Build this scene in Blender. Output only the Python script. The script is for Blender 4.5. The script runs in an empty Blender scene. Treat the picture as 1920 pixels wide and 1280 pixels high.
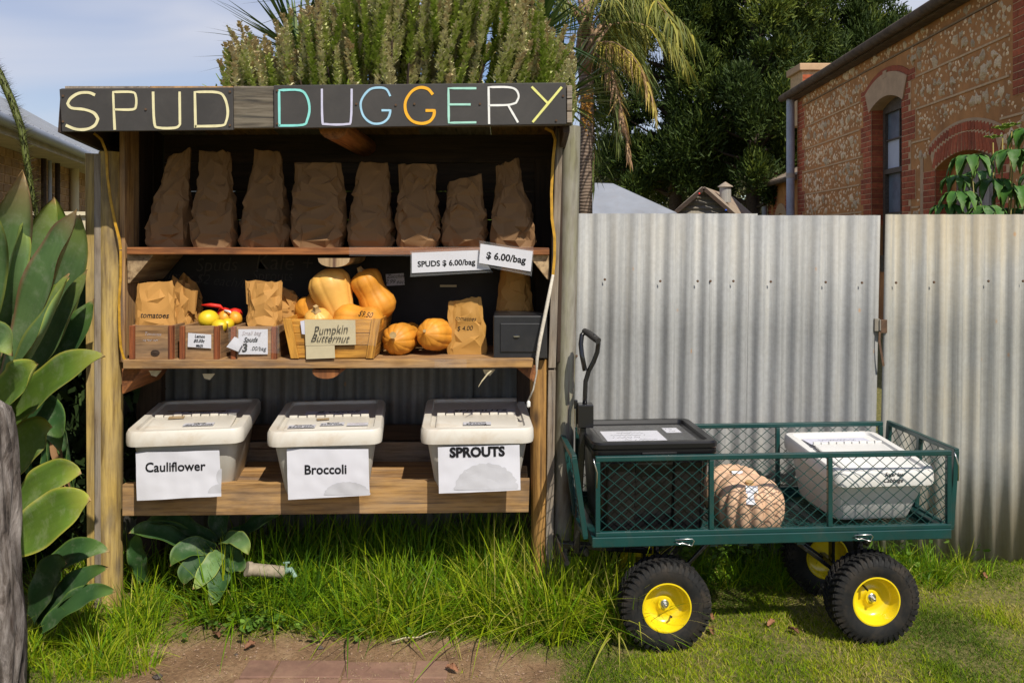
import bpy, bmesh, math, random
import numpy as np
from mathutils import Vector, Matrix, noise

rnd = random.Random(7)
npr = np.random.RandomState(7)
S = bpy.context.scene
COL = S.collection
FPX, CZ, HY = 1600.0, 1.38, 450.0          # focal length in photo pixels, eye height, horizon row

# ------------------------------------------------------------------ camera, sky, sun, exposure
cam = bpy.data.cameras.new('camera'); cam_o = bpy.data.objects.new('camera', cam); COL.objects.link(cam_o)
cam.sensor_width = 36; cam.lens = FPX/1920*36; cam.shift_y = -190/1920
cam.clip_start = .05; cam.clip_end = 1500
cam_o.location = (0, 0, CZ); cam_o.rotation_euler = (math.pi/2, 0, 0)
S.camera = cam_o
S.render.resolution_x = 1024; S.render.resolution_y = 682
SUN = Vector((-.40, .76, -1.0)).normalized()          # direction the light travels
sl = bpy.data.lights.new('sun', 'SUN'); sl.energy = 5.0; sl.angle = math.radians(.55); sl.color = (1, .93, .80)
so = bpy.data.objects.new('sun', sl); COL.objects.link(so); so.location = (3, -8, 10)
so.rotation_euler = SUN.to_track_quat('-Z', 'Y').to_euler()
w = bpy.data.worlds.new('World'); S.world = w; w.use_nodes = True
nt = w.node_tree; nt.nodes.clear()
sky = nt.nodes.new('ShaderNodeTexSky'); sky.sky_type = 'NISHITA'; sky.sun_disc = False
sky.sun_elevation = math.asin(-SUN.z); sky.sun_rotation = math.atan2(-SUN.x, -SUN.y); sky.air_density = 1.0; sky.dust_density = .6
tc = nt.nodes.new('ShaderNodeTexCoord')
mp = nt.nodes.new('ShaderNodeMapping'); mp.inputs['Scale'].default_value = (1.2, 1.0, 4.2); mp.inputs['Location'].default_value = (4, 1, 2); mp.inputs['Rotation'].default_value = (0, .30, 0)
nz = nt.nodes.new('ShaderNodeTexNoise'); nz.inputs['Scale'].default_value = 1.9; nz.inputs['Detail'].default_value = 4; nz.inputs['Roughness'].default_value = .42
nz.inputs['Distortion'].default_value = .5
cr = nt.nodes.new('ShaderNodeValToRGB'); cr.color_ramp.elements[0].position = .44; cr.color_ramp.elements[1].position = .64
cr.color_ramp.elements[0].color = (.10, .10, .10, 1); cr.color_ramp.elements[1].color = (.92, .92, .92, 1)
mx = nt.nodes.new('ShaderNodeMixRGB'); mx.inputs[2].default_value = (8.8, 9.2, 10.6, 1)
hs = nt.nodes.new('ShaderNodeHueSaturation'); hs.inputs['Saturation'].default_value = 1.22; hs.inputs['Value'].default_value = 1.5; hs.inputs['Hue'].default_value = .515
bg = nt.nodes.new('ShaderNodeBackground'); bg.inputs['Strength'].default_value = .074
wo = nt.nodes.new('ShaderNodeOutputWorld')
L = nt.links.new
L(tc.outputs['Generated'], mp.inputs[0]); L(mp.outputs[0], nz.inputs['Vector']); L(nz.outputs[0], cr.inputs[0])
L(sky.outputs[0], hs.inputs['Color']); L(cr.outputs[0], mx.inputs[0]); L(hs.outputs[0], mx.inputs[1]); L(mx.outputs[0], bg.inputs[0]); L(bg.outputs[0], wo.inputs[0])
S.view_settings.view_transform = 'Standard'; S.view_settings.look = 'None'
S.view_settings.exposure = 0.0; S.view_settings.gamma = 1; S.view_settings.use_curve_mapping = False
try: S.cycles.max_bounces = 8
except Exception: pass

# ------------------------------------------------------------------ helpers
def W(px, py, Y): return Vector(((px-960)/FPX*Y, Y, CZ-(py-HY)/FPX*Y))
WM = {}
def tag(o, label=None, cat=None, group=None, kind=None):
    if label: o['label'] = label
    if cat: o['category'] = cat
    if group: o['group'] = group
    if kind: o['kind'] = kind
    return o
def put(o, parent, M):
    COL.objects.link(o); WM[o] = M.copy()
    if parent is not None:
        o.parent = parent; o.matrix_basis = WM[parent].inverted() @ M
    else: o.matrix_basis = M
    return o
def thing(name, label, cat, loc, group=None, rz=0):
    o = bpy.data.objects.new(name, None); o.empty_display_size = .05
    put(o, None, Matrix.Translation(Vector(loc)) @ Matrix.Rotation(rz, 4, 'Z'))
    return tag(o, label, cat, group)
I4 = Matrix.Identity(4)
def T(*v): return Matrix.Translation(Vector(v) if len(v) == 3 else Vector(v[0]))
def R(a, ax): return Matrix.Rotation(a, 4, ax)
def Sc(x, y, z): return Matrix.Diagonal((x, y, z, 1))
def frame(o, x, z=(0, 0, 1)):
    x = Vector(x).normalized(); z = Vector(z); y = z.cross(x)
    if y.length < 1e-5: y = Vector((0, 1, 0)).cross(x)
    y.normalize(); z = x.cross(y)
    return Matrix(((x.x, y.x, z.x, o[0]), (x.y, y.y, z.y, o[1]), (x.z, y.z, z.z, o[2]), (0, 0, 0, 1)))
class MB:
    def __init__(s): s.v = []; s.f = []
    def add(s, V, Fc, M=I4):
        n = len(s.v); s.v += [M @ Vector(p) for p in V]; s.f += [tuple(i+n for i in q) for q in Fc]; return s
    def box(s, x0, x1, y0, y1, z0, z1, M=I4):
        return s.add([(x0,y0,z0),(x1,y0,z0),(x1,y1,z0),(x0,y1,z0),(x0,y0,z1),(x1,y0,z1),(x1,y1,z1),(x0,y1,z1)],
                     [(3,2,1,0),(4,5,6,7),(0,1,5,4),(1,2,6,5),(2,3,7,6),(3,0,4,7)], M)
    def bar(s, a, b, w, h=None, up=(0,0,1)):
        a = Vector(a); b = Vector(b); h = h or w
        return s.box(0, (b-a).length, -w/2, w/2, -h/2, h/2, frame(a, b-a, up))
    def tube(s, pts, r, n=8, caps=True, closed=False):
        pts = [Vector(p) for p in pts]; m = len(pts); rr = r if hasattr(r, '__len__') else [r]*m
        V = []; up = None
        for i, p in enumerate(pts):
            t = (pts[min(i+1, m-1)]-pts[max(i-1, 0)]).normalized()
            if up is None: up = Vector((0,0,1)) if abs(t.z) < .9 else Vector((0,1,0))
            x = t.cross(up).normalized(); up = x.cross(t).normalized()
            V += [p + (x*math.cos(2*math.pi*k/n)+up*math.sin(2*math.pi*k/n))*rr[i] for k in range(n)]
        Fc = [(i*n+k, i*n+(k+1)%n, (i+1)*n+(k+1)%n, (i+1)*n+k) for i in range(m-1) for k in range(n)]
        if caps: Fc += [tuple(range(n))[::-1], tuple(range((m-1)*n, m*n))]
        return s.add(V, Fc)
    def lathe(s, prof, n, M=I4, cap=True):
        V = []; 
        for (r, z) in prof: V += [(r*math.cos(2*math.pi*k/n), r*math.sin(2*math.pi*k/n), z) for k in range(n)]
        m = len(prof)
        Fc = [(i*n+k, i*n+(k+1)%n, (i+1)*n+(k+1)%n, (i+1)*n+k) for i in range(m-1) for k in range(n)]
        if cap: Fc += [tuple(range(n))[::-1], tuple(range((m-1)*n, m*n))]
        return s.add(V, Fc, M)
    def loft(s, rings, M=I4, cap0=True, cap1=True):
        n = len(rings[0]); V = [p for r_ in rings for p in r_]; m = len(rings)
        Fc = [(i*n+k, i*n+(k+1)%n, (i+1)*n+(k+1)%n, (i+1)*n+k) for i in range(m-1) for k in range(n)]
        if cap0: Fc.append(tuple(range(n))[::-1])
        if cap1: Fc.append(tuple(range((m-1)*n, m*n)))
        return s.add(V, Fc, M)
    def ob(s, name, mat, parent=None, M=I4, smooth=False, bevel=0, local=False):
        """verts are world coordinates unless local; M is the object's world matrix"""
        inv = M.inverted()
        me = bpy.data.meshes.new(name)
        me.from_pydata([tuple(p) if local else tuple(inv @ p) for p in s.v], [], s.f)
        me.validate(); me.update()
        me.materials.append(mat)
        o = bpy.data.objects.new(name, me); put(o, parent, M)
        if smooth:
            me.polygons.foreach_set('use_smooth', [True]*len(me.polygons))
            if smooth != 'all':
                try: me.set_sharp_from_angle(angle=math.radians(smooth if isinstance(smooth, (int, float)) and smooth > 1 else 40))
                except Exception: pass
        if bevel:
            b = o.modifiers.new('bevel', 'BEVEL'); b.width = bevel; b.segments = 2; b.limit_method = 'ANGLE'
        return o
def inst(o, parent, M, name=None):
    c = bpy.data.objects.new(name or o.name.split('.')[0], o.data)
    return put(c, parent, M)
def rr(wd, dp, r, z, n=4, cx=0, cy=0):
    out = []
    for (sx, sy, a0) in ((1,1,0),(-1,1,90),(-1,-1,180),(1,-1,270)):
        for k in range(n+1):
            a = math.radians(a0+90*k/n)
            out.append((cx+sx*(wd/2-r)+r*math.cos(a), cy+sy*(dp/2-r)+r*math.sin(a), z))
    return out
def fast(name, V, Q, mat, parent=None, attr=None, smooth=False, M=I4):
    me = bpy.data.meshes.new(name); V = np.asarray(V, dtype=np.float32).reshape(-1, 3); Q = np.asarray(Q, dtype=np.int32)
    k = Q.shape[1]; n = len(Q)
    me.vertices.add(len(V)); me.vertices.foreach_set('co', V.ravel())
    me.loops.add(n*k); me.loops.foreach_set('vertex_index', Q.ravel())
    me.polygons.add(n); me.polygons.foreach_set('loop_start', np.arange(0, n*k, k, dtype=np.int32))
    try: me.polygons.foreach_set('loop_total', np.full(n, k, dtype=np.int32))
    except Exception: pass
    if smooth: me.polygons.foreach_set('use_smooth', np.ones(n, dtype=bool))
    me.update(calc_edges=True); me.validate()
    if attr is not None:
        a = me.attributes.new('tint', 'FLOAT_COLOR', 'POINT'); A = np.ones((len(V), 4), dtype=np.float32); A[:, :attr.shape[1]] = attr
        a.data.foreach_set('color', A.ravel())
    me.materials.append(mat)
    o = bpy.data.objects.new(name, me); return put(o, parent, M)

# ------------------------------------------------------------------ materials
def newmat(name):
    m = bpy.data.materials.new(name); m.use_nodes = True
    n = m.node_tree; b = n.nodes['Principled BSDF']; return m, n, b
def node(n, t, **kw):
    x = n.nodes.new(t)
    for k, v in kw.items():
        if k in x.inputs.keys() if hasattr(x.inputs, 'keys') else False: x.inputs[k].default_value = v
        else: setattr(x, k, v)
    return x
def ramp(n, stops, src):
    r = n.nodes.new('ShaderNodeValToRGB'); e = r.color_ramp.elements
    while len(e) < len(stops): e.new(.5)
    for i, (p, c) in enumerate(stops):
        e[i].position = p; e[i].color = (*c, 1) if len(c) == 3 else c
    n.links.new(src, r.inputs[0]); return r.outputs[0]
def coords(n, scale=(1,1,1), rnd_=False, src='Object'):
    t = n.nodes.new('ShaderNodeTexCoord'); m = n.nodes.new('ShaderNodeMapping'); m.inputs['Scale'].default_value = scale
    n.links.new(t.outputs[src], m.inputs[0])
    if rnd_:
        oi = n.nodes.new('ShaderNodeObjectInfo'); mu = n.nodes.new('ShaderNodeMath'); mu.operation = 'MULTIPLY'; mu.inputs[1].default_value = 37.0
        n.links.new(oi.outputs['Random'], mu.inputs[0]); n.links.new(mu.outputs[0], m.inputs['Location'])
    return m.outputs[0]
def noise_(n, vec, scale, detail=4, rough=.6, dist=0):
    x = n.nodes.new('ShaderNodeTexNoise'); x.inputs['Scale'].default_value = scale; x.inputs['Detail'].default_value = detail
    x.inputs['Roughness'].default_value = rough; x.inputs['Distortion'].default_value = dist
    n.links.new(vec, x.inputs['Vector']); return x.outputs[0]
def mixc(n, a, b, f, mode='MIX'):
    x = n.nodes.new('ShaderNodeMixRGB'); x.blend_type = mode
    for i, v in ((1, a), (2, b), (0, f)):
        if hasattr(v, 'links') or isinstance(v, bpy.types.NodeSocket): n.links.new(v, x.inputs[i])
        elif i == 0: x.inputs[0].default_value = v
        else: x.inputs[i].default_value = (*v, 1)
    return x.outputs[0]
def bump(n, b, h, strength=.3, dist=.002):
    x = n.nodes.new('ShaderNodeBump'); x.inputs['Strength'].default_value = strength; x.inputs['Distance'].default_value = dist
    n.links.new(h, x.inputs['Height']); n.links.new(x.outputs[0], b.inputs['Normal'])
def hsv_rand(n, col, amt=.3):
    oi = n.nodes.new('ShaderNodeObjectInfo'); mr = n.nodes.new('ShaderNodeMapRange'); mr.inputs['To Min'].default_value = 1-amt; mr.inputs['To Max'].default_value = 1+amt
    n.links.new(oi.outputs['Random'], mr.inputs[0]); h = n.nodes.new('ShaderNodeHueSaturation')
    n.links.new(mr.outputs[0], h.inputs['Value']); n.links.new(col, h.inputs['Color']); return h.outputs[0]
def m_wood(name, c1, c2, dark=(.03,.015,.008), rough=.75, scale=1.0, knots=.5, grey=0, bumpk=.5, gloss=None):
    """grain runs along local X"""
    m, n, b = newmat(name)
    v = coords(n, (1.6*scale, 22*scale, 22*scale), True)
    g = noise_(n, v, 1.6, 6, .62, .8)
    fine = noise_(n, coords(n, (5*scale, 75*scale, 75*scale), True), 1.0, 5, .7)
    blot = noise_(n, coords(n, (3, 6, 6), True), 1.3, 4, .6)
    col = ramp(n, [(.28, c2), (.5, c1), (.72, tuple(min(1, x*1.25) for x in c1))], g)
    col = mixc(n, col, ramp(n, [(.33, (.35,.3,.26)), (.55, (1,1,1))], fine), .85, 'MULTIPLY')
    col = mixc(n, col, dark, ramp(n, [(.50, (0,0,0)), (.74, (.80,.80,.80))], blot))
    crk = noise_(n, coords(n, (1.1*scale, 55*scale, 55*scale), True), 1.0, 3, .5)
    col = mixc(n, col, dark, ramp(n, [(.30, (.9,.9,.9)), (.36, (0,0,0))], crk))
    if knots:
        vo = n.nodes.new('ShaderNodeTexVoronoi'); vo.inputs['Scale'].default_value = 3.2
        n.links.new(coords(n, (1, 2.6, 2.6), True), vo.inputs['Vector'])
        col = mixc(n, col, dark, ramp(n, [(.05, (knots+.3,)*3), (.17, (0,0,0))], vo.outputs['Distance']))
    if grey:
        col = mixc(n, col, (.33,.31,.28), ramp(n, [(.35, (0,0,0)), (.65, (grey,)*3)], noise_(n, coords(n, (2.5, 9, 9), True), 2.2, 4)))
    col = hsv_rand(n, col, .12)
    n.links.new(col, b.inputs['Base Color']); b.inputs['Roughness'].default_value = rough
    if gloss: b.inputs['Coat Weight'].default_value = gloss
    bump(n, b, mixc(n, g, fine, .5), bumpk, .004)
    return m
def m_plain(name, c, rough=.5, var=.15, scale=6, metal=0, bmp=0, bscale=60, dirt=None, dirtamt=.5, dscale=4, coat=0, spec=None, rand=0, src='Object'):
    m, n, b = newmat(name)
    v = coords(n, (1,1,1), bool(rand), src)
    a = tuple(x*(1-var) for x in c); d = tuple(min(1, x*(1+var)) for x in c)
    col = ramp(n, [(.3, a), (.7, d)], noise_(n, v, scale, 5, .6))
    if dirt: col = mixc(n, col, dirt, ramp(n, [(.48, (0,0,0)), (.75, (dirtamt,)*3)], noise_(n, v, dscale, 6, .7, .6)))
    if rand: col = hsv_rand(n, col, rand)
    n.links.new(col, b.inputs['Base Color']); b.inputs['Roughness'].default_value = rough; b.inputs['Metallic'].default_value = metal
    b.inputs['Coat Weight'].default_value = coat
    if spec is not None: b.inputs['Specular IOR Level'].default_value = spec
    if bmp: bump(n, b, noise_(n, v, bscale, 4, .6), bmp, .003)
    return m
def m_tint(name, stops, rough=.6, trans=.25, var=.25, spec=.3):
    """foliage: colour chosen by the red channel of the 'tint' attribute; thin leaves let light through"""
    m, n, b = newmat(name)
    at = n.nodes.new('ShaderNodeAttribute'); at.attribute_name = 'tint'
    se = n.nodes.new('ShaderNodeSeparateColor'); n.links.new(at.outputs['Color'], se.inputs[0])
    col = ramp(n, stops, se.outputs[0])
    mr = n.nodes.new('ShaderNodeMapRange'); mr.inputs['To Min'].default_value = 1-var; mr.inputs['To Max'].default_value = 1+var
    n.links.new(se.outputs[1], mr.inputs[0]); h = n.nodes.new('ShaderNodeHueSaturation'); n.links.new(mr.outputs[0], h.inputs['Value']); n.links.new(col, h.inputs['Color'])
    n.links.new(h.outputs[0], b.inputs['Base Color']); b.inputs['Roughness'].default_value = rough; b.inputs['Specular IOR Level'].default_value = spec
    if trans:
        tr = n.nodes.new('ShaderNodeBsdfTranslucent'); n.links.new(h.outputs[0], tr.inputs[0]); ms = n.nodes.new('ShaderNodeMixShader'); ms.inputs[0].default_value = trans
        n.links.new(b.outputs[0], ms.inputs[1]); n.links.new(tr.outputs[0], ms.inputs[2]); n.links.new(ms.outputs[0], n.nodes['Material Output'].inputs[0])
    return m

M_ = {}
M_['post'] = m_wood('treated_pine', (.45,.31,.085), (.19,.12,.03), (.07,.04,.015), scale=.8, knots=.7, grey=.2)
M_['post_warm'] = m_wood('warm_pine', (.46,.25,.07), (.24,.12,.03), (.08,.04,.015), scale=.9, knots=.6)
M_['post_green'] = m_wood('mossy_pine', (.19,.18,.11), (.12,.10,.05), (.08,.04,.02), scale=.7, knots=.2, grey=.6)
M_['greyplank'] = m_wood('weathered_plank', (.27,.21,.15), (.14,.10,.065), (.04,.025,.018), scale=1.2, knots=.3, grey=.4, bumpk=.8)
M_['shelf'] = m_wood('shelf_board', (.42,.23,.075), (.22,.10,.03), (.07,.03,.012), scale=1, knots=.4, grey=.2)
M_['redshelf'] = m_wood('stained_shelf', (.30,.11,.03), (.15,.045,.014), (.05,.02,.01), scale=1, knots=.3)
M_['lowboard'] = m_wood('pallet_board', (.44,.25,.085), (.23,.115,.035), (.08,.04,.02), scale=.8, knots=.7, grey=.2)
M_['darkwood'] = m_wood('dark_wood', (.05,.027,.014), (.025,.013,.007), (.015,.008,.005), scale=1, knots=.3)  # deep shade inside the stall is worked into this darkened wood colour
M_['crate'] = m_wood('crate_board', (.32,.175,.07), (.16,.08,.03), (.05,.025,.012), scale=1.5, knots=.5, grey=.12)
M_['batten'] = m_wood('crate_batten', (.27,.075,.02), (.12,.03,.01), (.04,.015,.01), scale=1.5, knots=.1)
M_['basket'] = m_wood('varnished_ply', (.54,.26,.04), (.33,.12,.012), (.12,.05,.015), scale=1.3, knots=.3, rough=.45, bumpk=.3)
M_['endgrain'] = m_wood('cut_end', (.48,.34,.19), (.33,.21,.10), (.10,.05,.03), scale=.5, knots=0)
M_['burnt'] = m_wood('charred_plank', (.16,.135,.10), (.022,.02,.018), (.012,.011,.01), scale=1.0, knots=.5, bumpk=.9)
M_['chalkboard'] = m_plain('blackboard_paint', (.017,.016,.016), .75, .4, 7, dirt=(.05,.045,.04), dirtamt=.3)
M_['signpaint'] = m_plain('sign_paint', (.040,.036,.034), .6, .15, 5, dirt=(.09,.08,.07), dirtamt=.3, dscale=8, bmp=.1)
M_['kraft'] = m_plain('kraft_paper', (.215,.115,.048), .8, .10, 5, rand=.06, bmp=.12, bscale=25)  # darkened kraft: the top shelf's shade is put into the paper colour
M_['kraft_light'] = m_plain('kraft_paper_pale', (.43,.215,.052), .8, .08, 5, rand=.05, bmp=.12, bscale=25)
M_['kraft_yellow'] = m_plain('kraft_envelope', (.42,.215,.045), .7, .08, 5, bmp=.12, bscale=25)
M_['butternut'] = m_plain('butternut_skin', (.64,.265,.024), .55, .18, 12, dirt=(.42,.17,.03), dirtamt=.7, dscale=9, rand=.08)
M_['butterpale'] = m_plain('butternut_pale_skin', (.72,.40,.09), .45, .12, 9, dirt=(.55,.25,.05), dirtamt=.6, dscale=5)
M_['stem'] = m_plain('dry_stem', (.42,.28,.12), .8, .25, 30, bmp=.5)
M_['bigpump'] = m_plain('grey_pumpkin_skin', (.62,.40,.26), .6, .18, 12, dirt=(.45,.25,.13), dirtamt=.5, dscale=9, bmp=.2)
M_['lemon'] = m_plain('lemon_skin', (.72,.50,.02), .4, .08, 20, bmp=.25, bscale=160)
M_['orange'] = m_plain('orange_skin', (.72,.33,.03), .45, .08, 20, bmp=.25, bscale=160)
M_['net'] = m_plain('red_net', (.65,.02,.01), .5, .25, 60, bmp=.6, bscale=200)
M_['dirtywhite'] = m_plain('aged_plastic', (.62,.585,.52), .45, .06, 3, dirt=(.40,.28,.15), dirtamt=.65, dscale=3.4, coat=.1)
M_['binbody'] = m_plain('bin_body_plastic', (.50,.48,.44), .5, .06, 3, dirt=(.36,.28,.18), dirtamt=.3, dscale=5)
M_['white'] = m_plain('white_plastic', (.68,.67,.65), .4, .03, 3, dirt=(.5,.45,.36), dirtamt=.25, dscale=7)
M_['paper'] = m_plain('white_paper', (.60,.60,.65), .5, .03, 4, bmp=.25, bscale=9, coat=.25)
M_['paperblue'] = m_plain('worn_paper', (.58,.58,.68), .5, .12, 20)
M_['greyprint'] = m_plain('grey_print', (.47,.47,.50), .5, .04, 20)
M_['card'] = m_plain('cardboard', (.50,.43,.28), .8, .08, 12)
M_['ink'] = m_plain('black_ink', (.015,.015,.018), .6, .1)
M_['chalk'] = m_plain('chalk', (.075,.068,.062), .9, .4, 30)
M_['chalkw'] = m_plain('pale_chalk', (.42,.38,.40), .9, .3, 30)
M_['tape'] = m_plain('brown_tape', (.42,.30,.17), .25, .2, 20)
M_['safe'] = m_plain('black_steel', (.016,.016,.019), .42, .25, 12, dirt=(.045,.04,.035), dirtamt=.4, dscale=9, coat=.05)
M_['bronze'] = m_plain('key_metal', (.6,.55,.48), .3, .1, metal=1)
M_['strap'] = m_plain('yellow_strap', (.50,.27,.02), .6, .3, 40)
M_['rope'] = m_plain('white_cord', (.55,.50,.42), .8, .2, 90, bmp=.6, bscale=200)
M_['blackpl'] = m_plain('black_plastic', (.008,.008,.009), .3, .15, 8, coat=.1, dirt=(.02,.018,.016), dirtamt=.3, spec=.35)
M_['blacksteel'] = m_plain('gloss_black_steel', (.012,.012,.014), .22, .1, 8, coat=.3)
M_['grip'] = m_plain('foam_grip', (.03,.028,.026), .85, .15, 60)
M_['green'] = m_plain('green_enamel', (.003,.043,.041), .34, .2, 6, coat=.2, dirt=(.045,.05,.04), dirtamt=.45, dscale=11)
M_['yellow'] = m_plain('yellow_enamel', (.75,.56,.01), .25, .04, 6, coat=.4)
M_['rubber'] = m_plain('tyre_rubber', (.012,.012,.012), .7, .25, 25, dirt=(.075,.055,.035), dirtamt=.5, dscale=14, spec=.3)
M_['zinc'] = m_plain('zinc', (.62,.62,.60), .3, .1, 20, metal=1)
M_['rust'] = m_plain('rusty_steel', (.10,.055,.03), .8, .4, 40)
M_['clear'] = None
def m_film(name):
    m, n, b = newmat(name); b.inputs['Base Color'].default_value = (.9,.9,.9,1); b.inputs['Roughness'].default_value = .12
    b.inputs['Alpha'].default_value = .05; bump(n, b, noise_(n, coords(n), 40, 4), .8, .004); return m
M_['clear'] = m_film('clear_film')
def m_iron(name, stain=0.0, base=(.345,.35,.35)):
    m, n, b = newmat(name)
    t = n.nodes.new('ShaderNodeTexCoord')
    def mapd(s): 
        q = n.nodes.new('ShaderNodeMapping'); q.inputs['Scale'].default_value = s; n.links.new(t.outputs['Object'], q.inputs[0]); return q.outputs[0]
    st = noise_(n, mapd((34, 34, .6)), 1, 5, .6); sp = noise_(n, mapd((1,1,1)), 55, 3, .7); bl = noise_(n, mapd((1.2,1,.8)), 2.4, 4, .6)
    col = ramp(n, [(.3, tuple(x*.68 for x in base)), (.68, tuple(x*1.15 for x in base))], st)
    col = mixc(n, col, ramp(n, [(.35, (.86,.85,.84)), (.65, (1,1,1))], sp), .8, 'MULTIPLY')
    col = mixc(n, col, (.40,.31,.15), ramp(n, [(.5-.04*stain, (0,0,0)), (.80, (.30+.3*stain,)*3)], mixc(n, bl, st, .45)))
    sx_ = n.nodes.new('ShaderNodeSeparateXYZ'); n.links.new(t.outputs['Object'], sx_.inputs[0])
    zb = n.nodes.new('ShaderNodeMath'); zb.operation = 'ADD'; n.links.new(sx_.outputs[2], zb.inputs[0])
    ms_ = n.nodes.new('ShaderNodeMath'); ms_.operation = 'MULTIPLY'; ms_.inputs[1].default_value = .5; n.links.new(st, ms_.inputs[0]); n.links.new(ms_.outputs[0], zb.inputs[1])
    k_ = .08+.32*stain
    col = mixc(n, col, (.36,.25,.11), ramp(n, [(.26, (k_,)*3), (.62, (0,0,0)), (1, (0,0,0))], zb.outputs[0]))
    if stain:
        zt2 = n.nodes.new('ShaderNodeMath'); zt2.operation = 'SUBTRACT'; n.links.new(zb.outputs[0], zt2.inputs[0]); zt2.inputs[1].default_value = 1.0
        col = mixc(n, col, (.38,.28,.12), ramp(n, [(.45, (0,0,0)), (.85, (.40,.40,.40))], zt2.outputs[0]))
    vo = n.nodes.new('ShaderNodeTexVoronoi'); vo.inputs['Scale'].default_value = 9; n.links.new(mapd((1,1,.6)), vo.inputs['Vector'])
    col = mixc(n, col, (.40,.20,.07), ramp(n, [(.03, (.6,.6,.6)), (.07, (0,0,0))], vo.outputs['Distance']))
    n.links.new(col, b.inputs['Base Color']); b.inputs['Metallic'].default_value = 0; b.inputs['Roughness'].default_value = .6; b.inputs['Specular IOR Level'].default_value = .25
    bump(n, b, sp, .15, .001); return m
M_['iron'] = m_iron('galvanised_iron'); M_['iron_stained'] = m_iron('stained_galvanised_iron', 1.0, (.355,.355,.335))
M_['iron_dull'] = m_iron('dull_galvanised_iron', .2, (.20,.20,.195))
# ------------------------------------------------------------------ carpentry helpers
def beam(name, p0, p1, w, h, mat, parent=None, up=(0,0,1), bevel=.003, rnd_sec=False, label=None):
    """timber with its grain along its own X axis; w across, h along 'up'; rnd_sec: round pole"""
    p0 = Vector(p0); p1 = Vector(p1); M = frame(p0, p1-p0, up); Ln = (p1-p0).length
    mb = MB(); seg = max(2, int(Ln/.12)); sd = rnd.random()*50
    if rnd_sec: sec = [(math.cos(a)*w/2, math.sin(a)*h/2) for a in [2*math.pi*k/14 for k in range(14)]]
    else:
        c = min(.004, w*.12, h*.12)
        sec = [(-w/2, -h/2+c), (-w/2+c, -h/2), (w/2-c, -h/2), (w/2, -h/2+c), (w/2, h/2-c), (w/2-c, h/2), (-w/2+c, h/2), (-w/2, h/2-c)]
    rings = []
    for i in range(seg+1):
        x = Ln*i/seg
        rings.append([(x, y*(1+.02*noise.noise(Vector((x*4+sd, y*9, z*9)))), z*(1+.02*noise.noise(Vector((x*5+sd, z*9, y*9))))) for (y, z) in sec])
    mb.loft(rings)
    mb.v = [Vector(v) for v in mb.v]
    o = mb.ob(name, mat, parent, M, smooth=35, local=True)
    if label: o['label'] = label
    return o
def qboard(name, q, Y, depth, mat, parent=None, along='h', bevel=.002, Y2=None, label=None):
    """board facing the viewer's side of the stall: four corners TL TR BR BL measured on its front plane"""
    P = [W(x, y, Y) for (x, y) in q]
    if Y2: P[1] = W(*q[1], Y2); P[2] = W(*q[2], Y2)
    D = Vector((0, depth, 0)); mb = MB()
    mb.add([P[0], P[1], P[2], P[3]]+[p+D for p in P], [(0,3,2,1),(4,5,6,7),(0,1,5,4),(1,2,6,5),(2,3,7,6),(3,0,4,7)])
    x = (P[1]-P[0]) if along == 'h' else (P[3]-P[0])
    o = mb.ob(name, mat, parent, frame(P[0], x, (0,-1,0)), bevel=bevel)
    if label: o['label'] = label
    return o
def text(s, size, M, mat, parent, name='lettering', bold=0, shear=0, align='CENTER', sx=1, sp=1):
    cu = bpy.data.curves.new(name, 'FONT'); cu.body = s; cu.size = size; cu.align_x = align; cu.shear = shear; cu.offset = bold
    cu.extrude = .0003; cu.resolution_u = 3; cu.space_character = sp
    o = bpy.data.objects.new(name, cu); COL.objects.link(o)
    me = bpy.data.meshes.new_from_object(o); bpy.data.objects.remove(o); bpy.data.curves.remove(cu)
    me.name = name; me.materials.clear(); me.materials.append(mat)
    o = bpy.data.objects.new(name, me); return put(o, parent, M @ Sc(sx, 1, 1))
def drape(o, q, Ys, sag, sd, off=.0012):
    """lay flat lettering onto a wavy sheet made by paper()"""
    M = WM[o]; inv = M.inverted(); x0, x1 = q[0][0], q[1][0]; y0, y1 = min(q[0][1], q[1][1]), max(q[2][1], q[3][1])
    for v in o.data.vertices:
        p = M @ v.co; Yt = Ys[0]; px = 960+p.x/Yt*FPX; py = HY+(CZ-p.z)/Yt*FPX
        u = (px-x0)/(x1-x0); w_ = min(1, max(0, (py-y0)/(y1-y0)))
        Y = Ys[0]*(1-w_)+Ys[2]*w_; b = Vector((p.x, Y, p.z))
        y = Y+sag*noise.noise(b*7+Vector((sd,0,0)))+sag*.3*noise.noise(b*28+Vector((sd,3,0)))-off
        v.co = inv @ Vector((p.x, y, p.z))
UP = R(math.pi/2, 'X')                      # text plane stands up and faces the viewer's side
def scrawl(lines, size, M, mat, parent, sd=0, name='lettering', bold=.0006, sx=.95):
    r = random.Random(sd); out = []
    for i, s in enumerate(lines):
        out.append(text(s, size*r.uniform(.9, 1.1), M @ T(r.uniform(-.2,.2)*size, -i*size*1.05, 0) @ R(r.uniform(-.05, .05), 'Z'), mat, parent, name, bold, r.uniform(.1, .45), 'CENTER', sx*r.uniform(.9, 1.05)))
    return out
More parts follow.
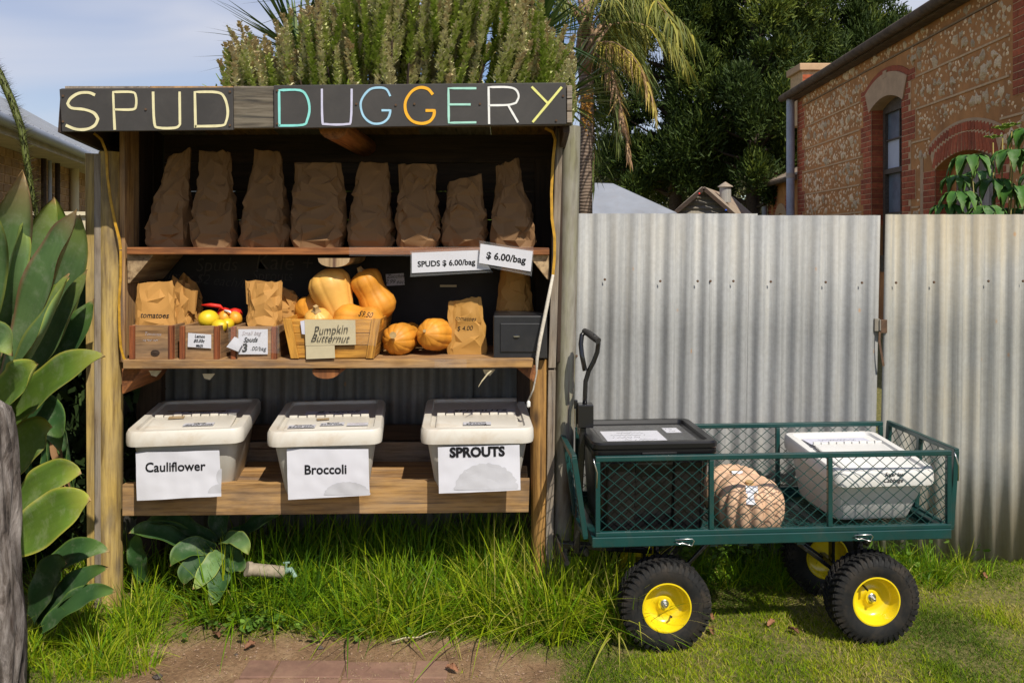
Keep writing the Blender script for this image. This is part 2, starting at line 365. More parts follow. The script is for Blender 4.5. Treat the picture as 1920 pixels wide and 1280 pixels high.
def scribble(M, w_, h_, rows, mat, parent, sd):
    """handwriting that cannot be read: thin looping pen lines"""
    r = random.Random(sd); q = MB()
    for j in range(rows):
        y0 = h_/2-h_*(j+.5)/rows; x = -w_/2*r.uniform(.5,.95); xe = w_/2*r.uniform(.3,.9); pts = []; k = 0
        while x < xe:
            pts.append(Vector((x, y0+h_/rows*.28*(1 if k % 2 else -1)*r.uniform(.2,1), 0))); x += h_/rows*r.uniform(.10,.32); k += 1
        for a, b in zip(pts, pts[1:]):
            if r.random() < .12: continue
            q.bar(a, b, .0013, .0004)
    return q.ob('handwriting', mat, parent, M, local=True)
def drape_on(objs, target, off=.0012):
    """press flat lettering against the side of an object that faces the street"""
    from mathutils.bvhtree import BVHTree
    Mt = WM[target]; bv = BVHTree.FromPolygons([Mt @ v.co for v in target.data.vertices], [tuple(p.vertices) for p in target.data.polygons])
    for o in objs:
        bm_ = bmesh.new(); bm_.from_mesh(o.data); bmesh.ops.triangulate(bm_, faces=bm_.faces[:]); bmesh.ops.subdivide_edges(bm_, edges=[e for e in bm_.edges if e.calc_length() > .004], cuts=2, use_grid_fill=False); bm_.to_mesh(o.data); bm_.free()
        M = WM[o]; inv = M.inverted()
        for v in o.data.vertices:
            p = M @ v.co; hit = bv.ray_cast(Vector((p.x, 2.0, p.z)), Vector((0,1,0)))[0]
            if hit: v.co = inv @ Vector((p.x, hit.y-off, p.z))
def stroke(name, pts, wd, Y, mat, parent, closed=False, th=.0012):
    """hand-painted brush stroke: a ribbon of paint a millimetre thick on the board"""
    P = [W(x, y, Y) for (x, y) in pts]
    Q = []
    for i in range(len(P)-1):                 # Catmull-Rom
        a = P[max(i-1, 0)]; b = P[i]; c = P[i+1]; d = P[min(i+2, len(P)-1)]
        v1 = (b-a); v2 = (c-b)
        sharp = i > 0 and v1.length > 0 and v1.angle(v2, 0) > .9
        v3 = (d-c); sharp2 = i < len(P)-2 and v2.angle(v3, 0) > .9
        a_ = b if sharp else a; d_ = c if sharp2 else d
        for k in range(4):
            t = k/4
            Q.append(.5*((2*b)+(c-a_)*t+(2*a_-5*b+4*c-d_)*t*t+(3*b-a_-3*c+d_)*t**3))
    Q.append(P[-1]); mb = MB(); V = []; n = len(Q); wd = wd/FPX*Y
    for i, p in enumerate(Q):
        t = (Q[min(i+1, n-1)]-Q[max(i-1, 0)]); t.y = 0
        if t.length < 1e-6: t = Vector((1,0,0))
        t.normalize(); s = Vector((-t.z, 0, t.x))*wd/2*(1+.18*noise.noise(p*40)); e = t*(wd*.3 if i == n-1 else (-wd*.3 if i == 0 else 0))
        o_ = Vector((0, -th, 0))
        V += [p+s+e, p-s+e, p+s+e+o_, p-s+e+o_]
    Fc = []
    for i in range(n-1):
        a = 4*i; b = a+4
        Fc += [(a+2, b+2, b+3, a+3), (a, a+2, a+3, a+1) if i == 0 else None, (a, b, b+2, a+2), (a+1, a+3, b+3, b+1)]
    Fc = [f for f in Fc if f]; mb.add(V, Fc)
    return mb.ob(name, mat, parent, T(P[0]))

# ------------------------------------------------------------------ the stall
stall = thing('produce_stall', 'open timber roadside stall with painted SPUD DUGGERY sign and three shelves', 'market stall', (-.45, 3.3, .04))
YP = 3.10; YF = 2.88
# posts
qboard('post', [(159,287),(177,288),(178,1140),(163,1140)], YP+.03, .05, M_['post'], stall, 'v')
qboard('post', [(176,288),(189,288),(189,1140),(177,1140)], YP+.01, .06, M_['greyplank'], stall, 'v')
beam('post', W(208,286,YP+.055), W(208,1150,YP+.055), .079, .10, M_['post'], stall, (0,1,0), rnd_sec=True)
beam('post', W(1012,672,YP+.07), W(1016,1130,YP+.07), .075, .09, M_['post_warm'], stall, (0,1,0), rnd_sec=True)
qboard('post', [(1043,240),(1056,240),(1042,690),(1028,690)], YP+.02, .06, M_['greyplank'], stall, 'v')
qboard('post', [(1028,694),(1042,694),(1036,1120),(1022,1120)], YP+.02, .06, M_['greyplank'], stall, 'v')
beam('post', W(1070,238,YP+.08), W(1050,1130,YP+.08), .075, .10, M_['post_green'], stall, (0,1,0), rnd_sec=True)
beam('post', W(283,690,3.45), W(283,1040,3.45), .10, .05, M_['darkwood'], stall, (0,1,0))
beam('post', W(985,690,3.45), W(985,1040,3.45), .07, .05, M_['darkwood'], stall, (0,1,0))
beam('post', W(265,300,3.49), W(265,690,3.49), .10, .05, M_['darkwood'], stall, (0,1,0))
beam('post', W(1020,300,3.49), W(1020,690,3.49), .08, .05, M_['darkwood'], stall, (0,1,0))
# fascia: long old plank with two painted sign boards on it
qboard('fascia_board', [(114,166),(1073,160),(1073,234),(116,244)], YF, .032, M_['burnt'], stall)
sb1 = qboard('sign_board', [(111,167),(436,164),(437,244),(116,247)], YF-.014, .013, M_['signpaint'], stall, label='dark sign board painted SPUD in cream letters')
sb2 = qboard('sign_board', [(513,160),(1061,155),(1062,233),(514,241)], YF-.014, .013, M_['signpaint'], stall, label='long dark sign board painted DUGGERY in coloured letters')
qboard('end_block', [(1063,160),(1073,160),(1073,184),(1063,185)], YF-.012, .03, M_['greyplank'], stall)
qboard('end_block', [(1063,187),(1073,186),(1073,208),(1063,208)], YF-.012, .03, M_['greyplank'], stall)
qboard('end_block', [(1063,210),(1073,210),(1073,230),(1063,230)], YF-.012, .03, M_['greyplank'], stall)
PC = {k: m_plain('sign_paint_'+k, c, .55, .10, 20, dirt=tuple(x*.6 for x in c), dirtamt=.35, dscale=25) for k, c in dict(cream=(.72,.66,.40), teal=(.24,.66,.62), lilac=(.55,.54,.70), blue=(.34,.58,.76), orange=(.85,.42,.015), mint=(.36,.66,.56), white=(.78,.78,.76), lemon=(.72,.70,.22)).items()}
c1 = lambda pts: [(x/2.977, y/2.977) for x, y in pts]
c2 = lambda pts: [(640+x/2.977, y/2.977) for x, y in pts]
LT = [(sb1,'cream','S',5.2,[c1([(527,530),(495,518),(440,522),(395,550),(378,580),(400,604),(470,612),(525,632),(547,665),(530,700),(485,722),(425,722),(372,702)])]),
 (sb1,'cream','P',4.4,[c1([(641,722),(636,620),(632,515),(735,515),(758,535),(760,590),(740,612),(640,612)])]),
 (sb1,'cream','U',4.8,[c1([(855,517),(862,685),(888,714),(980,714),(1005,695),(1003,517)])]),
 (sb1,'cream','D',4.8,[c1([(1092,710),(1088,515),(1215,517),(1255,550),(1272,620),(1262,680),(1235,702),(1092,706)])]),
 (sb2,'teal','D',4.4,[c1([(1560,700),(1558,505),(1675,505),(1715,545),(1728,610),(1715,670),(1690,698),(1560,702)])]),
 (sb2,'lilac','U',4.0,[[(603.6,168),(604.6,226),(611,233),(650,233),(658,225),(659.5,168)]]),
 (sb2,'blue','G',4.0,[c2([(272,535),(252,500),(213,490),(160,500),(120,545),(108,590),(125,650),(170,688),(225,688),(262,660),(275,617),(228,617)])]),
 (sb2,'orange','G',5.4,[c2([(508,525),(482,497),(435,490),(390,515),(358,570),(362,630),(395,675),(445,690),(490,680),(515,650),(520,618),(475,618)])]),
 (sb2,'mint','E',4.2,[c2([(750,494),(598,494),(600,686),(750,684)]), c2([(604,584),(718,584)])]),
 (sb2,'white','R',4.0,[c2([(825,690),(822,488),(930,488),(975,503),(990,540),(975,575),(930,587),(827,589)]), c2([(932,590),(985,682)])]),
 (sb2,'lemon','Y',4.4,[c2([(1065,488),(1148,573)]), c2([(1228,490),(1070,680)])])]
for (p, c, ch, wd, sts) in LT:
    for k, s in enumerate(sts):
        o = stroke('letter' if k == 0 else 'letter_stroke', s, wd, YF-.0145-.0006*k, PC[c], p)
        if k == 0: o['label'] = 'hand painted %s letter %s' % (c, ch)
for (x, y) in [(118,180),(118,228),(431,172),(431,235),(520,170),(520,232),(273,205),(668,195),(742,197),(777,195),(900,195),(1043,226),(1056,180)]:
    mb = MB(); mb.tube([W(x,y,YF-.014), W(x,y,YF-.018)], .004, 8); mb.ob('nail', M_['rust'], stall, T(W(x,y,YF)))
# roof: barge boards, panel, rafters
for x0, x1, s in ((113,160,1),(1066,1082,-1)):
    beam('barge_board', W(x0+4*s,206,YF+.035)-Vector((0,0,.005)), Vector((W(x0+4*s,206,YF).x, 3.52, 1.745)), .022, .15, M_['darkwood'], stall)
mb = MB(); xa = W(112,0,YF).x; xb = W(1074,0,YF).x
for k in range(6):
    a = xa+(xb-xa)*k/6; b = xa+(xb-xa)*(k+1)/6-.004
    m2 = MB(); m2.add([(a,YF+.034,1.885),(b,YF+.034,1.885),(b,3.55,1.80),(a,3.55,1.80),(a,YF+.034,1.905),(b,YF+.034,1.905),(b,3.55,1.82),(a,3.55,1.82)], [(3,2,1,0),(4,5,6,7),(0,1,5,4),(1,2,6,5),(2,3,7,6),(3,0,4,7)])
    m2.ob('roof_board', M_['shelf'] if k % 2 else M_['greyplank'], stall, frame((a,YF,1.9), (0,1,0)))
beam('rafter', W(625,240,YF+.06), Vector((W(625,0,YF).x, 3.5, 1.76)), .10, .08, M_['redshelf'], stall, rnd_sec=True)
# left and right side walls (vertical planks), back boards
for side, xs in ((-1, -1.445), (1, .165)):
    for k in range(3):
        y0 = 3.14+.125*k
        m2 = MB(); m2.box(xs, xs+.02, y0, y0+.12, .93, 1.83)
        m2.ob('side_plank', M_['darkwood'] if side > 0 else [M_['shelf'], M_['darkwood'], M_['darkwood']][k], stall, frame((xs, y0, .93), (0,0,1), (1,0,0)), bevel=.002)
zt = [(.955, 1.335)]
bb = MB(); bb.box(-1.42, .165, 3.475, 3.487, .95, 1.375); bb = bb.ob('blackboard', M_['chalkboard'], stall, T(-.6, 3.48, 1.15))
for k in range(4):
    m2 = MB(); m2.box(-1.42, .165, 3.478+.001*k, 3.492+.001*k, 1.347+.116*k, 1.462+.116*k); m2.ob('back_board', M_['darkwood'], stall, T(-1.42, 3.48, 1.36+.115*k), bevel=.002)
YB = 3.473
scrawl(['Spuds'], .085, T(W(400,508,YB)) @ UP, M_['chalk'], bb, 1, bold=-.0008)
scrawl(['Kale +'], .085, T(W(525,506,YB)) @ UP, M_['chalk'], bb, 2, bold=-.0008)
scrawl(['limes $2 each/bag'], .06, T(W(395,533,YB)) @ UP @ R(-.1,'Z'), M_['chalk'], bb, 3, bold=-.0008)
scrawl(['Sprouts'], .065, T(W(515,526,YB)) @ UP, M_['chalk'], bb, 4, bold=-.0008)
m2 = MB(); m2.add([W(723,514,YB), W(757,512,YB), W(759,534,YB), W(725,536,YB)]+[W(723,514,YB+.001), W(757,512,YB+.001), W(759,534,YB+.001), W(725,536,YB+.001)], [(0,3,2,1),(4,5,6,7),(0,1,5,4),(2,3,7,6),(3,0,4,7),(1,2,6,5)])
zl = m2.ob('price_label', M_['paperblue'], stall, T(W(740,523,YB))); zl['label'] = 'small dim Zucchini price label on the blackboard'
scrawl(['Zucchini', '$2.99 each'], .022, T(W(741,521,YB-.0006)) @ UP, M_['ink'], zl, 5, bold=0)
qboard('tape_scrap', [(825,534),(856,534),(856,538),(825,538)], YB-.002, .0015, M_['card'], stall, bevel=0)
# shelves
def shelf(xa_, xb_, ya, yb, Yf, Yb, th, mat, n, name='shelf_board'):
    zt_ = W(0, (ya+yb)/2, Yf).z
    for k in range(n):
        y0 = Yf+(Yb-Yf)*k/n; y1 = Yf+(Yb-Yf)*(k+1)/n-.003
        X0 = W(xa_,0,Yf).x; X1 = W(xb_,0,Yf).x; zl_ = W(0,ya,Yf).z; zr = W(0,yb,Yf).z
        j = rnd.uniform(-.0015,.0015)
        P = [(X0,y0,zl_+j),(X1,y0,zr+j),(X1,y1,zr+j),(X0,y1,zl_+j)]
        m2 = MB(); m2.add([(x,y,z-th) for x,y,z in P]+P, [(3,2,1,0),(4,5,6,7),(0,1,5,4),(1,2,6,5),(2,3,7,6),(3,0,4,7)])
        m2.ob(name, mat, stall, frame(P[0], Vector(P[1])-Vector(P[0])), bevel=.003)
shelf(237,1030,463,464,3.12,3.47,.026,M_['redshelf'],3)
shelf(230,1000,675,673,3.06,3.47,.032,M_['shelf'],3)
# the bottom deck: front board on edge, planks, raised back board
qboard('front_board', [(229,908),(993,900),(991,960),(229,967)], 3.06, .035, M_['lowboard'], stall)
for k in range(3):
    y0 = 3.10+.135*k; zz = .475
    m2 = MB(); m2.box(-1.39, .06, y0, y0+.128, zz-.022, zz+rnd.uniform(-.002,.002)); m2.ob('deck_board', M_['shelf'], stall, T(-1.39, y0, zz), bevel=.003)
m2 = MB(); m2.box(-1.39,.06,3.49,3.515,.455,.555); m2.ob('back_rail', M_['greyplank'], stall, T(-1.39,3.5,.5), bevel=.003)
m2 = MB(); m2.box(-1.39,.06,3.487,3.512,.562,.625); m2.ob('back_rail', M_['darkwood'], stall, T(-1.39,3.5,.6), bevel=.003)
# brackets: triangular gussets and half-round bearers
def gusset(pts, Y, depth, mat, endmat=None):
    P = [W(x,y,Y) for x,y in pts]; n = len(P); D = Vector((0,depth,0)); m2 = MB()
    m2.add(P+[p+D for p in P], [tuple(range(n))[::-1], tuple(range(n,2*n))]+[(i,(i+1)%n,(i+1)%n+n,i+n) for i in range(n)])
    return m2.ob('bracket', mat, stall, frame(P[0], (0,1,0)), bevel=.002)
gusset([(238,476),(289,476),(283,484),(243,531),(239,531)], 3.14, .30, M_['endgrain'])
gusset([(228,691),(268,690),(232,738),(228,738)], 3.10, .32, M_['redshelf'])
gusset([(990,478),(1030,478),(1030,524),(1026,524)], 3.14, .30, M_['endgrain'])
gusset([(964,686),(1006,685),(1006,716),(1000,716)], 3.10, .32, M_['redshelf'])
def halflog(cx, y, rx, ry, Y):
    pts = [(cx-rx, y)]+[(cx-rx*math.cos(math.pi*k/9), y+ry*math.sin(math.pi*k/9)**.8) for k in range(1,9)]+[(cx+rx,y)]
    P = [W(a,b,Y) for a,b in pts]; D = Vector((0,.34,0)); n = len(P); m2 = MB()
    m2.add(P+[p+D for p in P], [tuple(range(n))[::-1], tuple(range(n,2*n))]+[(i,(i+1)%n,(i+1)%n+n,i+n) for i in range(n)])
    m2.ob('bearer', M_['endgrain'] if y < 600 else M_['redshelf'], stall, frame(P[0],(0,0,1)), smooth=50)
halflog(626, 484, 30, 17, 3.125); halflog(611, 693, 26, 17, 3.075)
# tape and film stuck along the shelf edges
def film(q, Y, mat, sd, name='tape_strip', parent=None, amp=.006):
    P = [W(x,y,Y) for x,y in q]; m2 = MB(); V = []; n1, n2 = 8, 4
    for j in range(n2+1):
        for i in range(n1+1):
            u = i/n1; v = j/n2; p = P[0]*(1-u)*(1-v)+P[1]*u*(1-v)+P[2]*u*v+P[3]*(1-u)*v
            V.append(p+Vector((0, -.002-abs(amp*noise.noise(p*45+Vector((sd,0,0)))), 0)))
    m2.add(V, [(j*(n1+1)+i, (j+1)*(n1+1)+i, (j+1)*(n1+1)+i+1, j*(n1+1)+i+1) for j in range(n2) for i in range(n1)])
    o = m2.ob(name, mat, parent or stall, T(P[0]), smooth='all')
    return o
film([(655,463),(1000,462),(1000,480),(655,480)], 3.118, M_['clear'], 1)
film([(815,674),(875,673),(875,688),(815,689)], 3.058, M_['clear'], 2)
for (x, y, a) in [(280,694,1),(380,700,2),(905,692,3)]:
    film([(x,y),(x+24,y),(x+14,y+12),(x+4,y+9)], 3.10, M_['card'], a, 'paper_scrap')
# straps and cord
def ribbon(name, pts, Y, wd, th, mat, parent, label=None):
    P = [W(x,y,Y) for x,y in pts]; m2 = MB(); V = []
    for i, p in enumerate(P):
        t = (P[min(i+1,len(P)-1)]-P[max(i-1,0)]).normalized(); s = Vector((t.z,0,-t.x))*wd/2; o_ = Vector((0,th,0))
        V += [p-s, p+s, p+s+o_, p-s+o_]
    m2.loft([V[i:i+4] for i in range(0, len(V), 4)]); o = m2.ob(name, mat, parent, T(P[0]))
    if label: o['label'] = label
    return o
ribbon('tie_strap', [(176,250),(190,262),(199,285),(201,330),(207,375),(216,420),(224,450),(226,468)], YP-.004, .009, .003, M_['strap'], stall, 'worn yellow strap down the left post')
ribbon('tie_strap', [(226,470),(226,520),(223,560),(224,620),(226,650),(232,672),(250,686)], YP-.004, .008, .003, M_['strap'], stall, 'thin yellow strap beside the crates')
ribbon('tie_strap', [(1022,240),(1036,248),(1041,262),(1037,300),(1034,360),(1035,410),(1040,445),(1040,480),(1037,515)], YP+.01, .010, .003, M_['strap'], stall, 'worn yellow strap down the right post')
m2 = MB(); cordp = [W(1037,515,3.08), W(1026,570,3.07), W(1012,640,3.05), W(1007,672,3.04), W(1006,700,3.06), W(1000,730,3.07), W(991,750,3.08)]
m2.tube(cordp, [.005,.007,.007,.006,.003,.003,.003], 8); cd = m2.ob('hanging_cord', M_['rope'], None, T(cordp[0]), smooth='all')
tag(cd, 'frayed white cord hanging from the right post past the cash box', 'cord')
m2 = MB(); m2.lathe([(.002,0),(.007,-.006),(.007,-.022),(.003,-.026)], 8, T(cordp[-1])); m2.ob('toggle', M_['white'], cd, T(cordp[-1]), smooth=40)
m2 = MB(); sp_ = [W(925,692,3.08), W(915,700,3.06), W(903,715,3.05), W(897,725,3.05)]; m2.tube(sp_, [.002,.003,.002,.001], 5)
m2.ob('wood_splinter', M_['card'], stall, T(sp_[0]))

# ------------------------------------------------------------------ paper bags
def tri(x): return abs((x % 1.0)*2-1)*2-1
def bag(name, label, pos, w, d, h, mat, sd, group=None, lean=0, top=.9, slope=0, flat=.25, bulge=1.12, amp=.010, rz=0, waist=0, fold=0, parent=None, base=1.0):
    """folded paper: a coarse net of creased facets, each split once more into smaller ones"""
    r = random.Random(sd); N1, N2 = 18, max(8, int(h/.026)); G_ = []
    for j in range(N2+1):
        t = j/N2; row = []
        for i in range(N1):
            tj = t+(r.uniform(-.42,.42)/N2 if 1 < j < N2-1 else 0); a = 2*math.pi*(i+(r.uniform(-.38,.38) if 0 < j < N2 else 0))/N1
            b = math.sin(min(tj/.75, 1)*math.pi)**.8*(bulge-1)*2
            ww = w*(base*(1-tj)+top*tj+b*.5)*(1-waist*math.exp(-((tj-.68)/.13)**2)); dd = d*((1-max(tj,0)**1.5)*(1+b*.7)+flat*max(tj,0)**1.5)
            if j == 0: ww *= .93; dd *= .90
            e = 3.6-1.4*tj; c = math.cos(a); s = math.sin(a)
            x = ww/2*math.copysign(abs(c)**(2/e), c); y = dd/2*math.copysign(abs(s)**(2/e), s); z = h*tj*(1+slope*x/w*tj)
            k = amp*r.gauss(0,.62)*(1-.45*t if j else .15)+amp*.6*t*math.sin(2.5*a+sd)
            if j == N2: z += r.uniform(-.003,.004)
            p = Vector((x+c*k+lean*tj*tj, y+s*k*1.3, max(0, z+(amp*.3*r.gauss(0,1) if j else 0)))); row.append(p)
        G_.append(row)
    V = []; Fc = []; idx = {}
    def vid(key, p):
        if key not in idx: idx[key] = len(V); V.append(p)
        return idx[key]
    def mid(a, b):
        key = (min(a[0], b[0]), max(a[0], b[0]))
        if key in idx: return (key, V[idx[key]])
        nn = Vector((a[1].x+b[1].x-2*lean*.25, a[1].y+b[1].y, 0)); nn = nn.normalized() if nn.length > 0 else nn
        return (key, (a[1]+b[1])/2+nn*amp*r.gauss(0,.16))
    def trif(a, b, c):
        ab, bc, ca = mid(a,b), mid(b,c), mid(c,a)
        for t3 in ((a,ab,ca),(ab,b,bc),(ca,bc,c),(ab,bc,ca)): Fc.append(tuple(vid(q[0], q[1]) for q in t3))
    K_ = lambda j, i: ((j, i % N1), G_[j][i % N1])
    for j in range(N2):
        for i in range(N1):
            A_, B_, C_, D_ = K_(j,i), K_(j,i+1), K_(j+1,i+1), K_(j+1,i)
            if r.random() < .5: trif(A_,B_,C_); trif(A_,C_,D_)
            else: trif(A_,B_,D_); trif(B_,C_,D_)
    n0 = len(V); rim = [idx[(N2,i)] for i in range(N1)]
    for q in range(1, 3):
        for i in range(N1): p = G_[N2][i]; V.append(Vector((p.x*(1-.03*q), p.y*(1-.25*q), p.z-.05*q*h/.3)))
    for i in range(N1):
        i2 = (i+1) % N1; m_ = idx[tuple(sorted(((N2,i),(N2,i2))))]
        Fc.append((rim[i], m_, rim[i2], n0+i2, n0+i)); Fc.append((n0+i, n0+i2, n0+N1+i2, n0+N1+i))
    Fc.append(tuple(range(n0+N1, n0+2*N1))); Fc.append(tuple(x for i in range(N1-1,-1,-1) for x in (idx[tuple(sorted(((0,i),(0,(i+1)%N1))))], idx[(0,i)])))
    m2 = MB(); m2.v = V; m2.f = Fc
    o = m2.ob(name, mat, None, T(pos) @ R(rz, 'Z'), smooth=16, local=True)
    return tag(o, label, 'paper bag', group)
def bx(px, Y): return (px-960)/FPX*Y
zs = 1.354; YBg = 3.25; gB = 'tall brown paper bags of spuds along the top shelf'
bags = [((273,361),290,'tall brown paper bag leaning right, first from the left on the top shelf',dict(top=.46,lean=.04,slope=.2,waist=.03)),
 ((361,444),290,'straight narrow brown paper bag second from the left on the top shelf',dict(top=.70,lean=.0,slope=0)),
 ((446,546),288,'wide-bottomed brown bag third from the left on the top shelf',dict(top=.52,lean=.01,slope=-.06)),
 ((545,648),310,'broad crumpled brown bag fourth from the left on the top shelf',dict(top=.84,lean=0,waist=-.02)),
 ((649,741),310,'brown bag with a square open top, fifth on the top shelf',dict(top=.66,lean=.01)),
 ((742,826),313,'brown bag pinched at its middle, sixth on the top shelf',dict(top=.84,lean=-.005,waist=.10)),
 ((827,916),338,'squat brown bag with sagging torn mouth, second from the right on the top shelf',dict(top=.8,lean=0,waist=.10,slope=.15,flat=.4)),
 ((916,1006),308,'twisted brown bag furthest right on the top shelf',dict(top=.42,lean=-.02,waist=.14,slope=.2))]
for i, ((a, b), ty, lab, kw) in enumerate(bags):
    X = bx((a+b)/2, YBg-.03); wd = (b-a)/FPX*(YBg-.02)*.93; hh = (466-ty)/FPX*(YBg+.02)
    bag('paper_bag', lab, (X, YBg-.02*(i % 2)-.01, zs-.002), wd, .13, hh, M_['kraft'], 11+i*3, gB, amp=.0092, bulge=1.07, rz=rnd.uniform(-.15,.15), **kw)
zm = .951
# ------------------------------------------------------------------ crates on the middle shelf
def crate(name, label, x0, x1, ytop, ybot, Yf, dp, sk=0, group='small timber crates on the middle shelf'):
    X0 = bx(x0,Yf); X1 = bx(x1,Yf); z0 = zm; z1 = CZ-(ytop-HY)/FPX*Yf
    M = T(X0, Yf, z0) @ R(sk, 'Z'); w_ = X1-X0; h_ = z1-z0
    t = thing(name, label, 'crate', (X0, Yf, z0), group)
    def pc(n_, mat, a,b,c,d,e,f, ax=(1,0,0)):
        q = MB(); q.box(a,b,c,d,e,f); q.v = [M @ p for p in q.v]
        q.ob(n_, mat, t, M @ T(a,c,e) @ (R(math.pi/2,'Z') if ax == 1 else I4), bevel=.0015)
    bw = .018
    pc('front_board', M_['crate'], bw+.001, w_-bw-.001, .002, .014, 0, h_)
    pc('back_board', M_['crate'], 0, w_, dp-.012, dp, 0, h_)
    pc('side_board', M_['crate'], 0, .011, .016, dp-.013, 0, h_, 1); pc('side_board', M_['crate'], w_-.011, w_, .016, dp-.013, 0, h_, 1)
    pc('base_board', M_['crate'], .012, w_-.012, .016, dp-.013, .001, .01)
    for a in (0, w_-bw): 
        q = MB(); q.box(a, a+bw, -.004, .015, 0, h_-.001); q.v = [M @ p for p in q.v]; q.ob('batten', M_['batten'], t, M @ frame((a,0,0),(0,0,1),(0,-1,0)), bevel=.0015)
    return t, M, w_, h_
cr1, Mc1, w1, h1 = crate('timber_crate', 'weathered crate with a round knot, holding the tomato bags', 243, 325, 610, 671, 3.075, .33)
m2 = MB(); m2.lathe([(.012,-.001),(.011,.0015),(.006,.001),(.004,.002)], 12, Mc1 @ T(w1*.58,.001,.022) @ R(math.pi/2,'X') @ Sc(1.4,1,1)); m2.ob('knot', M_['darkwood'], cr1, Mc1 @ T(w1*.58,0,.022), smooth=40)
scrawl(['Tomatoes'], .018, Mc1 @ T(w1/2,.0012,.085) @ UP, M_['chalkw'], cr1, 8, bold=-.0002)
scribble(Mc1 @ T(w1/2,.0012,.068) @ UP, .09, .018, 1, M_['chalkw'], cr1, 9)
cr2, Mc2, w2, h2 = crate('timber_crate', 'rough crate of lemons with a small white price label', 337, 411, 611, 673, 3.075, .34, -.02)
cr3, Mc3, w3, h3 = crate('timber_crate', 'crate wrapped in clear film with torn white spuds label', 433, 519, 612, 673, 3.075, .30, -.03)
def paper(name, q, Y, mat, parent=None, th=.0008, sag=.003, sd=0, M=None, n1=10, n2=8, label=None, cat=None, Ys=None, group=None):
    """a thin sheet, slightly wavy; q = TL TR BR BL"""
    Ys = Ys or (Y,)*4; P = [W(x,y,yy) for (x,y),yy in zip(q,Ys)]; V = []
    for j in range(n2+1):
        for i in range(n1+1):
            u = i/n1; v = j/n2; p = P[0]*(1-u)*(1-v)+P[1]*u*(1-v)+P[2]*u*v+P[3]*(1-u)*v
            V.append(p+Vector((0, sag*noise.noise(p*7+Vector((sd,0,0)))+sag*.3*noise.noise(p*28+Vector((sd,3,0))), 0)))
    m2 = MB(); m2.add(V, [(j*(n1+1)+i, (j+1)*(n1+1)+i, (j+1)*(n1+1)+i+1, j*(n1+1)+i+1) for j in range(n2) for i in range(n1)])
    k = len(m2.v); m2.v += [v+Vector((0,th,0)) for v in m2.v]; m2.f += [tuple(i+k for i in q_[::-1]) for q_ in m2.f]
    o = m2.ob(name, mat, parent, T(P[0]), smooth='all')
    return tag(o, label, cat, group)
Yl = 3.068
o = paper('price_label', [(353,624),(396,627),(396,653),(352,650)], Yl, M_['paper'], cr2, sag=.001)
scrawl(['Lemon', '$0.50c', 'each'], .0155, T(W(374,633,Yl-.0016)) @ UP @ R(-.07,'Z'), M_['ink'], o, 12, bold=.0004)
o = paper('price_label', [(447,617),(502,617),(502,664),(447,664)], Yl, M_['paper'], cr3, sag=.001)
scrawl(['Small bag'], .022, T(W(470,628,Yl-.0016)) @ UP, M_['chalkw'], o, 13, bold=0)
scrawl(['Spuds'], .026, T(W(468,641,Yl-.0016)) @ UP, M_['ink'], o, 14, bold=.0006)
scrawl(['3'], .036, T(W(462,659,Yl-.0016)) @ UP, M_['ink'], o, 15, bold=.0018)
scrawl(['.00/bag'], .022, T(W(484,657,Yl-.0016)) @ UP, M_['ink'], o, 16, bold=0)
o = paper('torn_label', [(440,631),(458,639),(447,659),(425,650)], Yl-.014, M_['paper'], cr3, sag=.006)
film([(428,612),(524,611),(524,662),(430,658)], Yl-.003, M_['clear'], 3, 'plastic_wrap', cr3, .004)
# tomato bags, spud bags
gS = 'pale brown paper bags standing in the crates'
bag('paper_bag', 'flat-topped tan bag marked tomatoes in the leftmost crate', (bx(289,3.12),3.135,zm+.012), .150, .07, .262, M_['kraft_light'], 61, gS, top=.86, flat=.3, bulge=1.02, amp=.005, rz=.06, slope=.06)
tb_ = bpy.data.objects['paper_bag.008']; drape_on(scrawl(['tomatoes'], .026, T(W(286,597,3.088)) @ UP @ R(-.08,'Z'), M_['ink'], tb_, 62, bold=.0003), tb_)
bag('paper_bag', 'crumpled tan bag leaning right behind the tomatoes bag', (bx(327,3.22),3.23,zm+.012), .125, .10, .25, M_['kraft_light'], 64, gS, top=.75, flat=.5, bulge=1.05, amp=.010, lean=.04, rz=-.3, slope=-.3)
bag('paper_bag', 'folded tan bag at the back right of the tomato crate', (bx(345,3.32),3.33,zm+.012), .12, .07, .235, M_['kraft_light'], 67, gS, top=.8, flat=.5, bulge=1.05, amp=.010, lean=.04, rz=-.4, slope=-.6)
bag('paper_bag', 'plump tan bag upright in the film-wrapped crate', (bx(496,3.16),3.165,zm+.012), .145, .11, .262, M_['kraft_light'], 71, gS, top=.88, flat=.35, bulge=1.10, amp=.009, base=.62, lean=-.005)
bag('paper_bag', 'small crumpled tan bag behind the plump one', (bx(532,3.27),3.28,zm+.012), .13, .09, .235, M_['kraft_light'], 74, gS, top=.7, flat=.6, bulge=1.08, amp=.011, slope=-.3)
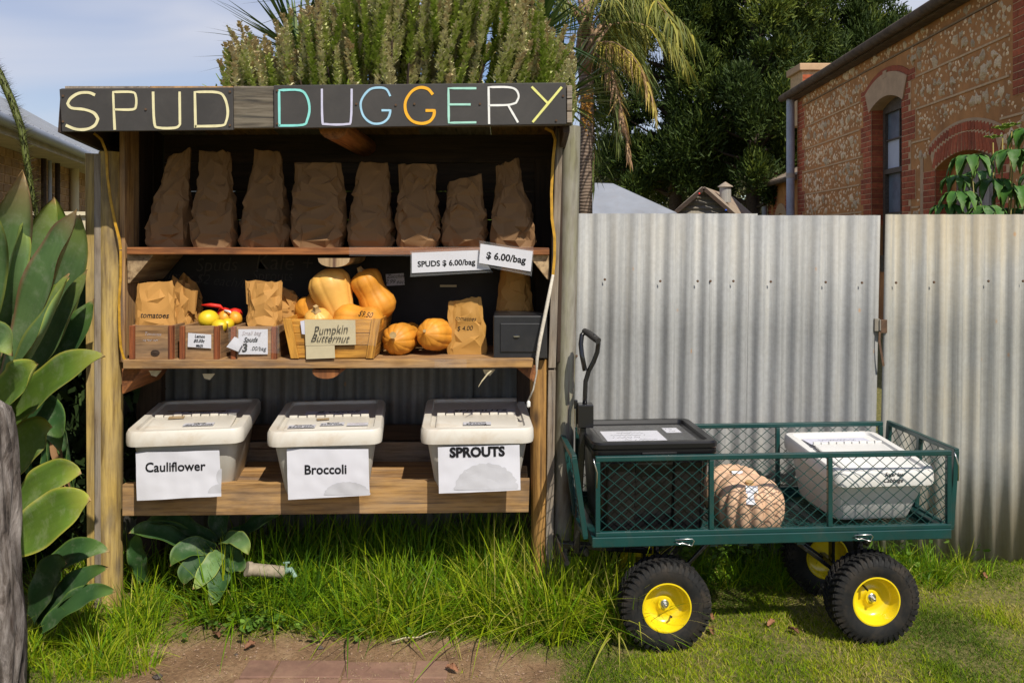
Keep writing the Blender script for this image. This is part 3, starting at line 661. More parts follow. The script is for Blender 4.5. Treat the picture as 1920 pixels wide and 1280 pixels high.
# lemons, oranges and the red net
def citrus(name, label, cat, X, Y, z, r, mat, sd, group=None, ax=.3):
    rg = random.Random(sd); q = MB(); prof = []
    for k in range(13):
        a = math.pi*k/12; rad = r*math.sin(a)**.95; zz = -r*1.12*math.cos(a)
        if k >= 11: zz += r*.10
        prof.append((max(rad, .0015), zz))
    q.lathe(prof, 20, T(X,Y,z) @ R(rg.uniform(0,6),'Z') @ R(math.pi/2*ax,'Y'))
    return tag(q.ob(name, mat, None, T(X,Y,z), smooth='all'), label, cat, group)
gL = 'lemons in the middle crate'
citrus('lemon', 'large bright lemon at the left of the lemon crate', 'lemon', bx(391,3.17),3.17,CZ-(598-450)/FPX*3.17,.034,M_['lemon'],1,gL,1)
citrus('lemon', 'low lemon half hidden by the crate edge, beside the large lemon', 'lemon', bx(412,3.14),3.135,CZ-(612-450)/FPX*3.14,.027,M_['lemon'],2,gL,.8)
citrus('lemon', 'lemon just behind the crate edge, under the orange fruit', 'lemon', bx(425,3.18),3.19,CZ-(608-450)/FPX*3.19,.024,M_['lemon'],3,gL,1)
citrus('mandarin', 'orange fruit with red net on top in the lemon crate', 'mandarin', bx(421,3.25),3.25,CZ-(595-450)/FPX*3.25,.024,M_['orange'],4,'mandarins beside the red net')
citrus('mandarin', 'orange fruit at the right of the lemon crate', 'mandarin', bx(442,3.23),3.23,CZ-(597-450)/FPX*3.23,.024,M_['orange'],5,'mandarins beside the red net')
net = thing('net_bag', 'red net fruit bag with its tied end stretched to the left', 'net bag', W(430,588,3.27))
q = MB(); q.tube([W(378,572,3.24),W(395,572,3.24),W(412,574,3.24),W(420,580,3.25),W(424,586,3.26)],[.003,.008,.0075,.003,.005],10); q.ob('net_neck', M_['net'], net, T(W(400,574,3.24)), smooth='all')
q = MB(); q.lathe([(.004,.03),(.022,.024),(.03,.008),(.03,0)],16,T(W(440,592,3.27)),cap=False); q.lathe([(.004,.03),(.018,.026),(.026,.012),(.027,.004)],16,T(W(420,591,3.272)),cap=False); q.ob('net_sack', M_['net'], net, T(W(430,590,3.27)), smooth='all')
q = MB(); q.tube([W(421,582,3.235),W(430,584,3.23),W(437,590,3.225)],[.004,.005,.003],6); q.ob('tie', M_['white'], net, T(W(421,582,3.235)), smooth='all')

# pumpkin crate, tapered, with boards
pk = thing('pumpkin_crate', 'varnished tapered crate full of butternut pumpkins with cardboard sign', 'crate', (bx(620,3.08),3.08,zm))
Yt = 3.065
def slat(x0t,x1t,yt,x0b,x1b,yb,Y,mat,th=.008,name='slat'): return qboard(name, [(x0t,yt),(x1t,yt),(x1b,yb),(x0b,yb)], Y, th, mat, pk, bevel=.0015)
xl = lambda y: 529+(y-597)/75*17; xr = lambda y: 714-(y-597)/75*14
for (a, b) in ((598,624),(625,647),(648,671)): slat(xl(a),xr(a)-2,a,xl(b),xr(b)-2,b,Yt,M_['basket'])
for (a, b) in ((0,16),(1,1)): pass
qboard('corner_strip', [(529,597),(546,597),(560,672),(545,672)], Yt-.009, .008, M_['basket'], pk, 'v', bevel=.0015)
qboard('corner_strip', [(697,597),(714,597),(701,672),(686,672)], Yt-.009, .008, M_['basket'], pk, 'v', bevel=.0015)
def sideq(xt, xb, sgn):
    for (a, b) in ((598,624),(625,647),(648,671)):
        f = (a-597)/75; g = (b-597)/75
        pa = Vector((bx(xt+(xb-xt)*f,Yt),Yt+.009,CZ-(a-HY)/FPX*Yt)); pb = Vector((bx(xt+(xb-xt)*g,Yt),Yt+.009,CZ-(b-HY)/FPX*Yt))
        D = Vector((0,.30,0)); s = Vector((.008*sgn,0,0)); q = MB()
        q.add([pa,pb,pb+D,pa+D,pa-s,pb-s,pb+D-s,pa+D-s],[(0,1,2,3),(7,6,5,4),(0,4,5,1),(1,5,6,2),(2,6,7,3),(3,7,4,0)])
        q.ob('slat', M_['basket'], pk, frame(pa,(0,1,0)), bevel=.001)
sideq(714,701,1); sideq(529,546,-1)
for (a, b) in ((598,634),(635,671)): slat(xl(a),xr(a),a,xl(b),xr(b),b,Yt+.30,M_['basket']).matrix_basis.translation += Vector((0,0,0))
cs = paper('cardboard_sign', [(571,599),(666,600),(667,646),(573,648)], Yt-.014, M_['card'], pk, th=.003, sag=.001)
paper('cardboard_tab', [(573.5,648.6),(627,647.5),(628,671),(574,673)], Yt-.0155, M_['card'], pk, th=.003, sag=.001)
paper('tape_piece', [(563,602),(572,600),(573,627),(566,626)], Yt-.012, M_['paperblue'], pk, sag=.001)
scrawl(['Pumpkin'], .048, T(W(618,626,Yt-.018)) @ UP @ R(.05,'Z'), M_['ink'], cs, 21, bold=-.0004, sx=.85)
scrawl(['Butternut'], .036, T(W(620,640.5,Yt-.018)) @ UP @ R(.03,'Z'), M_['ink'], cs, 22, bold=-.0002, sx=.95)
film([(640,598),(714,598),(705,648),(668,646)], Yt-.011, M_['clear'], 5, 'tape_strip', pk, .003)

def gourd(name, label, p, dirv, Ls, prof, mat, ribs=9, rd=.03, sd=0, roll=0, group=None, stem=True, cat='pumpkin', stemend=1, srad=.012):
    """prof: radius at even steps along the axis, p = middle of the gourd"""
    r = random.Random(sd); M = frame(p, dirv, (0,0,1) if abs(Vector(dirv).normalized().z) < .9 else (0,-1,0)) @ R(roll,'X') @ T(-Ls/2,0,0)
    N1, N2 = ribs*9, 30; rings = []
    for j in range(N2+1):
        t = j/N2; th = math.pi*t; x = Ls*(.5-.5*math.cos(th))
        u = x/Ls*(len(prof)-1); i = min(int(u), len(prof)-2); f = u-i; f = f*f*(3-2*f)
        rad = prof[i]*(1-f)+prof[i+1]*f
        cap = math.sqrt(max(0, 1-(2*x/Ls-1)**8)); rad = max(rad*cap, .003)
        ring = []
        for k in range(N1):
            a = 2*math.pi*k/N1
            q = rad*(1+rd*(abs(math.sin(a*ribs/2))**.6-.8))*(1+.04*noise.noise(Vector((math.cos(a)*2+sd, math.sin(a)*2, t*3))))
            ring.append((x+(-.03*Ls*math.cos(th)*0), q*math.cos(a), q*math.sin(a)))
        rings.append(ring)
    m2 = MB(); m2.loft(rings); o = m2.ob(name, mat, None, M, smooth='all', local=True); tag(o, label, cat, group)
    if stem:
        e = Ls*.985 if stemend else Ls*.015; s = 1 if stemend else -1; q = MB(); n = 8; rg = []
        for (dx, rr_) in ((0,1.5),(.006,1.0),(.018,.75),(.024,.8)):
            rg.append([(e+s*dx*srad/.012, srad*rr_*(1+.18*(-1)**k)*math.cos(2*math.pi*k/n), srad*rr_*(1+.18*(-1)**k)*math.sin(2*math.pi*k/n)) for k in range(n)])
        q.loft(rg); q.ob('stem', M_['stem'], o, M, smooth=50, local=True)
    return o
gP = 'butternut pumpkins'
bp = [.02,.052,.060,.062,.056,.050,.050,.053,.05,.03]
gourd('butternut_pumpkin', 'big pale butternut leaning upright in the crate with a shaded top', W(628,560,3.22), (-.36,.10,.92), .235, [.03,.046,.052,.058,.066,.074,.080,.080,.072,.05], M_['butterpale'], 9, .05, 1, group=gP, stem=False)
gourd('butternut_pumpkin', 'golden butternut with a visible stem tilted at the right of the crate', W(700,553,3.24), (-.42,-.12,.86), .205, [.04,.058,.068,.069,.062,.056,.058,.062,.062,.05], M_['butternut'], 9, .05, 2, group=gP, srad=.010)
gourd('butternut_pumpkin', 'butternut marked $9.50 lying at the front of the crate', W(672,601,3.15), (.9,-.35,.02), .20, bp, M_['butternut'], 9, .05, 3, group=gP, stem=False)
gourd('butternut_pumpkin', 'small pale butternut with a thick stem at the front left of the crate', W(597,606,3.14), (0,-.5,.75), .12, [.02,.05,.056,.054,.045,.02], M_['butterpale'], 9, .05, 4, group=gP, srad=.011)
gourd('butternut_pumpkin', 'butternut end showing behind the pale one at the left of the crate', W(588,578,3.30), (.2,1,.3), .16, bp, M_['butternut'], 9, .05, 5, group=gP, stem=False)
gourd('butternut_pumpkin', 'butternut on the shelf with its stem scar towards the street, right of the crate', W(757,633,3.23)+Vector((0,0,.0)), (-.22,-.95,.0), .24, [.02,.050,.052,.050,.052,.058,.061,.060,.048,.02], M_['butternut'], 11, .07, 6, group=gP, stem=False)
gourd('butternut_pumpkin', 'round butternut on the shelf beside the yellow envelope', W(818,627,3.20), (-.35,-.85,.12), .18, [.02,.05,.058,.061,.060,.059,.05,.02], M_['butternut'], 11, .06, 7, group=gP, stem=False)
for nm, px, py, Y, rr_ in (('butternut_pumpkin.005', 737, 628, 3.098, .013), ('butternut_pumpkin.006', 796, 620, 3.115, .006)):
    q = MB(); q.lathe([(rr_,.003),(rr_*.9,-.003),(rr_*.4,-.001)], 9, T(W(px,py,Y)) @ R(math.pi/2,'X')); q.ob('stem_scar', M_['stem'], bpy.data.objects[nm], T(W(px,py,Y)), smooth=50)
tb_ = bpy.data.objects['butternut_pumpkin.002']; drape_on(scrawl(['$9.50'], .030, T(W(686,594,3.088)) @ UP @ R(-.12,'Z'), M_['ink'], tb_, 31, bold=0), tb_)
# yellow envelope bag
ev = bag('envelope_bag', 'mustard paper bag marked tomatoes $4.00, leaning back on the shelf', (bx(876,3.20),3.20,zm), .158, .045, .206, M_['kraft_yellow'], 83, None, top=.72, flat=.25, bulge=1.0, amp=.006, lean=-.012, slope=.12)
drape_on(scrawl(['tomatoes'], .024, T(W(873,602,3.155)) @ UP @ R(-.03,'Z'), M_['ink'], ev, 32, bold=0)+scrawl(['$ 4.00'], .024, T(W(870,621,3.155)) @ UP, M_['ink'], ev, 33, bold=0), ev)
# cash box
cb = thing('cash_box', 'small black steel cash box with a key in its door on the middle shelf', 'cash box', (bx(977,3.10),3.15,zm))
X0, X1 = bx(925,3.085), bx(1026,3.085); z1 = CZ-(592-HY)/FPX*3.085
q = MB(); q.box(X0,X1,3.09,3.30,zm,z1); q.ob('housing', M_['safe'], cb, T(X0,3.09,zm), bevel=.004)
q = MB(); q.box(bx(938,3.085),bx(1015,3.085),3.0845,3.0895,CZ-(660-HY)/FPX*3.085,CZ-(606-HY)/FPX*3.085); q.ob('door', M_['safe'], cb, T(X0,3.09,zm), bevel=.003)
q = MB(); q.lathe([(.009,0),(.009,.002),(.003,.003)],14,T(W(968,631,3.084)) @ R(math.pi/2,'X')); q.ob('keyhole', M_['blacksteel'], cb, T(W(968,631,3.084)))
q = MB(); q.box(*[bx(963,3.08),bx(974,3.08)],3.079,3.0835,CZ-(631.6-HY)/FPX*3.08,CZ-(629.8-HY)/FPX*3.08); q.ob('key', M_['bronze'], cb, T(W(968,631,3.084)))
bag('paper_bag', 'tall tan bag behind the black cash box', (bx(965,3.33),3.36,zm), .17, .12, .37, M_['kraft_light'], 91, None, top=.62, flat=.6, bulge=1.02, amp=.006, lean=.0, slope=-.1)
# price signs on the top shelf edge
def psign(q, Y, txt, size, px, py, lab, rot, bold, sd):
    s = thing('price_sign', lab, 'price sign', W(q[0][0],q[0][1],Y))
    cx = sum(a for a,b in q)/4; cy = sum(b for a,b in q)/4
    q2 = [(cx+(a-cx)*1.04, cy+(b-cy)*1.28+1) for a,b in q]
    paper('laminate', q2, Y, M_['clear'], s, .0006, .002, sd); 
    pp = paper('paper_sheet', q, Y-.0035, M_['paper'], s, .0006, .002, sd)
    tx = text(txt, size, T(W(px,py,Y-.0045)) @ UP @ R(rot,'Z'), M_['ink'], pp, bold=bold); drape(tx, q, (Y-.0035,)*4, .002, sd, .001); return s
psign([(772,474),(897,469),(920,505),(772,512)], 3.10, 'SPUDS $ 6.00/bag', .0285, 837, 498, 'laminated SPUDS $6.00/bag sign taped along the top shelf edge', .04, .0007, 1)
psign([(901,457),(999,471),(995,509),(898,493)], 3.085, '$ 6.00/bag', .0345, 948, 489, 'tilted $6.00/bag sign without a vegetable name, overlapping the other one', -.13, .0009, 2)

# ------------------------------------------------------------------ flip-lid bins
def bin_(label, fx, fy, bxk, byk, Yf, Yb, z_top, body_h, dirty=True, slope=.012, wl=.40, group='flip-lid storage bins', fold_at=.42, name='storage_bin', zb=None):
    """fx: world x of the front edge centre, bxk of the back edge centre"""
    f = Vector((fx, Yf, z_top)); b = Vector((bxk, Yb, z_top)); ax = (b-f); dp = ax.length
    M = frame(f, Vector((ax.y, -ax.x, 0)), (0,0,1))      # local x across, y to the back, origin at the front centre
    M = Matrix.Translation(f) @ R(math.atan2(-ax.x, ax.y), 'Z')
    t = thing(name, label, 'storage bin', (fx, (Yf+Yb)/2, z_top-body_h), group)
    pl = M_['dirtywhite'] if dirty else M_['white']; bp_ = M_['binbody'] if dirty else M_['white']
    def ring(wd, y0, y1, r, z, n=4): return [Vector(p) for p in rr(wd, y1-y0, r, z, n, 0, (y0+y1)/2)]
    def drop(y): return -slope*max(0, (fold_at-y/dp))/fold_at            # front half slopes down
    def dz(rg): return [Vector((p.x, p.y, p.z+drop(p.y))) for p in rg]
    H = body_h
    q = MB(); q.loft([ring(wl*.72, .10, dp-.04, .03, -H), ring(wl*.74, .092, dp-.038, .03, -H+.01), dz(ring(wl*.88, .028, dp-.02, .035, -.06)), dz(ring(wl*.90, .024, dp-.015, .035, -.012))], cap1=False)
    q.ob('body', bp_, t, M, smooth=35, local=True)
    q = MB(); q.loft([dz(ring(wl-.004, .002, dp-.002, .04, -.052)), dz(ring(wl, 0, dp, .042, -.040)), dz(ring(wl-.002, .001, dp-.001, .042, -.010)), dz(ring(wl-.012, .006, dp-.006, .04, 0)), dz(ring(wl-.060, .028, dp-.026, .025, 0)), dz(ring(wl-.068, .032, dp-.03, .022, -.010)), dz(ring(wl-.085, .04, dp-.04, .02, -.012))], cap0=False, cap1=True)
    q.ob('lid', pl, t, M, smooth=30, local=True)
    # raised flap on the front half and its hinge knuckles
    yh = dp*fold_at; wf = wl-.105
    q = MB(); rg = ring(wf, .046, yh-.006, .016, 0, 3)
    q.loft([[p+Vector((0,0,drop(p.y)-.0115)) for p in rg], [p+Vector((0,0,drop(p.y)-.006)) for p in rg], [Vector((p.x*.97, .046+(p.y-.046)*.97+.002, p.z+drop(p.y)-.0045)) for p in rg]])
    q.ob('flap', pl, t, M, smooth=30, local=True)
    for k in range(9):
        a = -wf/2+wf*k/9; q = MB(); q.box(a+.001, a+wf/9-.003, yh-.005, yh+.006, -.0115, .0015-(.002 if k % 2 else 0)); q.ob('hinge', pl, t, M, local=True, bevel=.001)
    return t, M, dp, yh
def lidlabel(t, M, x, y, w_, h_, z, lines, size, sd, mat='paper', rot=0, ink='ink', tilt=0):
    Mm = M @ T(x,y,z) @ R(tilt,'X') @ R(rot,'Z'); q = MB(); q.box(-w_/2,w_/2,-h_/2,h_/2,0,.0005)
    o = q.ob('price_label', M_[mat], t, Mm, local=True)
    if isinstance(lines, int): scribble(Mm @ T(0,0,.0008), w_*.8, h_*.8, lines, M_[ink], o, sd)
    elif lines: scrawl(lines, size, Mm @ T(0,h_*.12,.0008), M_[ink], o, sd, bold=.0004)
    return o
b1, MB1, dp1, yh1 = bin_('grimy cream bin marked Cauliflower on the bottom shelf', -1.145, 0, -1.232, 0, 2.975, 3.50, .728, .262)
b2, MB2, dp2, yh2 = bin_('cream bin marked Broccoli in the middle of the bottom shelf', -.655, 0, -.718, 0, 2.975, 3.49, .726, .262, group='flip-lid storage bins')
b3, MB3, dp3, yh3 = bin_('cream bin marked SPROUTS at the right of the bottom shelf', -.120, 0, -.150, 0, 2.975, 3.50, .733, .262)
lidlabel(b1, MB1, .035, .085, .105, .045, -.0085, ['Cauli','$5.00 each'], .022, 41)
lidlabel(b1, MB1, -.065, .195, .055, .05, -.003, None, 0, 0, 'tape', .1)
lidlabel(b1, MB1, .02, .30, .24, .10, -.011, ['Cauliflower'], .04, 42, 'paperblue')
lidlabel(b1, MB1, -.02, .335, .22, .012, -.009, None, 0, 0, 'tape', -.1)
lidlabel(b2, MB2, -.085, .075, .095, .045, -.0085, ['Broccoli','$4.00 each'], .021, 43)
lidlabel(b2, MB2, .02, .10, .085, .045, -.0080, ['Brocli','$4.00 each'], .021, 44)
lidlabel(b2, MB2, .11, .088, .075, .042, -.0085, ['Cauliflower','$5.00 each'], .015, 45, ink='chalkw')
lidlabel(b2, MB2, -.02, .165, .045, .028, -.003, None, 0, 0, 'tape', .2)
lidlabel(b2, MB2, .02, .30, .24, .10, -.011, ['Broccoli'], .05, 46, 'paperblue')
lidlabel(b3, MB3, 0, .08, .10, .045, -.0085, ['Sprouts','$6.00/bag'], .022, 47)
lidlabel(b3, MB3, .02, .29, .26, .09, -.011, ['SPROUTS'], .05, 48, 'paper')
def hang(q, Y, word, size, px, py, lab, bold, blobs, sd):
    s = paper('paper_sign', q, Y, M_['paper'], None, .0008, .006, sd, n1=24, n2=16, label=lab, cat='paper sign', Ys=(Y,Y,Y-.012,Y-.012), group='printed signs hanging from the bin lids')
    tx = text(word, size, T(W(px,py,Y-.002)) @ UP @ R(.02,'Z'), M_['ink'], s, bold=bold); drape(tx, q, (Y,Y,Y-.012,Y-.012), .006, sd, .0022)
    r = random.Random(sd)
    for (x, y, rx, ry, a0, a1, mt) in blobs:         # faded grey and white print
        N = 46; P = [Vector((bx(x,Y-.02), Y-.0145, CZ-(y-HY)/FPX*(Y-.02)))]
        for k in range(N+1):
            a = math.radians(a0+(a1-a0)*k/N); m_ = 1+.05*noise.noise(Vector((k*.9,sd,0)))+.04*abs(math.sin(k*.8))
            P.append(P[0]+Vector((rx/FPX*Y*m_*math.cos(a), 0, ry/FPX*Y*m_*math.sin(a))))
        q2 = MB(); n = len(P)-1; RR = 7; VV = [P[0]+(p-P[0])*(j/RR) for j in range(1,RR+1) for p in P[1:]]; q2.add([P[0]]+VV, [(0,i+2,i+1) for i in range(n-1)]+[(1+j*n+i,1+j*n+i+1,1+(j+1)*n+i+1,1+(j+1)*n+i) for j in range(RR-1) for i in range(n-1)])
        o3 = q2.ob('printed_picture', M_[mt], s, T(P[0])); drape(o3, q, (Y,Y,Y-.012,Y-.012), .006, sd, .0018)
    return s
Yh = 2.972
hang([(254,848),(411,844),(415,930),(257,938)], Yh, 'Cauliflower', .0445, 329, 882, 'white sign reading Cauliflower hanging from the left bin', .0008, [(413,925,24,16,90,180,'greyprint'),(413,895,10,14,90,270,'greyprint')], 3)
hang([(537,842),(691,841),(693,928),(540,937)], Yh, 'Broccoli', .0445, 611, 887, 'white sign reading Broccoli hanging from the middle bin', .0010, [(650,929,42,24,0,180,'greyprint')], 5)
hang([(821,838),(974,834),(976,918),(823,925)], Yh, 'SPROUTS', .046, 895, 855, 'white sign reading SPROUTS hanging from the right bin', .0020, [(912,919,58,47,2,180,'greyprint')], 8)
# ------------------------------------------------------------------ ground
def gz(x, y):
    """ground height: almost level lawn, a low bank under the stall and fence"""
    z = .045*max(0, min(1, (y-2.98)/.35))*max(0, min(1, (.55-x)/.5)) + .03*max(0, min(1, (y-3.3)/.25))
    return z+.008*noise.noise(Vector((x*2.1, y*2.1, 0)))+.004*noise.noise(Vector((x*9, y*9, 3)))
def dirtmask(x, y):
    """1 where the soil is bare"""
    e = .22*noise.noise(Vector((x*3.1, y*4.1, 7)))+.10*noise.noise(Vector((x*9, y*9, 9)))
    yb = 3.02 if x < -.2 else 3.02-.20*min(1, (x+.2)/.45)
    a = (yb-y)/.10+e*4
    a = min(a, (x+1.28+(y-2.7)*.3)/.08+e*3, (.22-x)/.10+e*3)
    b = 1.2-math.hypot((x+.98)/.30, (y-3.10)/.20)+e*2.2
    return max(0, min(1, a)), max(0, min(1, b))
xs = np.unique(np.concatenate([np.arange(-3.2, 3.6, .045), [-200,-90,-40,-20,-10,-6,-4,4,6,10,20,40,90,200]]))
ys = np.unique(np.concatenate([np.arange(1.2, 4.4, .045), [-200,-60,-20,-8,-3,-1,0,.6,5,6,8,12,20,40,90,250,600]]))
V = [(x, y, gz(x, y) if 1.1 < y < 4.5 and abs(x) < 3.7 else (.0 if y < 3 else .05)) for y in ys for x in xs]; nx = len(xs)
Q = [(j*nx+i, j*nx+i+1, (j+1)*nx+i+1, (j+1)*nx+i) for j in range(len(ys)-1) for i in range(nx-1)]
A = np.zeros((len(V), 3)); 
for i, (x, y, z) in enumerate(V):
    if 1 < y < 4.5 and abs(x) < 3.7: d = dirtmask(x, y); A[i] = (max(d), max(0, d[1]), 0)
def m_ground():
    m, n, b = newmat('lawn_and_soil'); at = n.nodes.new('ShaderNodeAttribute'); at.attribute_name = 'tint'
    se = n.nodes.new('ShaderNodeSeparateColor'); n.links.new(at.outputs['Color'], se.inputs[0]); v = coords(n)
    soil = ramp(n, [(.25, (.12,.065,.03)), (.5, (.26,.155,.08)), (.75, (.39,.26,.15))], noise_(n, v, 4.5, 8, .62, .4))
    soil = mixc(n, soil, ramp(n, [(.38, (.45,.40,.35)), (.55, (1,1,1))], noise_(n, v, 60, 5, .7)), .6, 'MULTIPLY')
    turf = ramp(n, [(.32, (.05,.065,.008)), (.5, (.14,.13,.03)), (.7, (.30,.23,.10))], noise_(n, v, 45, 8, .75))
    col = mixc(n, turf, soil, se.outputs[0]); n.links.new(col, b.inputs['Base Color']); b.inputs['Roughness'].default_value = .95
    bump(n, b, noise_(n, v, 30, 8, .75), .7, .02); return m
g = fast('ground', V, Q, m_ground(), None, A, smooth=True); g['kind'] = 'structure'; GR = g
# red pavers flush with the soil
M_['paver'] = m_plain('red_paver', (.21,.115,.08), .85, .2, 14, dirt=(.33,.21,.13), dirtamt=.75, dscale=6, bmp=.4, rand=.1)
sh = None
for r_ in range(3):
    for k in range(5):
        w_ = .215; x0 = -.205-(.112 if k == 0 else .112+.22*k) ; x1 = -.205 if k == 0 else x0+.215
        if k == 0: x0 = x1-.108
        y1 = 2.795-.113*r_; y0 = y1-.108
        if x0 < -.86: x0 = -.86-.01*r_
        if x1 - x0 < .03: continue
        q = MB(); q.box(x0, x1, y0, y1, -.05, .004+rnd.uniform(-.0015,.0015)+gz((x0+x1)/2,y1)); q.ob('paver_brick', M_['paver'], GR, T(x0,y0,0), bevel=.004)

# ------------------------------------------------------------------ corrugated fences
PITCH = .0762
def lean(x, z): return x+.020*(z-1.45)
def sheets(parent, x0, x1, Y, z0, z1, mat, step=.762, name='sheet', ph=0, amp=.0125, n=10, topw=.004):
    k = 0; x = x0
    while x < x1-.01:
        xe = min(x+step+.03, x1); m = int((xe-x)/PITCH*n)+1; V = []; yo = -.0016*(k % 2)
        zz = [z0, z0+(z1-z0)*.33, z0+(z1-z0)*.66, z1+topw*math.sin(x*5)]
        for z in zz:
            for i in range(m+1):
                xx = x+(xe-x)*i/m; s = math.sin(2*math.pi*(xx/PITCH)+ph); s = math.copysign(abs(s)**.85, s)
                V.append((lean(xx, z), Y+yo+amp*s+.003*noise.noise(Vector((xx*3, z*2, 1))), z))
        q = MB(); q.add(V, [(j*(m+1)+i, j*(m+1)+i+1, (j+1)*(m+1)+i+1, (j+1)*(m+1)+i) for j in range(3) for i in range(m)])
        o = q.ob(name, mat, parent, T(x, Y, z0), smooth='all'); s_ = o.modifiers.new('thickness','SOLIDIFY'); s_.thickness = .0007
        x += step; k += 1
YFN = 3.57; ZF = 1.487
fA = thing('corrugated_fence', 'long galvanised corrugated iron fence running behind the stall and cart', 'fence', (.9, YFN, 0))
sheets(fA, .235, 1.545, YFN, .05, ZF, M_['iron'])
sheets(fA, -1.70, .215, YFN+.012, .05, 1.43, M_['iron_dull'])
fB = thing('corrugated_fence', 'yellow-stained corrugated iron fence section at the right, past the latched joint', 'fence', (2.1, YFN, 0))
sheets(fB, 1.557, 3.3, YFN-.003, .035, ZF-.004, M_['iron_stained'], ph=.8)
def screws(par, pts, Y):
    for (x, y) in pts:
        p = W(x, y, Y); q = MB(); q.lathe([(.0055,0),(.0055,.002),(.0035,.0022),(.0035,.006)], 8, T(p) @ R(math.pi/2,'X')); q.ob('screw', M_['rust'], par, T(p), smooth=40)
screws(fA, [(1134,524),(1238,527),(1308,527),(1332,527),(1375,527),(1445,528),(1548,529),(1616,530),(1081,667)], YFN-.010)
screws(fB, [(1680,530),(1751,529),(1853,527),(1918,527)], YFN-.012)
for par, xa, xb in ((fA,.24,1.53),(fB,1.57,3.3)):
    for z in (.35, 1.28): beam('rail', (xa,YFN+.045,z), (xb,YFN+.045,z), .05, .07, M_['greyplank'], par)
beam('post', (lean(1.50,.0),YFN+.07,0), (lean(1.50,1.4),YFN+.07,1.4), .07, .07, M_['greyplank'], fA, (0,1,0))
q = MB(); q.box(0,.020,-.006,.006,-.052,.0, T(W(1639,597,YFN-.012))); q.box(.018,.024,-.012,.008,-.05,-.004, T(W(1639,597,YFN-.012))); q.ob('latch', M_['iron_dull'], fA, T(W(1640,600,YFN)), bevel=.001)
q = MB(); q.box(0,.026,-.010,.004,-.055,.0, T(W(1650,599,YFN-.012))); q.ob('latch_plate', M_['rust'], fB, T(W(1650,600,YFN)), bevel=.001)
ribbon('latch_strap', [(1650,622),(1649,640),(1652,658),(1655,676),(1657,686)], YFN-.022, .009, .002, M_['rust'], fB)

# ------------------------------------------------------------------ garden cart
YAW = math.radians(4.0); CM = T(.265, 2.842, 0) @ R(YAW, 'Z')
cart = thing('garden_cart', 'dark green mesh-sided garden cart with black handle and yellow wheels', 'garden cart', (.88, 3.1, 0))
CL, CW = 1.24, .462
ZB0, ZB1, ZR = .362, .392, .652        # tray beam bottom and top, top rail
def cq(name, mb, mat, smooth=False, bevel=0, parent=None, kind=None, ax=None):
    o = mb.ob(name, mat, parent or cart, CM @ (ax or I4), smooth=smooth, bevel=bevel)
    if kind: o['kind'] = kind
    return o
def cb_(a, b, w_, h_=None, up=(0,0,1)):
    q = MB(); q.bar(CM @ Vector(a), CM @ Vector(b), w_, h_, CM.to_3x3() @ Vector(up)); return q
G = M_['green']
for (a, b) in (((0,0,.377),(CL,0,.377)), ((0,CW,.377),(CL,CW,.377)), ((.0125,0,.377),(.0125,CW,.377)), ((CL-.0125,0,.377),(CL-.0125,CW,.377))):
    long_ = abs(a[0]-b[0]) > .5
    cq('tray_beam', cb_(a if long_ else (a[0],.0135,a[2]), b if long_ else (b[0],CW-.0135,b[2]), .026, .034), G, bevel=.003)
for u in (.41, .83): cq('crossbar', cb_((u,.014,.368),(u,CW-.014,.368), .025, .012), G, bevel=.002)
def mesh_panel(o_, ux, uy, wd, ht, px_, py_, r, name='mesh_panel', par=None, flat=False):
    """expanded-metal diamonds between two corners: strips of wire clipped to the rectangle"""
    o_ = Vector(o_); ux = Vector(ux); uy = Vector(uy); nn = ux.cross(uy).normalized(); q = MB()
    sl = py_/px_
    for sgn in (1, -1):
        k0 = -int(ht/py_)-2; k1 = int(wd/px_)+int(ht/py_)+3
        for k in range(k0, k1):
            # line: y = sgn*sl*(x - k*px_)
            xa = k*px_; pts = []
            x_lo, x_hi = (xa, xa+ht/sl) if sgn > 0 else (xa-ht/sl, xa)
            x_lo = max(0, x_lo); x_hi = min(wd, x_hi)
            if x_hi-x_lo < .002: continue
            ya = sgn*sl*(x_lo-xa); yb = sgn*sl*(x_hi-xa)
            A_ = CM @ (o_+ux*x_lo+uy*ya+nn*.0006*sgn); B_ = CM @ (o_+ux*x_hi+uy*yb+nn*.0006*sgn)
            q.bar(A_, B_, r, r*.7, CM.to_3x3() @ nn)
    return cq(name, q, G, parent=par, kind='stuff')
# long side panels
for (v, nm) in ((-.002, 0), (CW+.002, 1)):
    sp_n = bpy.data.objects.new('side_panel', None); put(sp_n, cart, CM @ T(0, v, ZB1)); sp_n.empty_display_size = .02
    u0, u1 = (.012, CL+.002)
    def P_(name, q, **k): return cq(name, q, G, parent=sp_n, **k)
    P_('top_rail', cb_((u0,v,ZR),(u1,v,ZR), .018), bevel=.003)
    P_('bottom_rail', cb_((u0,v,.402),(u1,v,.402), .016), bevel=.003)
    for u in (u0+.008, .405, .815, u1-.008): P_('upright', cb_((u,v,.410),(u,v,ZR-.009), .016,.016,(0,1,0)), bevel=.002)
    for a, b in ((u0+.016,.397),(.413,.807),(.823,u1-.016)): mesh_panel((a,v,.410), (1,0,0), (0,0,1), b-a, ZR-.009-.410, .048, .040, .0022, par=sp_n)
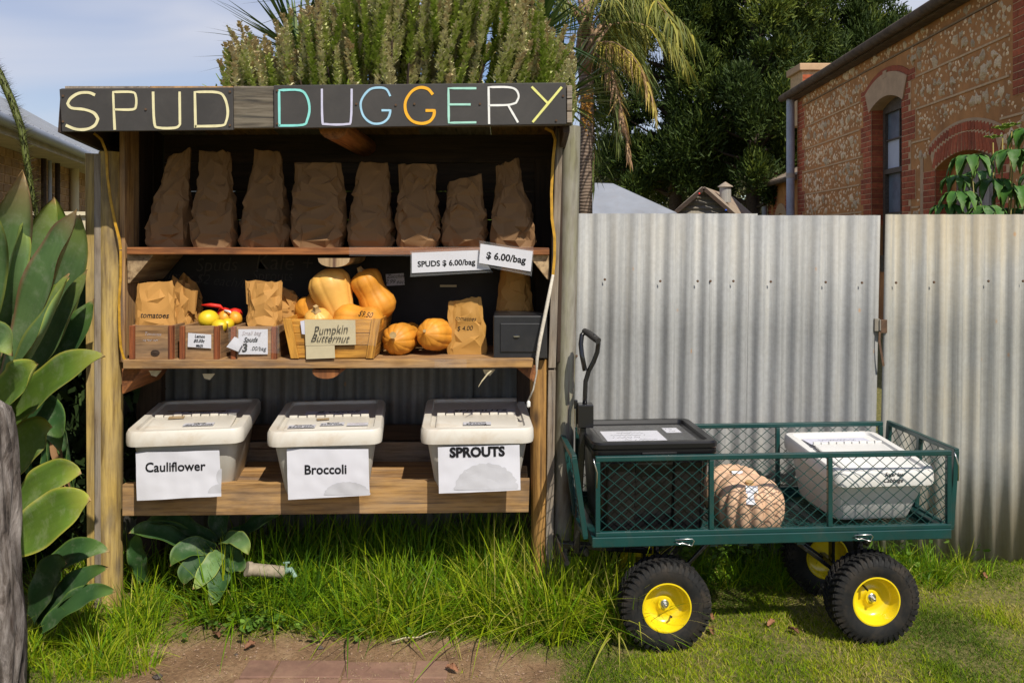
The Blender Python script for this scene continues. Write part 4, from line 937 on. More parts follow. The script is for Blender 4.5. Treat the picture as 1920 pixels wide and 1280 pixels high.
# end gates (the left one leans outwards)
for u, tilt in ((CL+.022, .0), (-.030, .028)):
    g_ = bpy.data.objects.new('end_gate', None); put(g_, cart, CM @ T(u, 0, ZB1)); g_.empty_display_size = .02
    ut = u-tilt if tilt else u; ub = u+.01
    if not tilt: ut = u+.004; ub = u-.014
    zt_, zb_ = ZR+.004, .392
    P_ = lambda name, q, **k: cq(name, q, G, parent=g_, **k)
    P_('top_rail', cb_((ut,.0,zt_),(ut,CW,zt_), .018), bevel=.003); P_('bottom_rail', cb_((ub,.0,zb_),(ub,CW,zb_), .016), bevel=.003)
    for v in (.008, CW/2, CW-.008): P_('upright', cb_((ub,v,zb_),(ut,v,zt_), .018,.018,(0,1,0)), bevel=.002)
    d = Vector((ut-ub,0,zt_-zb_)); mesh_panel(Vector((ub,.016,zb_+.008)), (0,1,0), d.normalized(), CW-.032, d.length-.016, .048,.040,.0022, par=g_)
mesh_panel((.014,.014,.372), (1,0,0), (0,1,0), CL-.028, CW-.028, .034, .016, .0030, name='tray_mesh')
# latches: R-clips and drop pins
def rclip(u):
    p = [(u,-.022,.382),(u+.055,-.024,.380),(u+.062,-.024,.385),(u+.058,-.024,.372),(u+.045,-.026,.362)]
    q = MB(); c_ = [(u-.012,-.022,.384),(u+.045,-.022,.385),(u+.052,-.022,.378),(u+.044,-.022,.362),(u+.030,-.022,.366),(u+.012,-.022,.372),(u+.002,-.022,.369),(u-.010,-.022,.375)]
    q.tube([CM @ Vector(a) for a in c_], .0019, 6); cq('retaining_clip', q, M_['zinc'], smooth='all')
    q = MB(); q.box(u+.002,u+.038,-.020,-.0135,.374,.388, CM); cq('latch_lug', q, G, bevel=.001)
rclip(.290); rclip(.905)
for (u, z) in ((.004,.645),(CL+.008,.645)):
    q = MB(); q.tube([CM @ Vector(a) for a in ((u,-.014,z+.01),(u+.003,-.02,z-.005),(u+.012,-.02,z-.035),(u+.010,-.02,z-.085))], .0024, 6); cq('drop_pin', q, M_['zinc'], smooth='all')
for u in (.40,.50,.70): 
    q = MB(); q.box(u,u+.028,-.006,.008,.352,.3595, CM); cq('tray_hook', q, G, bevel=.001)
# axles, struts
K = M_['blacksteel']
for u in (.250, .975):
    cq('axle', cb_((u,.045,.155),(u,CW-.045,.155), .022), K, bevel=.003)
    for v in (.13, CW-.13): cq('axle_bracket', cb_((u,v,.165),(u,v,.358), .034,.012,(1,0,0)), K, bevel=.002)
    cq('axle_plate', cb_((u-.06,CW/2,.352),(u+.06,CW/2,.352), .22, .006), K, bevel=.001)
cq('strut', cb_((.70,.13,.352),(.95,.10,.165), .014), K, bevel=.002); cq('strut', cb_((.70,CW-.13,.352),(.95,CW-.10,.165), .014), K, bevel=.002)
cq('strut', cb_((.47,.13,.352),(.275,.10,.175), .012), K, bevel=.002); cq('strut', cb_((1.05,.15,.352),(1.0,.12,.30), .02), K, bevel=.002)
cq('steering_bar', cb_((-.085,.20,.30),(.25,.20,.27), .03,.02), K, bevel=.003)
q = MB(); q.tube([CM @ Vector((-.08,.02,.30)), CM @ Vector((-.08,.28,.30))], .009, 10); cq('hitch_pin', q, K, smooth=40)
# wheels
RW = .153
def wheel_parts():
    q = MB(); prof = []
    wd = .098
    for (r, y) in ((.074,-.030),(.078,-.040),(.095,-.047),(.118,-.049),(.134,-.045),(.142,-.038),(.1445,-.028),(.146,0),(.1445,.028),(.142,.038),(.134,.045),(.118,.049),(.095,.047),(.078,.040),(.074,.030)): prof.append((r, y))
    q.lathe(prof, 60, cap=False)
    q.f += [(a, b, c, d) for a, b, c, d in []]
    n = 42                                     # chevron tread lugs
    for k in range(n):
        for row, (y0, y1, tw) in enumerate(((-.040,-.022,.0),(-.018,-.002,.5),(.002,.018,.0),(.022,.040,.5))):
            a = 2*math.pi*(k+tw)/n; M = R(a,'Z') @ T(.1435,0,0)
            lw = .0078; sk = .005*(1 if row < 2 else -1)
            z0, z1 = y0, y1
            Vv = [(-.002,-lw-sk,z0),(-.002,lw-sk,z0),(-.002,lw+sk,z1),(-.002,-lw+sk,z1),(.0095,-lw*.75-sk,z0+.001),(.0095,lw*.75-sk,z0+.001),(.0095,lw*.75+sk,z1-.001),(.0095,-lw*.75+sk,z1-.001)]
            q.add(Vv, [(0,3,2,1),(4,5,6,7),(0,1,5,4),(1,2,6,5),(2,3,7,6),(3,0,4,7)], M)
        for sgn in (1,-1):                     # shoulder lugs down the side wall
            a = 2*math.pi*(k+.25)/n; M = R(a,'Z'); lw = .0055
            s0, s1 = (.143,.0395*sgn),(.124,.0475*sgn)
            Vv = []
            for (r, y, o_) in ((.1500,.0385*sgn,0),(.1475,.0425*sgn,0),(.123,.0495*sgn,0),(.123,.0465*sgn,0),(.140,.036*sgn,0)): Vv += [(r,-lw,y),(r,lw,y)]
            q.add(Vv, [(0,1,3,2),(2,3,5,4),(4,5,7,6),(6,7,9,8),(8,9,1,0),(0,2,4,6,8),(9,7,5,3,1)], M)
    return q
MT = CM @ T(.250,.03,RW) @ R(math.pi/2,'X')
TY = RM = HB = None
for i, (u, v, va) in enumerate(((.252,.030,-1.1),(.975,.030,2.2),(.252,CW-.03,.5),(.985,CW-.03,1.9))):
    flip = R(math.pi,'Y') if v > .2 else I4
    MW = CM @ T(u, v, RW) @ R(math.pi/2, 'X') @ flip
    we = bpy.data.objects.new('wheel', None); we.empty_display_size = .02; put(we, cart, MW)
    if TY is None:
        q = wheel_parts(); TY = q.ob('tyre', M_['rubber'], we, MW, smooth=35, local=True)
        q = MB(); q.lathe([(.077,.036),(.0835,.041),(.0835,.043),(.079,.0435),(.075,.034),(.069,.010),(.060,-.002),(.045,-.006),(.030,-.003),(.022,.006),(.022,.009),(.006,.009)], 48, cap=False)
        q.lathe([(.077,-.036),(.0835,-.041),(.0835,-.043),(.079,-.0435),(.075,-.034),(.069,-.012),(.060,-.006),(.030,-.008),(.006,-.008)], 48, cap=False)
        RM = q.ob('rim', M_['yellow'], we, MW, smooth=45, local=True)
        q = MB(); q.lathe([(.015,.0),(.015,.010),(.013,.012),(.011,.012),(.011,.014)], 24); q.lathe([(.0085,.014),(.0085,.022),(.0075,.023)], 6); q.lathe([(.005,.022),(.005,.030),(.004,.031)], 12)
        HB = q.ob('hub_nut', M_['zinc'], we, MW, smooth=30, local=True)
    else:
        inst(TY, we, MW @ R(i*.7,'Z')); inst(RM, we, MW); inst(HB, we, MW @ R(i*.4,'Z'))
    q = MB(); q.tube([MW @ R(va,'Z') @ Vector(p) for p in ((.052,0,-.002),(.050,0,.012),(.040,0,.028))], .0035, 8); q.ob('valve', M_['blackpl'], we, MW, smooth=40)
# steering handle
H = thing_parts = None
ha = bpy.data.objects.new('handle', None); ha.empty_display_size = .03; put(ha, cart, T(W(1095,800,3.02)))
YH = 3.03
def hW(x, y, dy=0): return W(x, y, YH+dy)
q = MB(); q.tube([hW(1096,768,.01), hW(1097,740,.01), hW(1098,715,.01), hW(1104,695,.01), hW(1113,678), hW(1120,660), hW(1122,643,-.005), hW(1119,634,-.02), hW(1112,630,-.03)], .0085, 12); q.ob('handle_tube', K, ha, T(hW(1100,700)), smooth='all')
q = MB(); q.tube([hW(1097,622,.035), hW(1091,628,.03), hW(1089,645,.02), hW(1091,665,.01), hW(1097,695,-.0)], .0088, 12); q.ob('handle_end', K, ha, T(hW(1092,660)), smooth='all')
q = MB(); q.tube([hW(1096,621,.04), hW(1104,625,.01), hW(1113,632,-.02), hW(1122,639,-.045)], [.0115,.0125,.0125,.0115], 14); q.ob('grip', M_['grip'], ha, T(hW(1104,625)), smooth=50)
q = MB(); P0 = hW(1083,757); P1 = hW(1112,800); q.box(P0.x, P1.x, YH-.02, YH+.035, P1.z, P0.z); q.box(hW(1077,0).x, P0.x+.002, YH+.02, YH+.03, P1.z+.005, P0.z+.010); q.ob('handle_bracket', K, ha, T(P0), bevel=.003)
q = MB(); q.tube([hW(1079,766,-.0), hW(1079,800,-.0)], .004, 8); q.ob('spring_pin', M_['zinc'], ha, T(hW(1079,780)), smooth=40)
q = MB(); q.bar(hW(1093,800,.01), hW(1080,1035,-.0), .022, .03, (0,1,0)); q.ob('drawbar', K, ha, T(hW(1085,900)), bevel=.003)
q = MB(); q.tube([hW(1068,1035,.03), hW(1100,1035,-.02)], .014, 10); q.ob('pivot', K, ha, T(hW(1084,1035)), smooth=40)

# ------------------------------------------------------------------ load of the cart
M = T(.700,2.888,.700) @ R(math.radians(4.5),'Z') @ T(-.215,0,0)
tub = thing('storage_tub', 'black lidded plastic tub with papers taped on its lid, in the cart', 'storage tub', tuple((M @ T(0,.2,-.31)).translation))
def rg(wd, y0, y1, r, z): return [Vector(p) for p in rr(wd, y1-y0, r, z, 5, 0, (y0+y1)/2)]
BP = M_['blackpl']
q = MB(); q.loft([rg(.35,.05,.335,.03,-.318), rg(.36,.045,.34,.03,-.30), rg(.392,.022,.362,.03,-.05), rg(.392,.022,.362,.03,-.03)]); 
for k in range(3):
    pass
q.ob('body', BP, tub, M, smooth=35, local=True)
for k in (-1, 1):
    q = MB(); q.loft([rg(.10,.026,.06,.01,-.30), rg(.10,.010,.04,.01,-.07)], M=T(k*.115,.0,0)); q.ob('rib_panel', BP, tub, M, smooth=30, local=True, bevel=.002)
q = MB(); q.loft([rg(.425,.004,.378,.03,-.046), rg(.43,.002,.38,.032,-.042), rg(.43,.002,.38,.032,-.026), rg(.415,.008,.372,.03,-.024)]); q.ob('rim', BP, tub, M, smooth=35, local=True)
q = MB(); q.loft([rg(.428,.003,.379,.03,-.0235), rg(.435,0,.382,.034,-.020), rg(.435,0,.382,.034,-.006), rg(.425,.006,.376,.032,.0), rg(.375,.028,.352,.02,.0), rg(.365,.033,.347,.018,-.012), rg(.345,.042,.338,.016,-.014)], cap0=False); q.ob('lid', BP, tub, M, smooth=35, local=True)
q = MB(); q.box(-.05,.07,-.004,.004,-.040,-.033); q.ob('handle_lip', M_['blackpl'], tub, M, local=True, bevel=.002)
lidlabel(tub, M, -.045, .15, .21, .17, -.0135, 4, .020, 51, ink='ink')
lidlabel(tub, M, .115, .235, .055, .075, -.0135, 2, .014, 52)
q = MB(); q.box(-.165,.165,.05,.32,-.0125,-.0119); q.ob('clear_film', M_['clear'], tub, M, local=True)
wb, MWB, dpw, yhw = bin_('clean white flip-lid bin at the right end of the garden cart', 1.290, 0, 1.247, 0, 2.930, 3.385, .622, .230, dirty=False, slope=.036, wl=.375, fold_at=.62, zb=None)
lidlabel(wb, MWB, -.01, .335, .25, .10, -.011, 2, .026, 53, 'paperblue')
lidlabel(wb, MWB, .02, .15, .16, .16, -.024, 3, .026, 54, 'paperblue', tilt=.12)
scrawl(['Sugar loaf', 'Cabbage'], .020, MWB @ T(.02,.0-.0012,-.052) @ UP, M_['ink'], wb, 55, bold=.0002)
def bigpump(lab, c, r, h, sd, axis, lblpos):
    M = frame(c, (1,0,0), axis); n = 14*8; rings = []
    for j in range(25):
        ph = -math.pi/2+math.pi*j/24; rings.append([])
        for k in range(n):
            a = 2*math.pi*k/n; rib = abs(math.sin(a*14/2+.2*math.sin(sd+a)))**.5
            c_ = math.cos(ph); dip = .12*math.exp(-(c_/.30)**2)
            rad = r*(c_**.72)*(.80+.20*rib)*(1+.03*noise.noise(Vector((math.cos(a)*1.5+sd,math.sin(a)*1.5,ph))))
            z = h/2*math.copysign(abs(math.sin(ph))**.85, math.sin(ph))*(1-dip*2.2)*(.97+.03*rib)
            rings[-1].append((rad*math.cos(a), rad*math.sin(a), z))
    q = MB(); q.loft(rings); o = q.ob('large_pumpkin', M_['bigpump'], None, M, smooth='all', local=True)
    tag(o, lab, 'pumpkin', 'large ribbed pumpkins in the cart')
    q = MB(); q.lathe([(.020,h*.30),(.016,h*.36),(.014,h*.40),(.015,h*.42)], 8); q.ob('stem', M_['stem'], o, M, smooth=50, local=True)
    q = MB(); mm = M @ lblpos; q.box(-.032,.032,-.02,.02,0,.0008); q.ob('price_sticker', M_['paper'], o, mm, local=True)
    return o
bigpump('front ribbed pinkish pumpkin in the middle of the cart', W(1404,946,3.03), .122, .205, 1, Vector((-.12,-.10,1)), R(math.radians(-100),'Z') @ R(math.radians(52),'Y') @ T(0,0,.118))
bigpump('rear ribbed pumpkin partly hidden behind the front one, beside the black tub', W(1376,928,3.24)+Vector((0,0,.005)), .115, .215, 4, Vector((-.1,-.08,1)), R(math.radians(-95),'Z') @ R(math.radians(42),'Y') @ T(0,0,.118))
# ------------------------------------------------------------------ buildings behind
M_['brick'] = m_plain('red_brick', (.40,.09,.032), .85, .25, 20, dirt=(.20,.06,.03), dirtamt=.5, dscale=8, bmp=.5, rand=.28)
M_['mortar'] = m_plain('lime_mortar', (.60,.40,.22), .9, .2, 12, bmp=.4)
M_['render'] = m_plain('brown_mortar_wall', (.50,.225,.075), .95, .25, 3, dirt=(.30,.13,.05), dirtamt=.6, dscale=2, bmp=.8, bscale=25)
M_['lintel'] = m_plain('rendered_lintel', (.52,.34,.20), .85, .15, 5, bmp=.2)
M_['stone'] = m_plain('limestone_rubble', (.74,.56,.35), .9, .30, 9, dirt=(.48,.23,.08), dirtamt=.9, dscale=5, bmp=.9, bscale=30, rand=.3)
M_['guttering'] = m_plain('old_gutter', (.10,.065,.04), 1.0, .4, 9, dirt=(.20,.16,.12), dirtamt=.5)
M_['pipe'] = m_plain('grey_blue_pipe', (.36,.39,.46), .5, .15, 5)
M_['sash'] = m_plain('peeling_sash_paint', (.10,.075,.055), .8, .4, 30)
M_['glass'] = m_plain('old_window_glass', (.16,.20,.25), .08, .25, 4, spec=.9, rand=.25)
M_['blind'] = m_plain('white_blind', (.55,.58,.66), .7, .1, 3)
M_['door'] = m_wood('bare_door_boards', (.40,.35,.32), (.26,.20,.18), (.10,.07,.06), scale=1, knots=0, grey=.5)
M_['sand'] = m_plain('sandstone_block', (.36,.22,.11), .9, .2, 9, dirt=(.20,.11,.055), dirtamt=.5, bmp=.6, rand=.22)
M_['roof_grey'] = m_plain('grey_roof_iron', (.29,.31,.35), .45, .1, 3, metal=.2, dirt=(.25,.22,.2), dirtamt=.3)
M_['roof_rust'] = m_plain('rusting_roof_iron', (.33,.27,.21), .6, .2, 4, dirt=(.30,.12,.05), dirtamt=.8, dscale=3)
M_['cream'] = m_plain('cream_paint', (.66,.58,.40), .7, .06, 3)
M_['fasciap'] = m_plain('painted_fascia', (.42,.37,.30), .7, .2, 5)
def wallP(X0, k): return lambda Y, h, d=0: Vector((X0+k*Y-d, Y, h))
def column_wall(par, P, cols, th, mat, name='wall', out=1):
    """wall built of strips (Y0, Y1, h0a, h0b, h1) so that openings stay open; th = thickness"""
    q = MB()
    for (a, b, ha, hb, top) in cols:
        V = [P(a,ha), P(b,hb), P(b,top), P(a,top), P(a,ha,-th), P(b,hb,-th), P(b,top,-th), P(a,top,-th)]
        q.add(V, [(0,1,2,3),(7,6,5,4),(0,4,5,1),(3,2,6,7),(1,5,6,2),(0,3,7,4)])
    return q.ob(name, mat, par, T(P(cols[0][0], 0)))
houseR = thing('stone_house', 'old rubble-stone house with red brick quoins and two arched openings behind the fence', 'house', (5.9, 14, 0))
PR = wallP(5.175, .05)
WY0, WY1 = 12.70, 13.93; DY0, DY1 = 10.0, 11.60; TOP = 4.45
cols = [(4.6, DY0, -.2, -.2, TOP)]
def arch_h(y): 
    t = (y-(DY0+DY1)/2)/((DY1-DY0)/2); return 2.34+.17*(1-t*t)
n = 14
for i in range(n):
    a = DY0+(DY1-DY0)*i/n; b = DY0+(DY1-DY0)*(i+1)/n; cols.append((a, b, arch_h(a), arch_h(b), TOP))
cols.append((DY1, WY0, -.2, -.2, TOP)); cols.append((WY0, WY1, 3.62, 3.62, TOP)); cols.append((WY1, 18.2, -.2, -.2, TOP))
column_wall(houseR, PR, cols, .32, M_['render']); column_wall(houseR, PR, [(WY0, WY1, -.2, -.2, 1.0)], .32, M_['render'])
# front end wall (gable end facing the street, beyond the downpipe) and roof
q = MB(); A0 = PR(18.2,0); q.add([A0, A0+Vector((8,0,0)), A0+Vector((8,0,TOP)), A0+Vector((0,0,TOP))], [(0,3,2,1)]); q.ob('wall', M_['render'], houseR, T(A0))
q = MB(); e = .28
q.add([PR(4.3,TOP+.02,e), PR(18.5,TOP+.02,e), PR(18.5,TOP+2.2,-4.2), PR(4.3,TOP+2.2,-4.2)]+[PR(4.3,TOP+.05,e), PR(18.5,TOP+.05,e), PR(18.5,TOP+2.23,-4.2), PR(4.3,TOP+2.23,-4.2)], [(0,3,2,1),(4,5,6,7),(0,1,5,4),(1,2,6,5),(2,3,7,6),(3,0,4,7)]); q.ob('roof', M_['roof_rust'], houseR, T(PR(12,TOP)))
def bb_(par, P, y0, y1, h0, h1, d0, d1, mat, name, bevel=.0):
    q = MB(); V = [P(y0,h0,d1),P(y1,h0,d1),P(y1,h1,d1),P(y0,h1,d1),P(y0,h0,d0),P(y1,h0,d0),P(y1,h1,d0),P(y0,h1,d0)]
    q.add(V, [(0,1,2,3),(7,6,5,4),(0,4,5,1),(3,2,6,7),(1,5,6,2),(0,3,7,4)]); return q.ob(name, mat, par, T(P(y0,h0)), bevel=bevel)
bb_(houseR, PR, 4.3, 18.4, TOP-.10, TOP+.02, .015, .20, M_['guttering'], 'eaves_board', .01)
q = MB(); q.tube([PR(4.3,TOP-.02,.27), PR(18.45,TOP-.02,.27)], .075, 10); q.ob('gutter', M_['guttering'], houseR, T(PR(12,TOP)), smooth=50)
q = MB(); q.tube([PR(18.15,TOP-.08,.16), PR(18.15,0,.16)], .085, 14); q.ob('downpipe', M_['pipe'], houseR, T(PR(18,2)), smooth=50)
for h in (2.75, 1.2): 
    q = MB(); q.lathe([(.095,-.05),(.095,.05)], 14, T(PR(18.15,h,.16))); q.ob('pipe_clamp', M_['fasciap'], houseR, T(PR(18.15,h,.1)), smooth=50)
# bricks: one shared mesh, each brick an object
def brickmesh(l, h, d):
    me = bpy.data.meshes.new('brick'); c = .004
    x, y, z = l/2, h/2, d
    v = [(-x+c,-y+c,z),(x-c,-y+c,z),(x-c,y-c,z),(-x+c,y-c,z),(-x,-y,z-c),(x,-y,z-c),(x,y,z-c),(-x,y,z-c),(-x,-y,-.22),(x,-y,-.22),(x,y,-.22),(-x,y,-.22)]
    f = [(0,1,2,3),(0,4,5,1),(1,5,6,2),(2,6,7,3),(3,7,4,0),(4,8,9,5),(5,9,10,6),(6,10,11,7),(7,11,8,4)]
    me.from_pydata(v, [], f); me.materials.append(M_['brick']); me.update(); return me
BME = {}
NB = [0]
def brick(par, P, y, h, l=.23, ht=.076, rot=0, dd=.012, name='brick', mat=None):
    key = (round(l,3), round(ht,3))
    if key not in BME: BME[key] = brickmesh(l, ht, .012)
    me = BME[key]; o = bpy.data.objects.new(name, me)
    t = (P(y+.1,h)-P(y,h)).normalized(); nrm = Vector((t.y,-t.x,0)) if P(0,0,1).x < P(0,0,0).x else Vector((-t.y,t.x,0))
    if nrm.dot(P(0,0,1)-P(0,0,0)) < 0: nrm = -nrm
    up = nrm.cross(t); c = P(y, h, 0)+nrm*rnd.uniform(-.002,.003)
    M = Matrix(((t.x,up.x,nrm.x,c.x),(t.y,up.y,nrm.y,c.y),(t.z,up.z,nrm.z,c.z),(0,0,0,1))) @ R(rot,'Z')
    NB[0] += 1; return put(o, par, M)
zone = []                                          # brick and trim zones kept free of rubble
def quoin(par, P, yedge, sgn, h0, h1, wide=.46, narrow=.35, backing=True, co=.0863):
    n = int((h1-h0)/co)
    for k in range(n):
        blk = ((k+1)//5) % 2; wd = wide if blk else narrow
        h = h0+co*(k+.5)
        x = 0; first = .23 if k % 2 else .11
        lens = [first]
        while sum(lens)+.01*len(lens) < wd-.06: lens.append(min(.23, wd-sum(lens)-.01*len(lens)))
        for l in lens:
            if l < .05: continue
            brick(par, P, yedge+sgn*(x+l/2), h, l, .076); x += l+.01
    for k in range(0, n, 1):
        pass
    i = 0
    while i < n:
        blk = ((i+1)//5) % 2; j = i
        while j < n and ((j+1)//5) % 2 == blk: j += 1
        wd = (wide if blk else narrow); a = yedge; b = yedge+sgn*(wd+.012)
        bb_(par, P, min(a,b), max(a,b), h0+co*i, h0+co*j, -.02, .006, M_['mortar'], 'mortar_bed'); zone.append((min(a,b)-.04, max(a,b)+.04, h0+co*i-.02, h0+co*j+.02)); i = j
HL = [1.85+.466*k for k in range(6)]
quoin(houseR, PR, WY1, 1, 1.62, 3.95); quoin(houseR, PR, WY0, -1, 1.62, 3.95, .46, .30)
quoin(houseR, PR, 18.14, -1, 1.62, 4.30, .50, .32)
quoin(houseR, PR, DY1, 1, 1.55, 2.36, .36, .36)
quoin(houseR, PR, DY0, -1, 1.55, 2.36, .30, .30)
quoin(houseR, PR, 9.62, -1, 3.0, 4.3, .36, .25)
# voussoirs of the door arch, two rings
yc = (DY0+DY1)/2; half = (DY1-DY0)/2; rise = .17; Rr = (half**2+rise**2)/(2*rise); hc = 2.34+rise-Rr
for ring, (r0, l) in enumerate(((Rr, .23), (Rr+.245, .11))):
    amax = math.asin(half/Rr)+.03*ring; n = int(2*amax*(r0+l/2)/.088)
    for k in range(n):
        a = -amax+2*amax*(k+.5)/n; y = yc+(r0+l/2)*math.sin(a); h = hc+(r0+l/2)*math.cos(a)
        brick(houseR, PR, y, h, l, .076, rot=math.pi/2-a*1.0)
    zone.append(('arc', Rr-.05, Rr+.40))
def arcband(par, P, yc, hc, r0, r1, a0, a1, d0, d1, mat, name, n=16):
    q = MB(); V = []
    for k in range(n+1):
        a = a0+(a1-a0)*k/n
        for (r, d) in ((r0,d1),(r1,d1),(r1,d0),(r0,d0)): V.append(P(yc+r*math.sin(a), hc+r*math.cos(a), d))
    F_ = [(4*i+j, 4*i+(j+1)%4, 4*i+4+(j+1)%4, 4*i+4+j) for i in range(n) for j in range(4)]+[(3,2,1,0),(4*n,4*n+1,4*n+2,4*n+3)]
    q.add(V, F_); return q.ob(name, mat, par, T(P(yc,hc)))
amax = math.asin(half/Rr)
arcband(houseR, PR, yc, hc, Rr, Rr+.36, -amax-.02, amax+.02, -.02, .006, M_['mortar'], 'mortar_bed')
arcband(houseR, PR, yc, hc, Rr+.362, Rr+.395, -amax-.02, amax+.02, -.02, .008, M_['lintel'], 'arch_trim')
bb_(houseR, PR, DY1+.37, DY1+.46, 1.5, 2.55, -.02, .010, M_['lintel'], 'trim_strip')
# rendered lintel over the window with a keystone, brick hood above
wc = (WY0+WY1)/2; wh = (WY1-WY0)/2+.06; rs = .16; R2 = (wh**2+rs**2)/(2*rs); h2 = 3.46+rs-R2; am = math.asin(wh/R2)
arcband(houseR, PR, wc, h2, R2, R2+.36, -am, am, -.25, .03, M_['lintel'], 'lintel', 12)
arcband(houseR, PR, wc, h2, R2+.363, R2+.445, -am, am, -.02, .016, M_['brick'], 'brick_hood', 12)
bb_(houseR, PR, wc-.07, wc+.07, 3.9, 4.02, -.02, .034, M_['lintel'], 'keystone', .006)
zone += [(WY0-.15, WY1+.15, 3.4, 4.12), (WY0, WY1, 0, 3.7)]
# sash window set deep in the opening
sd_ = -.22; win = bpy.data.objects.new('window', None); win.empty_display_size = .1; put(win, houseR, T(PR(wc, 2.6, sd_)))
def wp(y0,y1,h0,h1,d0,d1,mat,name): return bb_(win, PR, y0,y1,h0,h1,d0,d1,mat,name)
fr = M_['sash']
wp(WY0, WY0+.07, .95, 3.55, -.30, -.18, fr, 'frame'); wp(WY1-.09, WY1-.001, .95, 3.55, -.30, -.18, fr, 'frame'); wp(WY0+.07, WY1-.09, 3.42, 3.62, -.30, -.18, fr, 'frame')
wp(WY0+.07, WY1-.09, 2.44, 2.52, -.29, -.17, fr, 'meeting_rail')
wp(WY0-.02, WY1+.0, .93, 1.0, -.3, .03, M_['lintel'], 'sill')
gy0, gy1 = WY0+.07, WY1-.09; gm = (gy0+gy1)/2
wp(gm-.012, gm+.012, 1.0, 2.44, -.285, -.215, fr, 'glazing_bar'); wp(gm-.012, gm+.012, 2.52, 3.42, -.28, -.20, fr, 'glazing_bar')
wp(gy0, gy1, 1.80, 1.825, -.286, -.214, fr, 'glazing_bar'); wp(gy0, gy1, 2.97, 2.995, -.281, -.199, fr, 'glazing_bar')
k_ = 0
for (h0, h1) in ((1.0,1.80),(1.825,2.44),(2.52,2.97),(2.995,3.42)):
    for (a, b) in ((gy0, gm-.012),(gm+.012, gy1)):
        k_ += 1; wp(a, b, h0, h1, -.250 if h0 < 2.5 else -.236, -.246 if h0 < 2.5 else -.232, M_['blind'] if k_ in (6,2) else M_['glass'], 'pane')
bb_(houseR, PR, WY0-.1, WY1+.1, .9, 3.7, -.62, -.60, M_['darkwood'], 'room_wall')
# boarded door in the big arch
dr = bpy.data.objects.new('boarded_door', None); put(dr, houseR, T(PR(10.3,1.2,-.25))); dr.empty_display_size = .1
y = DY1-.05
while y > DY0: 
    q = MB(); V = [PR(y-.118,-.1,-.26),PR(y,-.1,-.26),PR(y,2.9,-.26),PR(y-.118,2.9,-.26)]; V += [v+Vector((.02,0,0)) for v in V]
    q.add(V, [(0,1,2,3),(7,6,5,4),(0,4,5,1),(3,2,6,7),(1,5,6,2),(0,3,7,4)]); q.ob('board', M_['door'], dr, frame(PR(y,0,-.25),(0,0,1),(1,0,0)), bevel=.003); y -= .125
# mortar joints ruled across the rubble, and stones
def free(y, h, m=.0):
    for z_ in zone:
        if z_[0] == 'arc':
            rr_ = math.hypot(y-yc, h-hc)
            if rr_ < z_[2]+.06+m and h > 2.2 and abs(y-yc) < half+.15: return False
        elif z_[0]-m < y < z_[1]+m and z_[2]-m < h < z_[3]+m: return False
    if DY0-.05 < y < DY1+.48+m and h < 2.5: return False
    return True
for h in HL+[1.85+.466*5.0+.0]:
    if h > TOP-.12: continue
    y = 4.8; run = None
    while y < 18.1:
        ok = free(y, h)
        if ok and run is None: run = y
        if (not ok or y+.05 >= 18.1) and run is not None:
            if y-run > .12: bb_(houseR, PR, run, y, h-.013, h+.013, -.01, .014, M_['mortar'], 'mortar_line')
            run = None
        y += .05
STV = []
for s_ in range(8):
    r = random.Random(100+s_); n = 8; V = []; 
    for k in range(n): a = 2*math.pi*k/n; m_ = r.uniform(.45,1.25); V.append((m_*math.cos(a), m_*math.sin(a), 0))
    for k in range(n): a = 2*math.pi*k/n; m_ = r.uniform(.35,.85); V.append((m_*math.cos(a)*.8, m_*math.sin(a)*.8, r.uniform(.16,.34)))
    V.append((r.uniform(-.2,.2), r.uniform(-.2,.2), r.uniform(.3,.45)))
    Fc = [(k,(k+1)%n,(k+1)%n+n,k+n) for k in range(n)]+[(k+n,(k+1)%n+n,2*n) for k in range(n)]
    me = bpy.data.meshes.new('stone'); me.from_pydata(V, [], Fc); me.materials.append(M_['stone']); me.update(); STV.append((me, V, Fc))
placed = []; r = random.Random(5); tries = 0
while len(placed) < 1850 and tries < 90000:
    tries += 1; Yr = 8.3+9.8*r.random()**1.25 if r.random() < .76 else 4.8+3.6*r.random(); h = r.uniform(1.62, TOP-.12); sz = .026+.088*r.random()**1.5
    if not free(Yr, h, sz*.9): continue
    if any(abs(h-l) < sz*.8+.01 for l in HL): continue
    if any(abs(Yr-a) < sz+b and abs(h-c) < sz+b and math.hypot(Yr-a, h-c) < (sz+b)*.80 for a, c, b in placed): continue
    placed.append((Yr, h, sz))
placed.sort(key=lambda p: (p[0] < 8.9, -p[2]/p[0]))
tt = (PR(1,0)-PR(0,0)).normalized(); nn_ = Vector((-tt.y, tt.x, 0)); nn_ = nn_ if nn_.x < 0 else -nn_; up_ = nn_.cross(tt)
base = Matrix(((tt.x,up_.x,nn_.x,0),(tt.y,up_.y,nn_.y,0),(tt.z,up_.z,nn_.z,0),(0,0,0,1)))
rest = MB()
for i, (Yr, h, sz) in enumerate(placed):
    me, V, Fc = STV[i % 8]; M = T(PR(Yr,h,-.004)) @ base @ R(r.uniform(0,6.3),'Z') @ Sc(sz*r.uniform(.8,1.35), sz*r.uniform(.8,1.1), sz*1.1)
    if i < 290: put(bpy.data.objects.new('stone', me), houseR, M)
    else: rest.add(V, Fc, M)
o = rest.ob('stone_rubble', M_['stone'], houseR, T(PR(12,3))); o['kind'] = 'stuff'
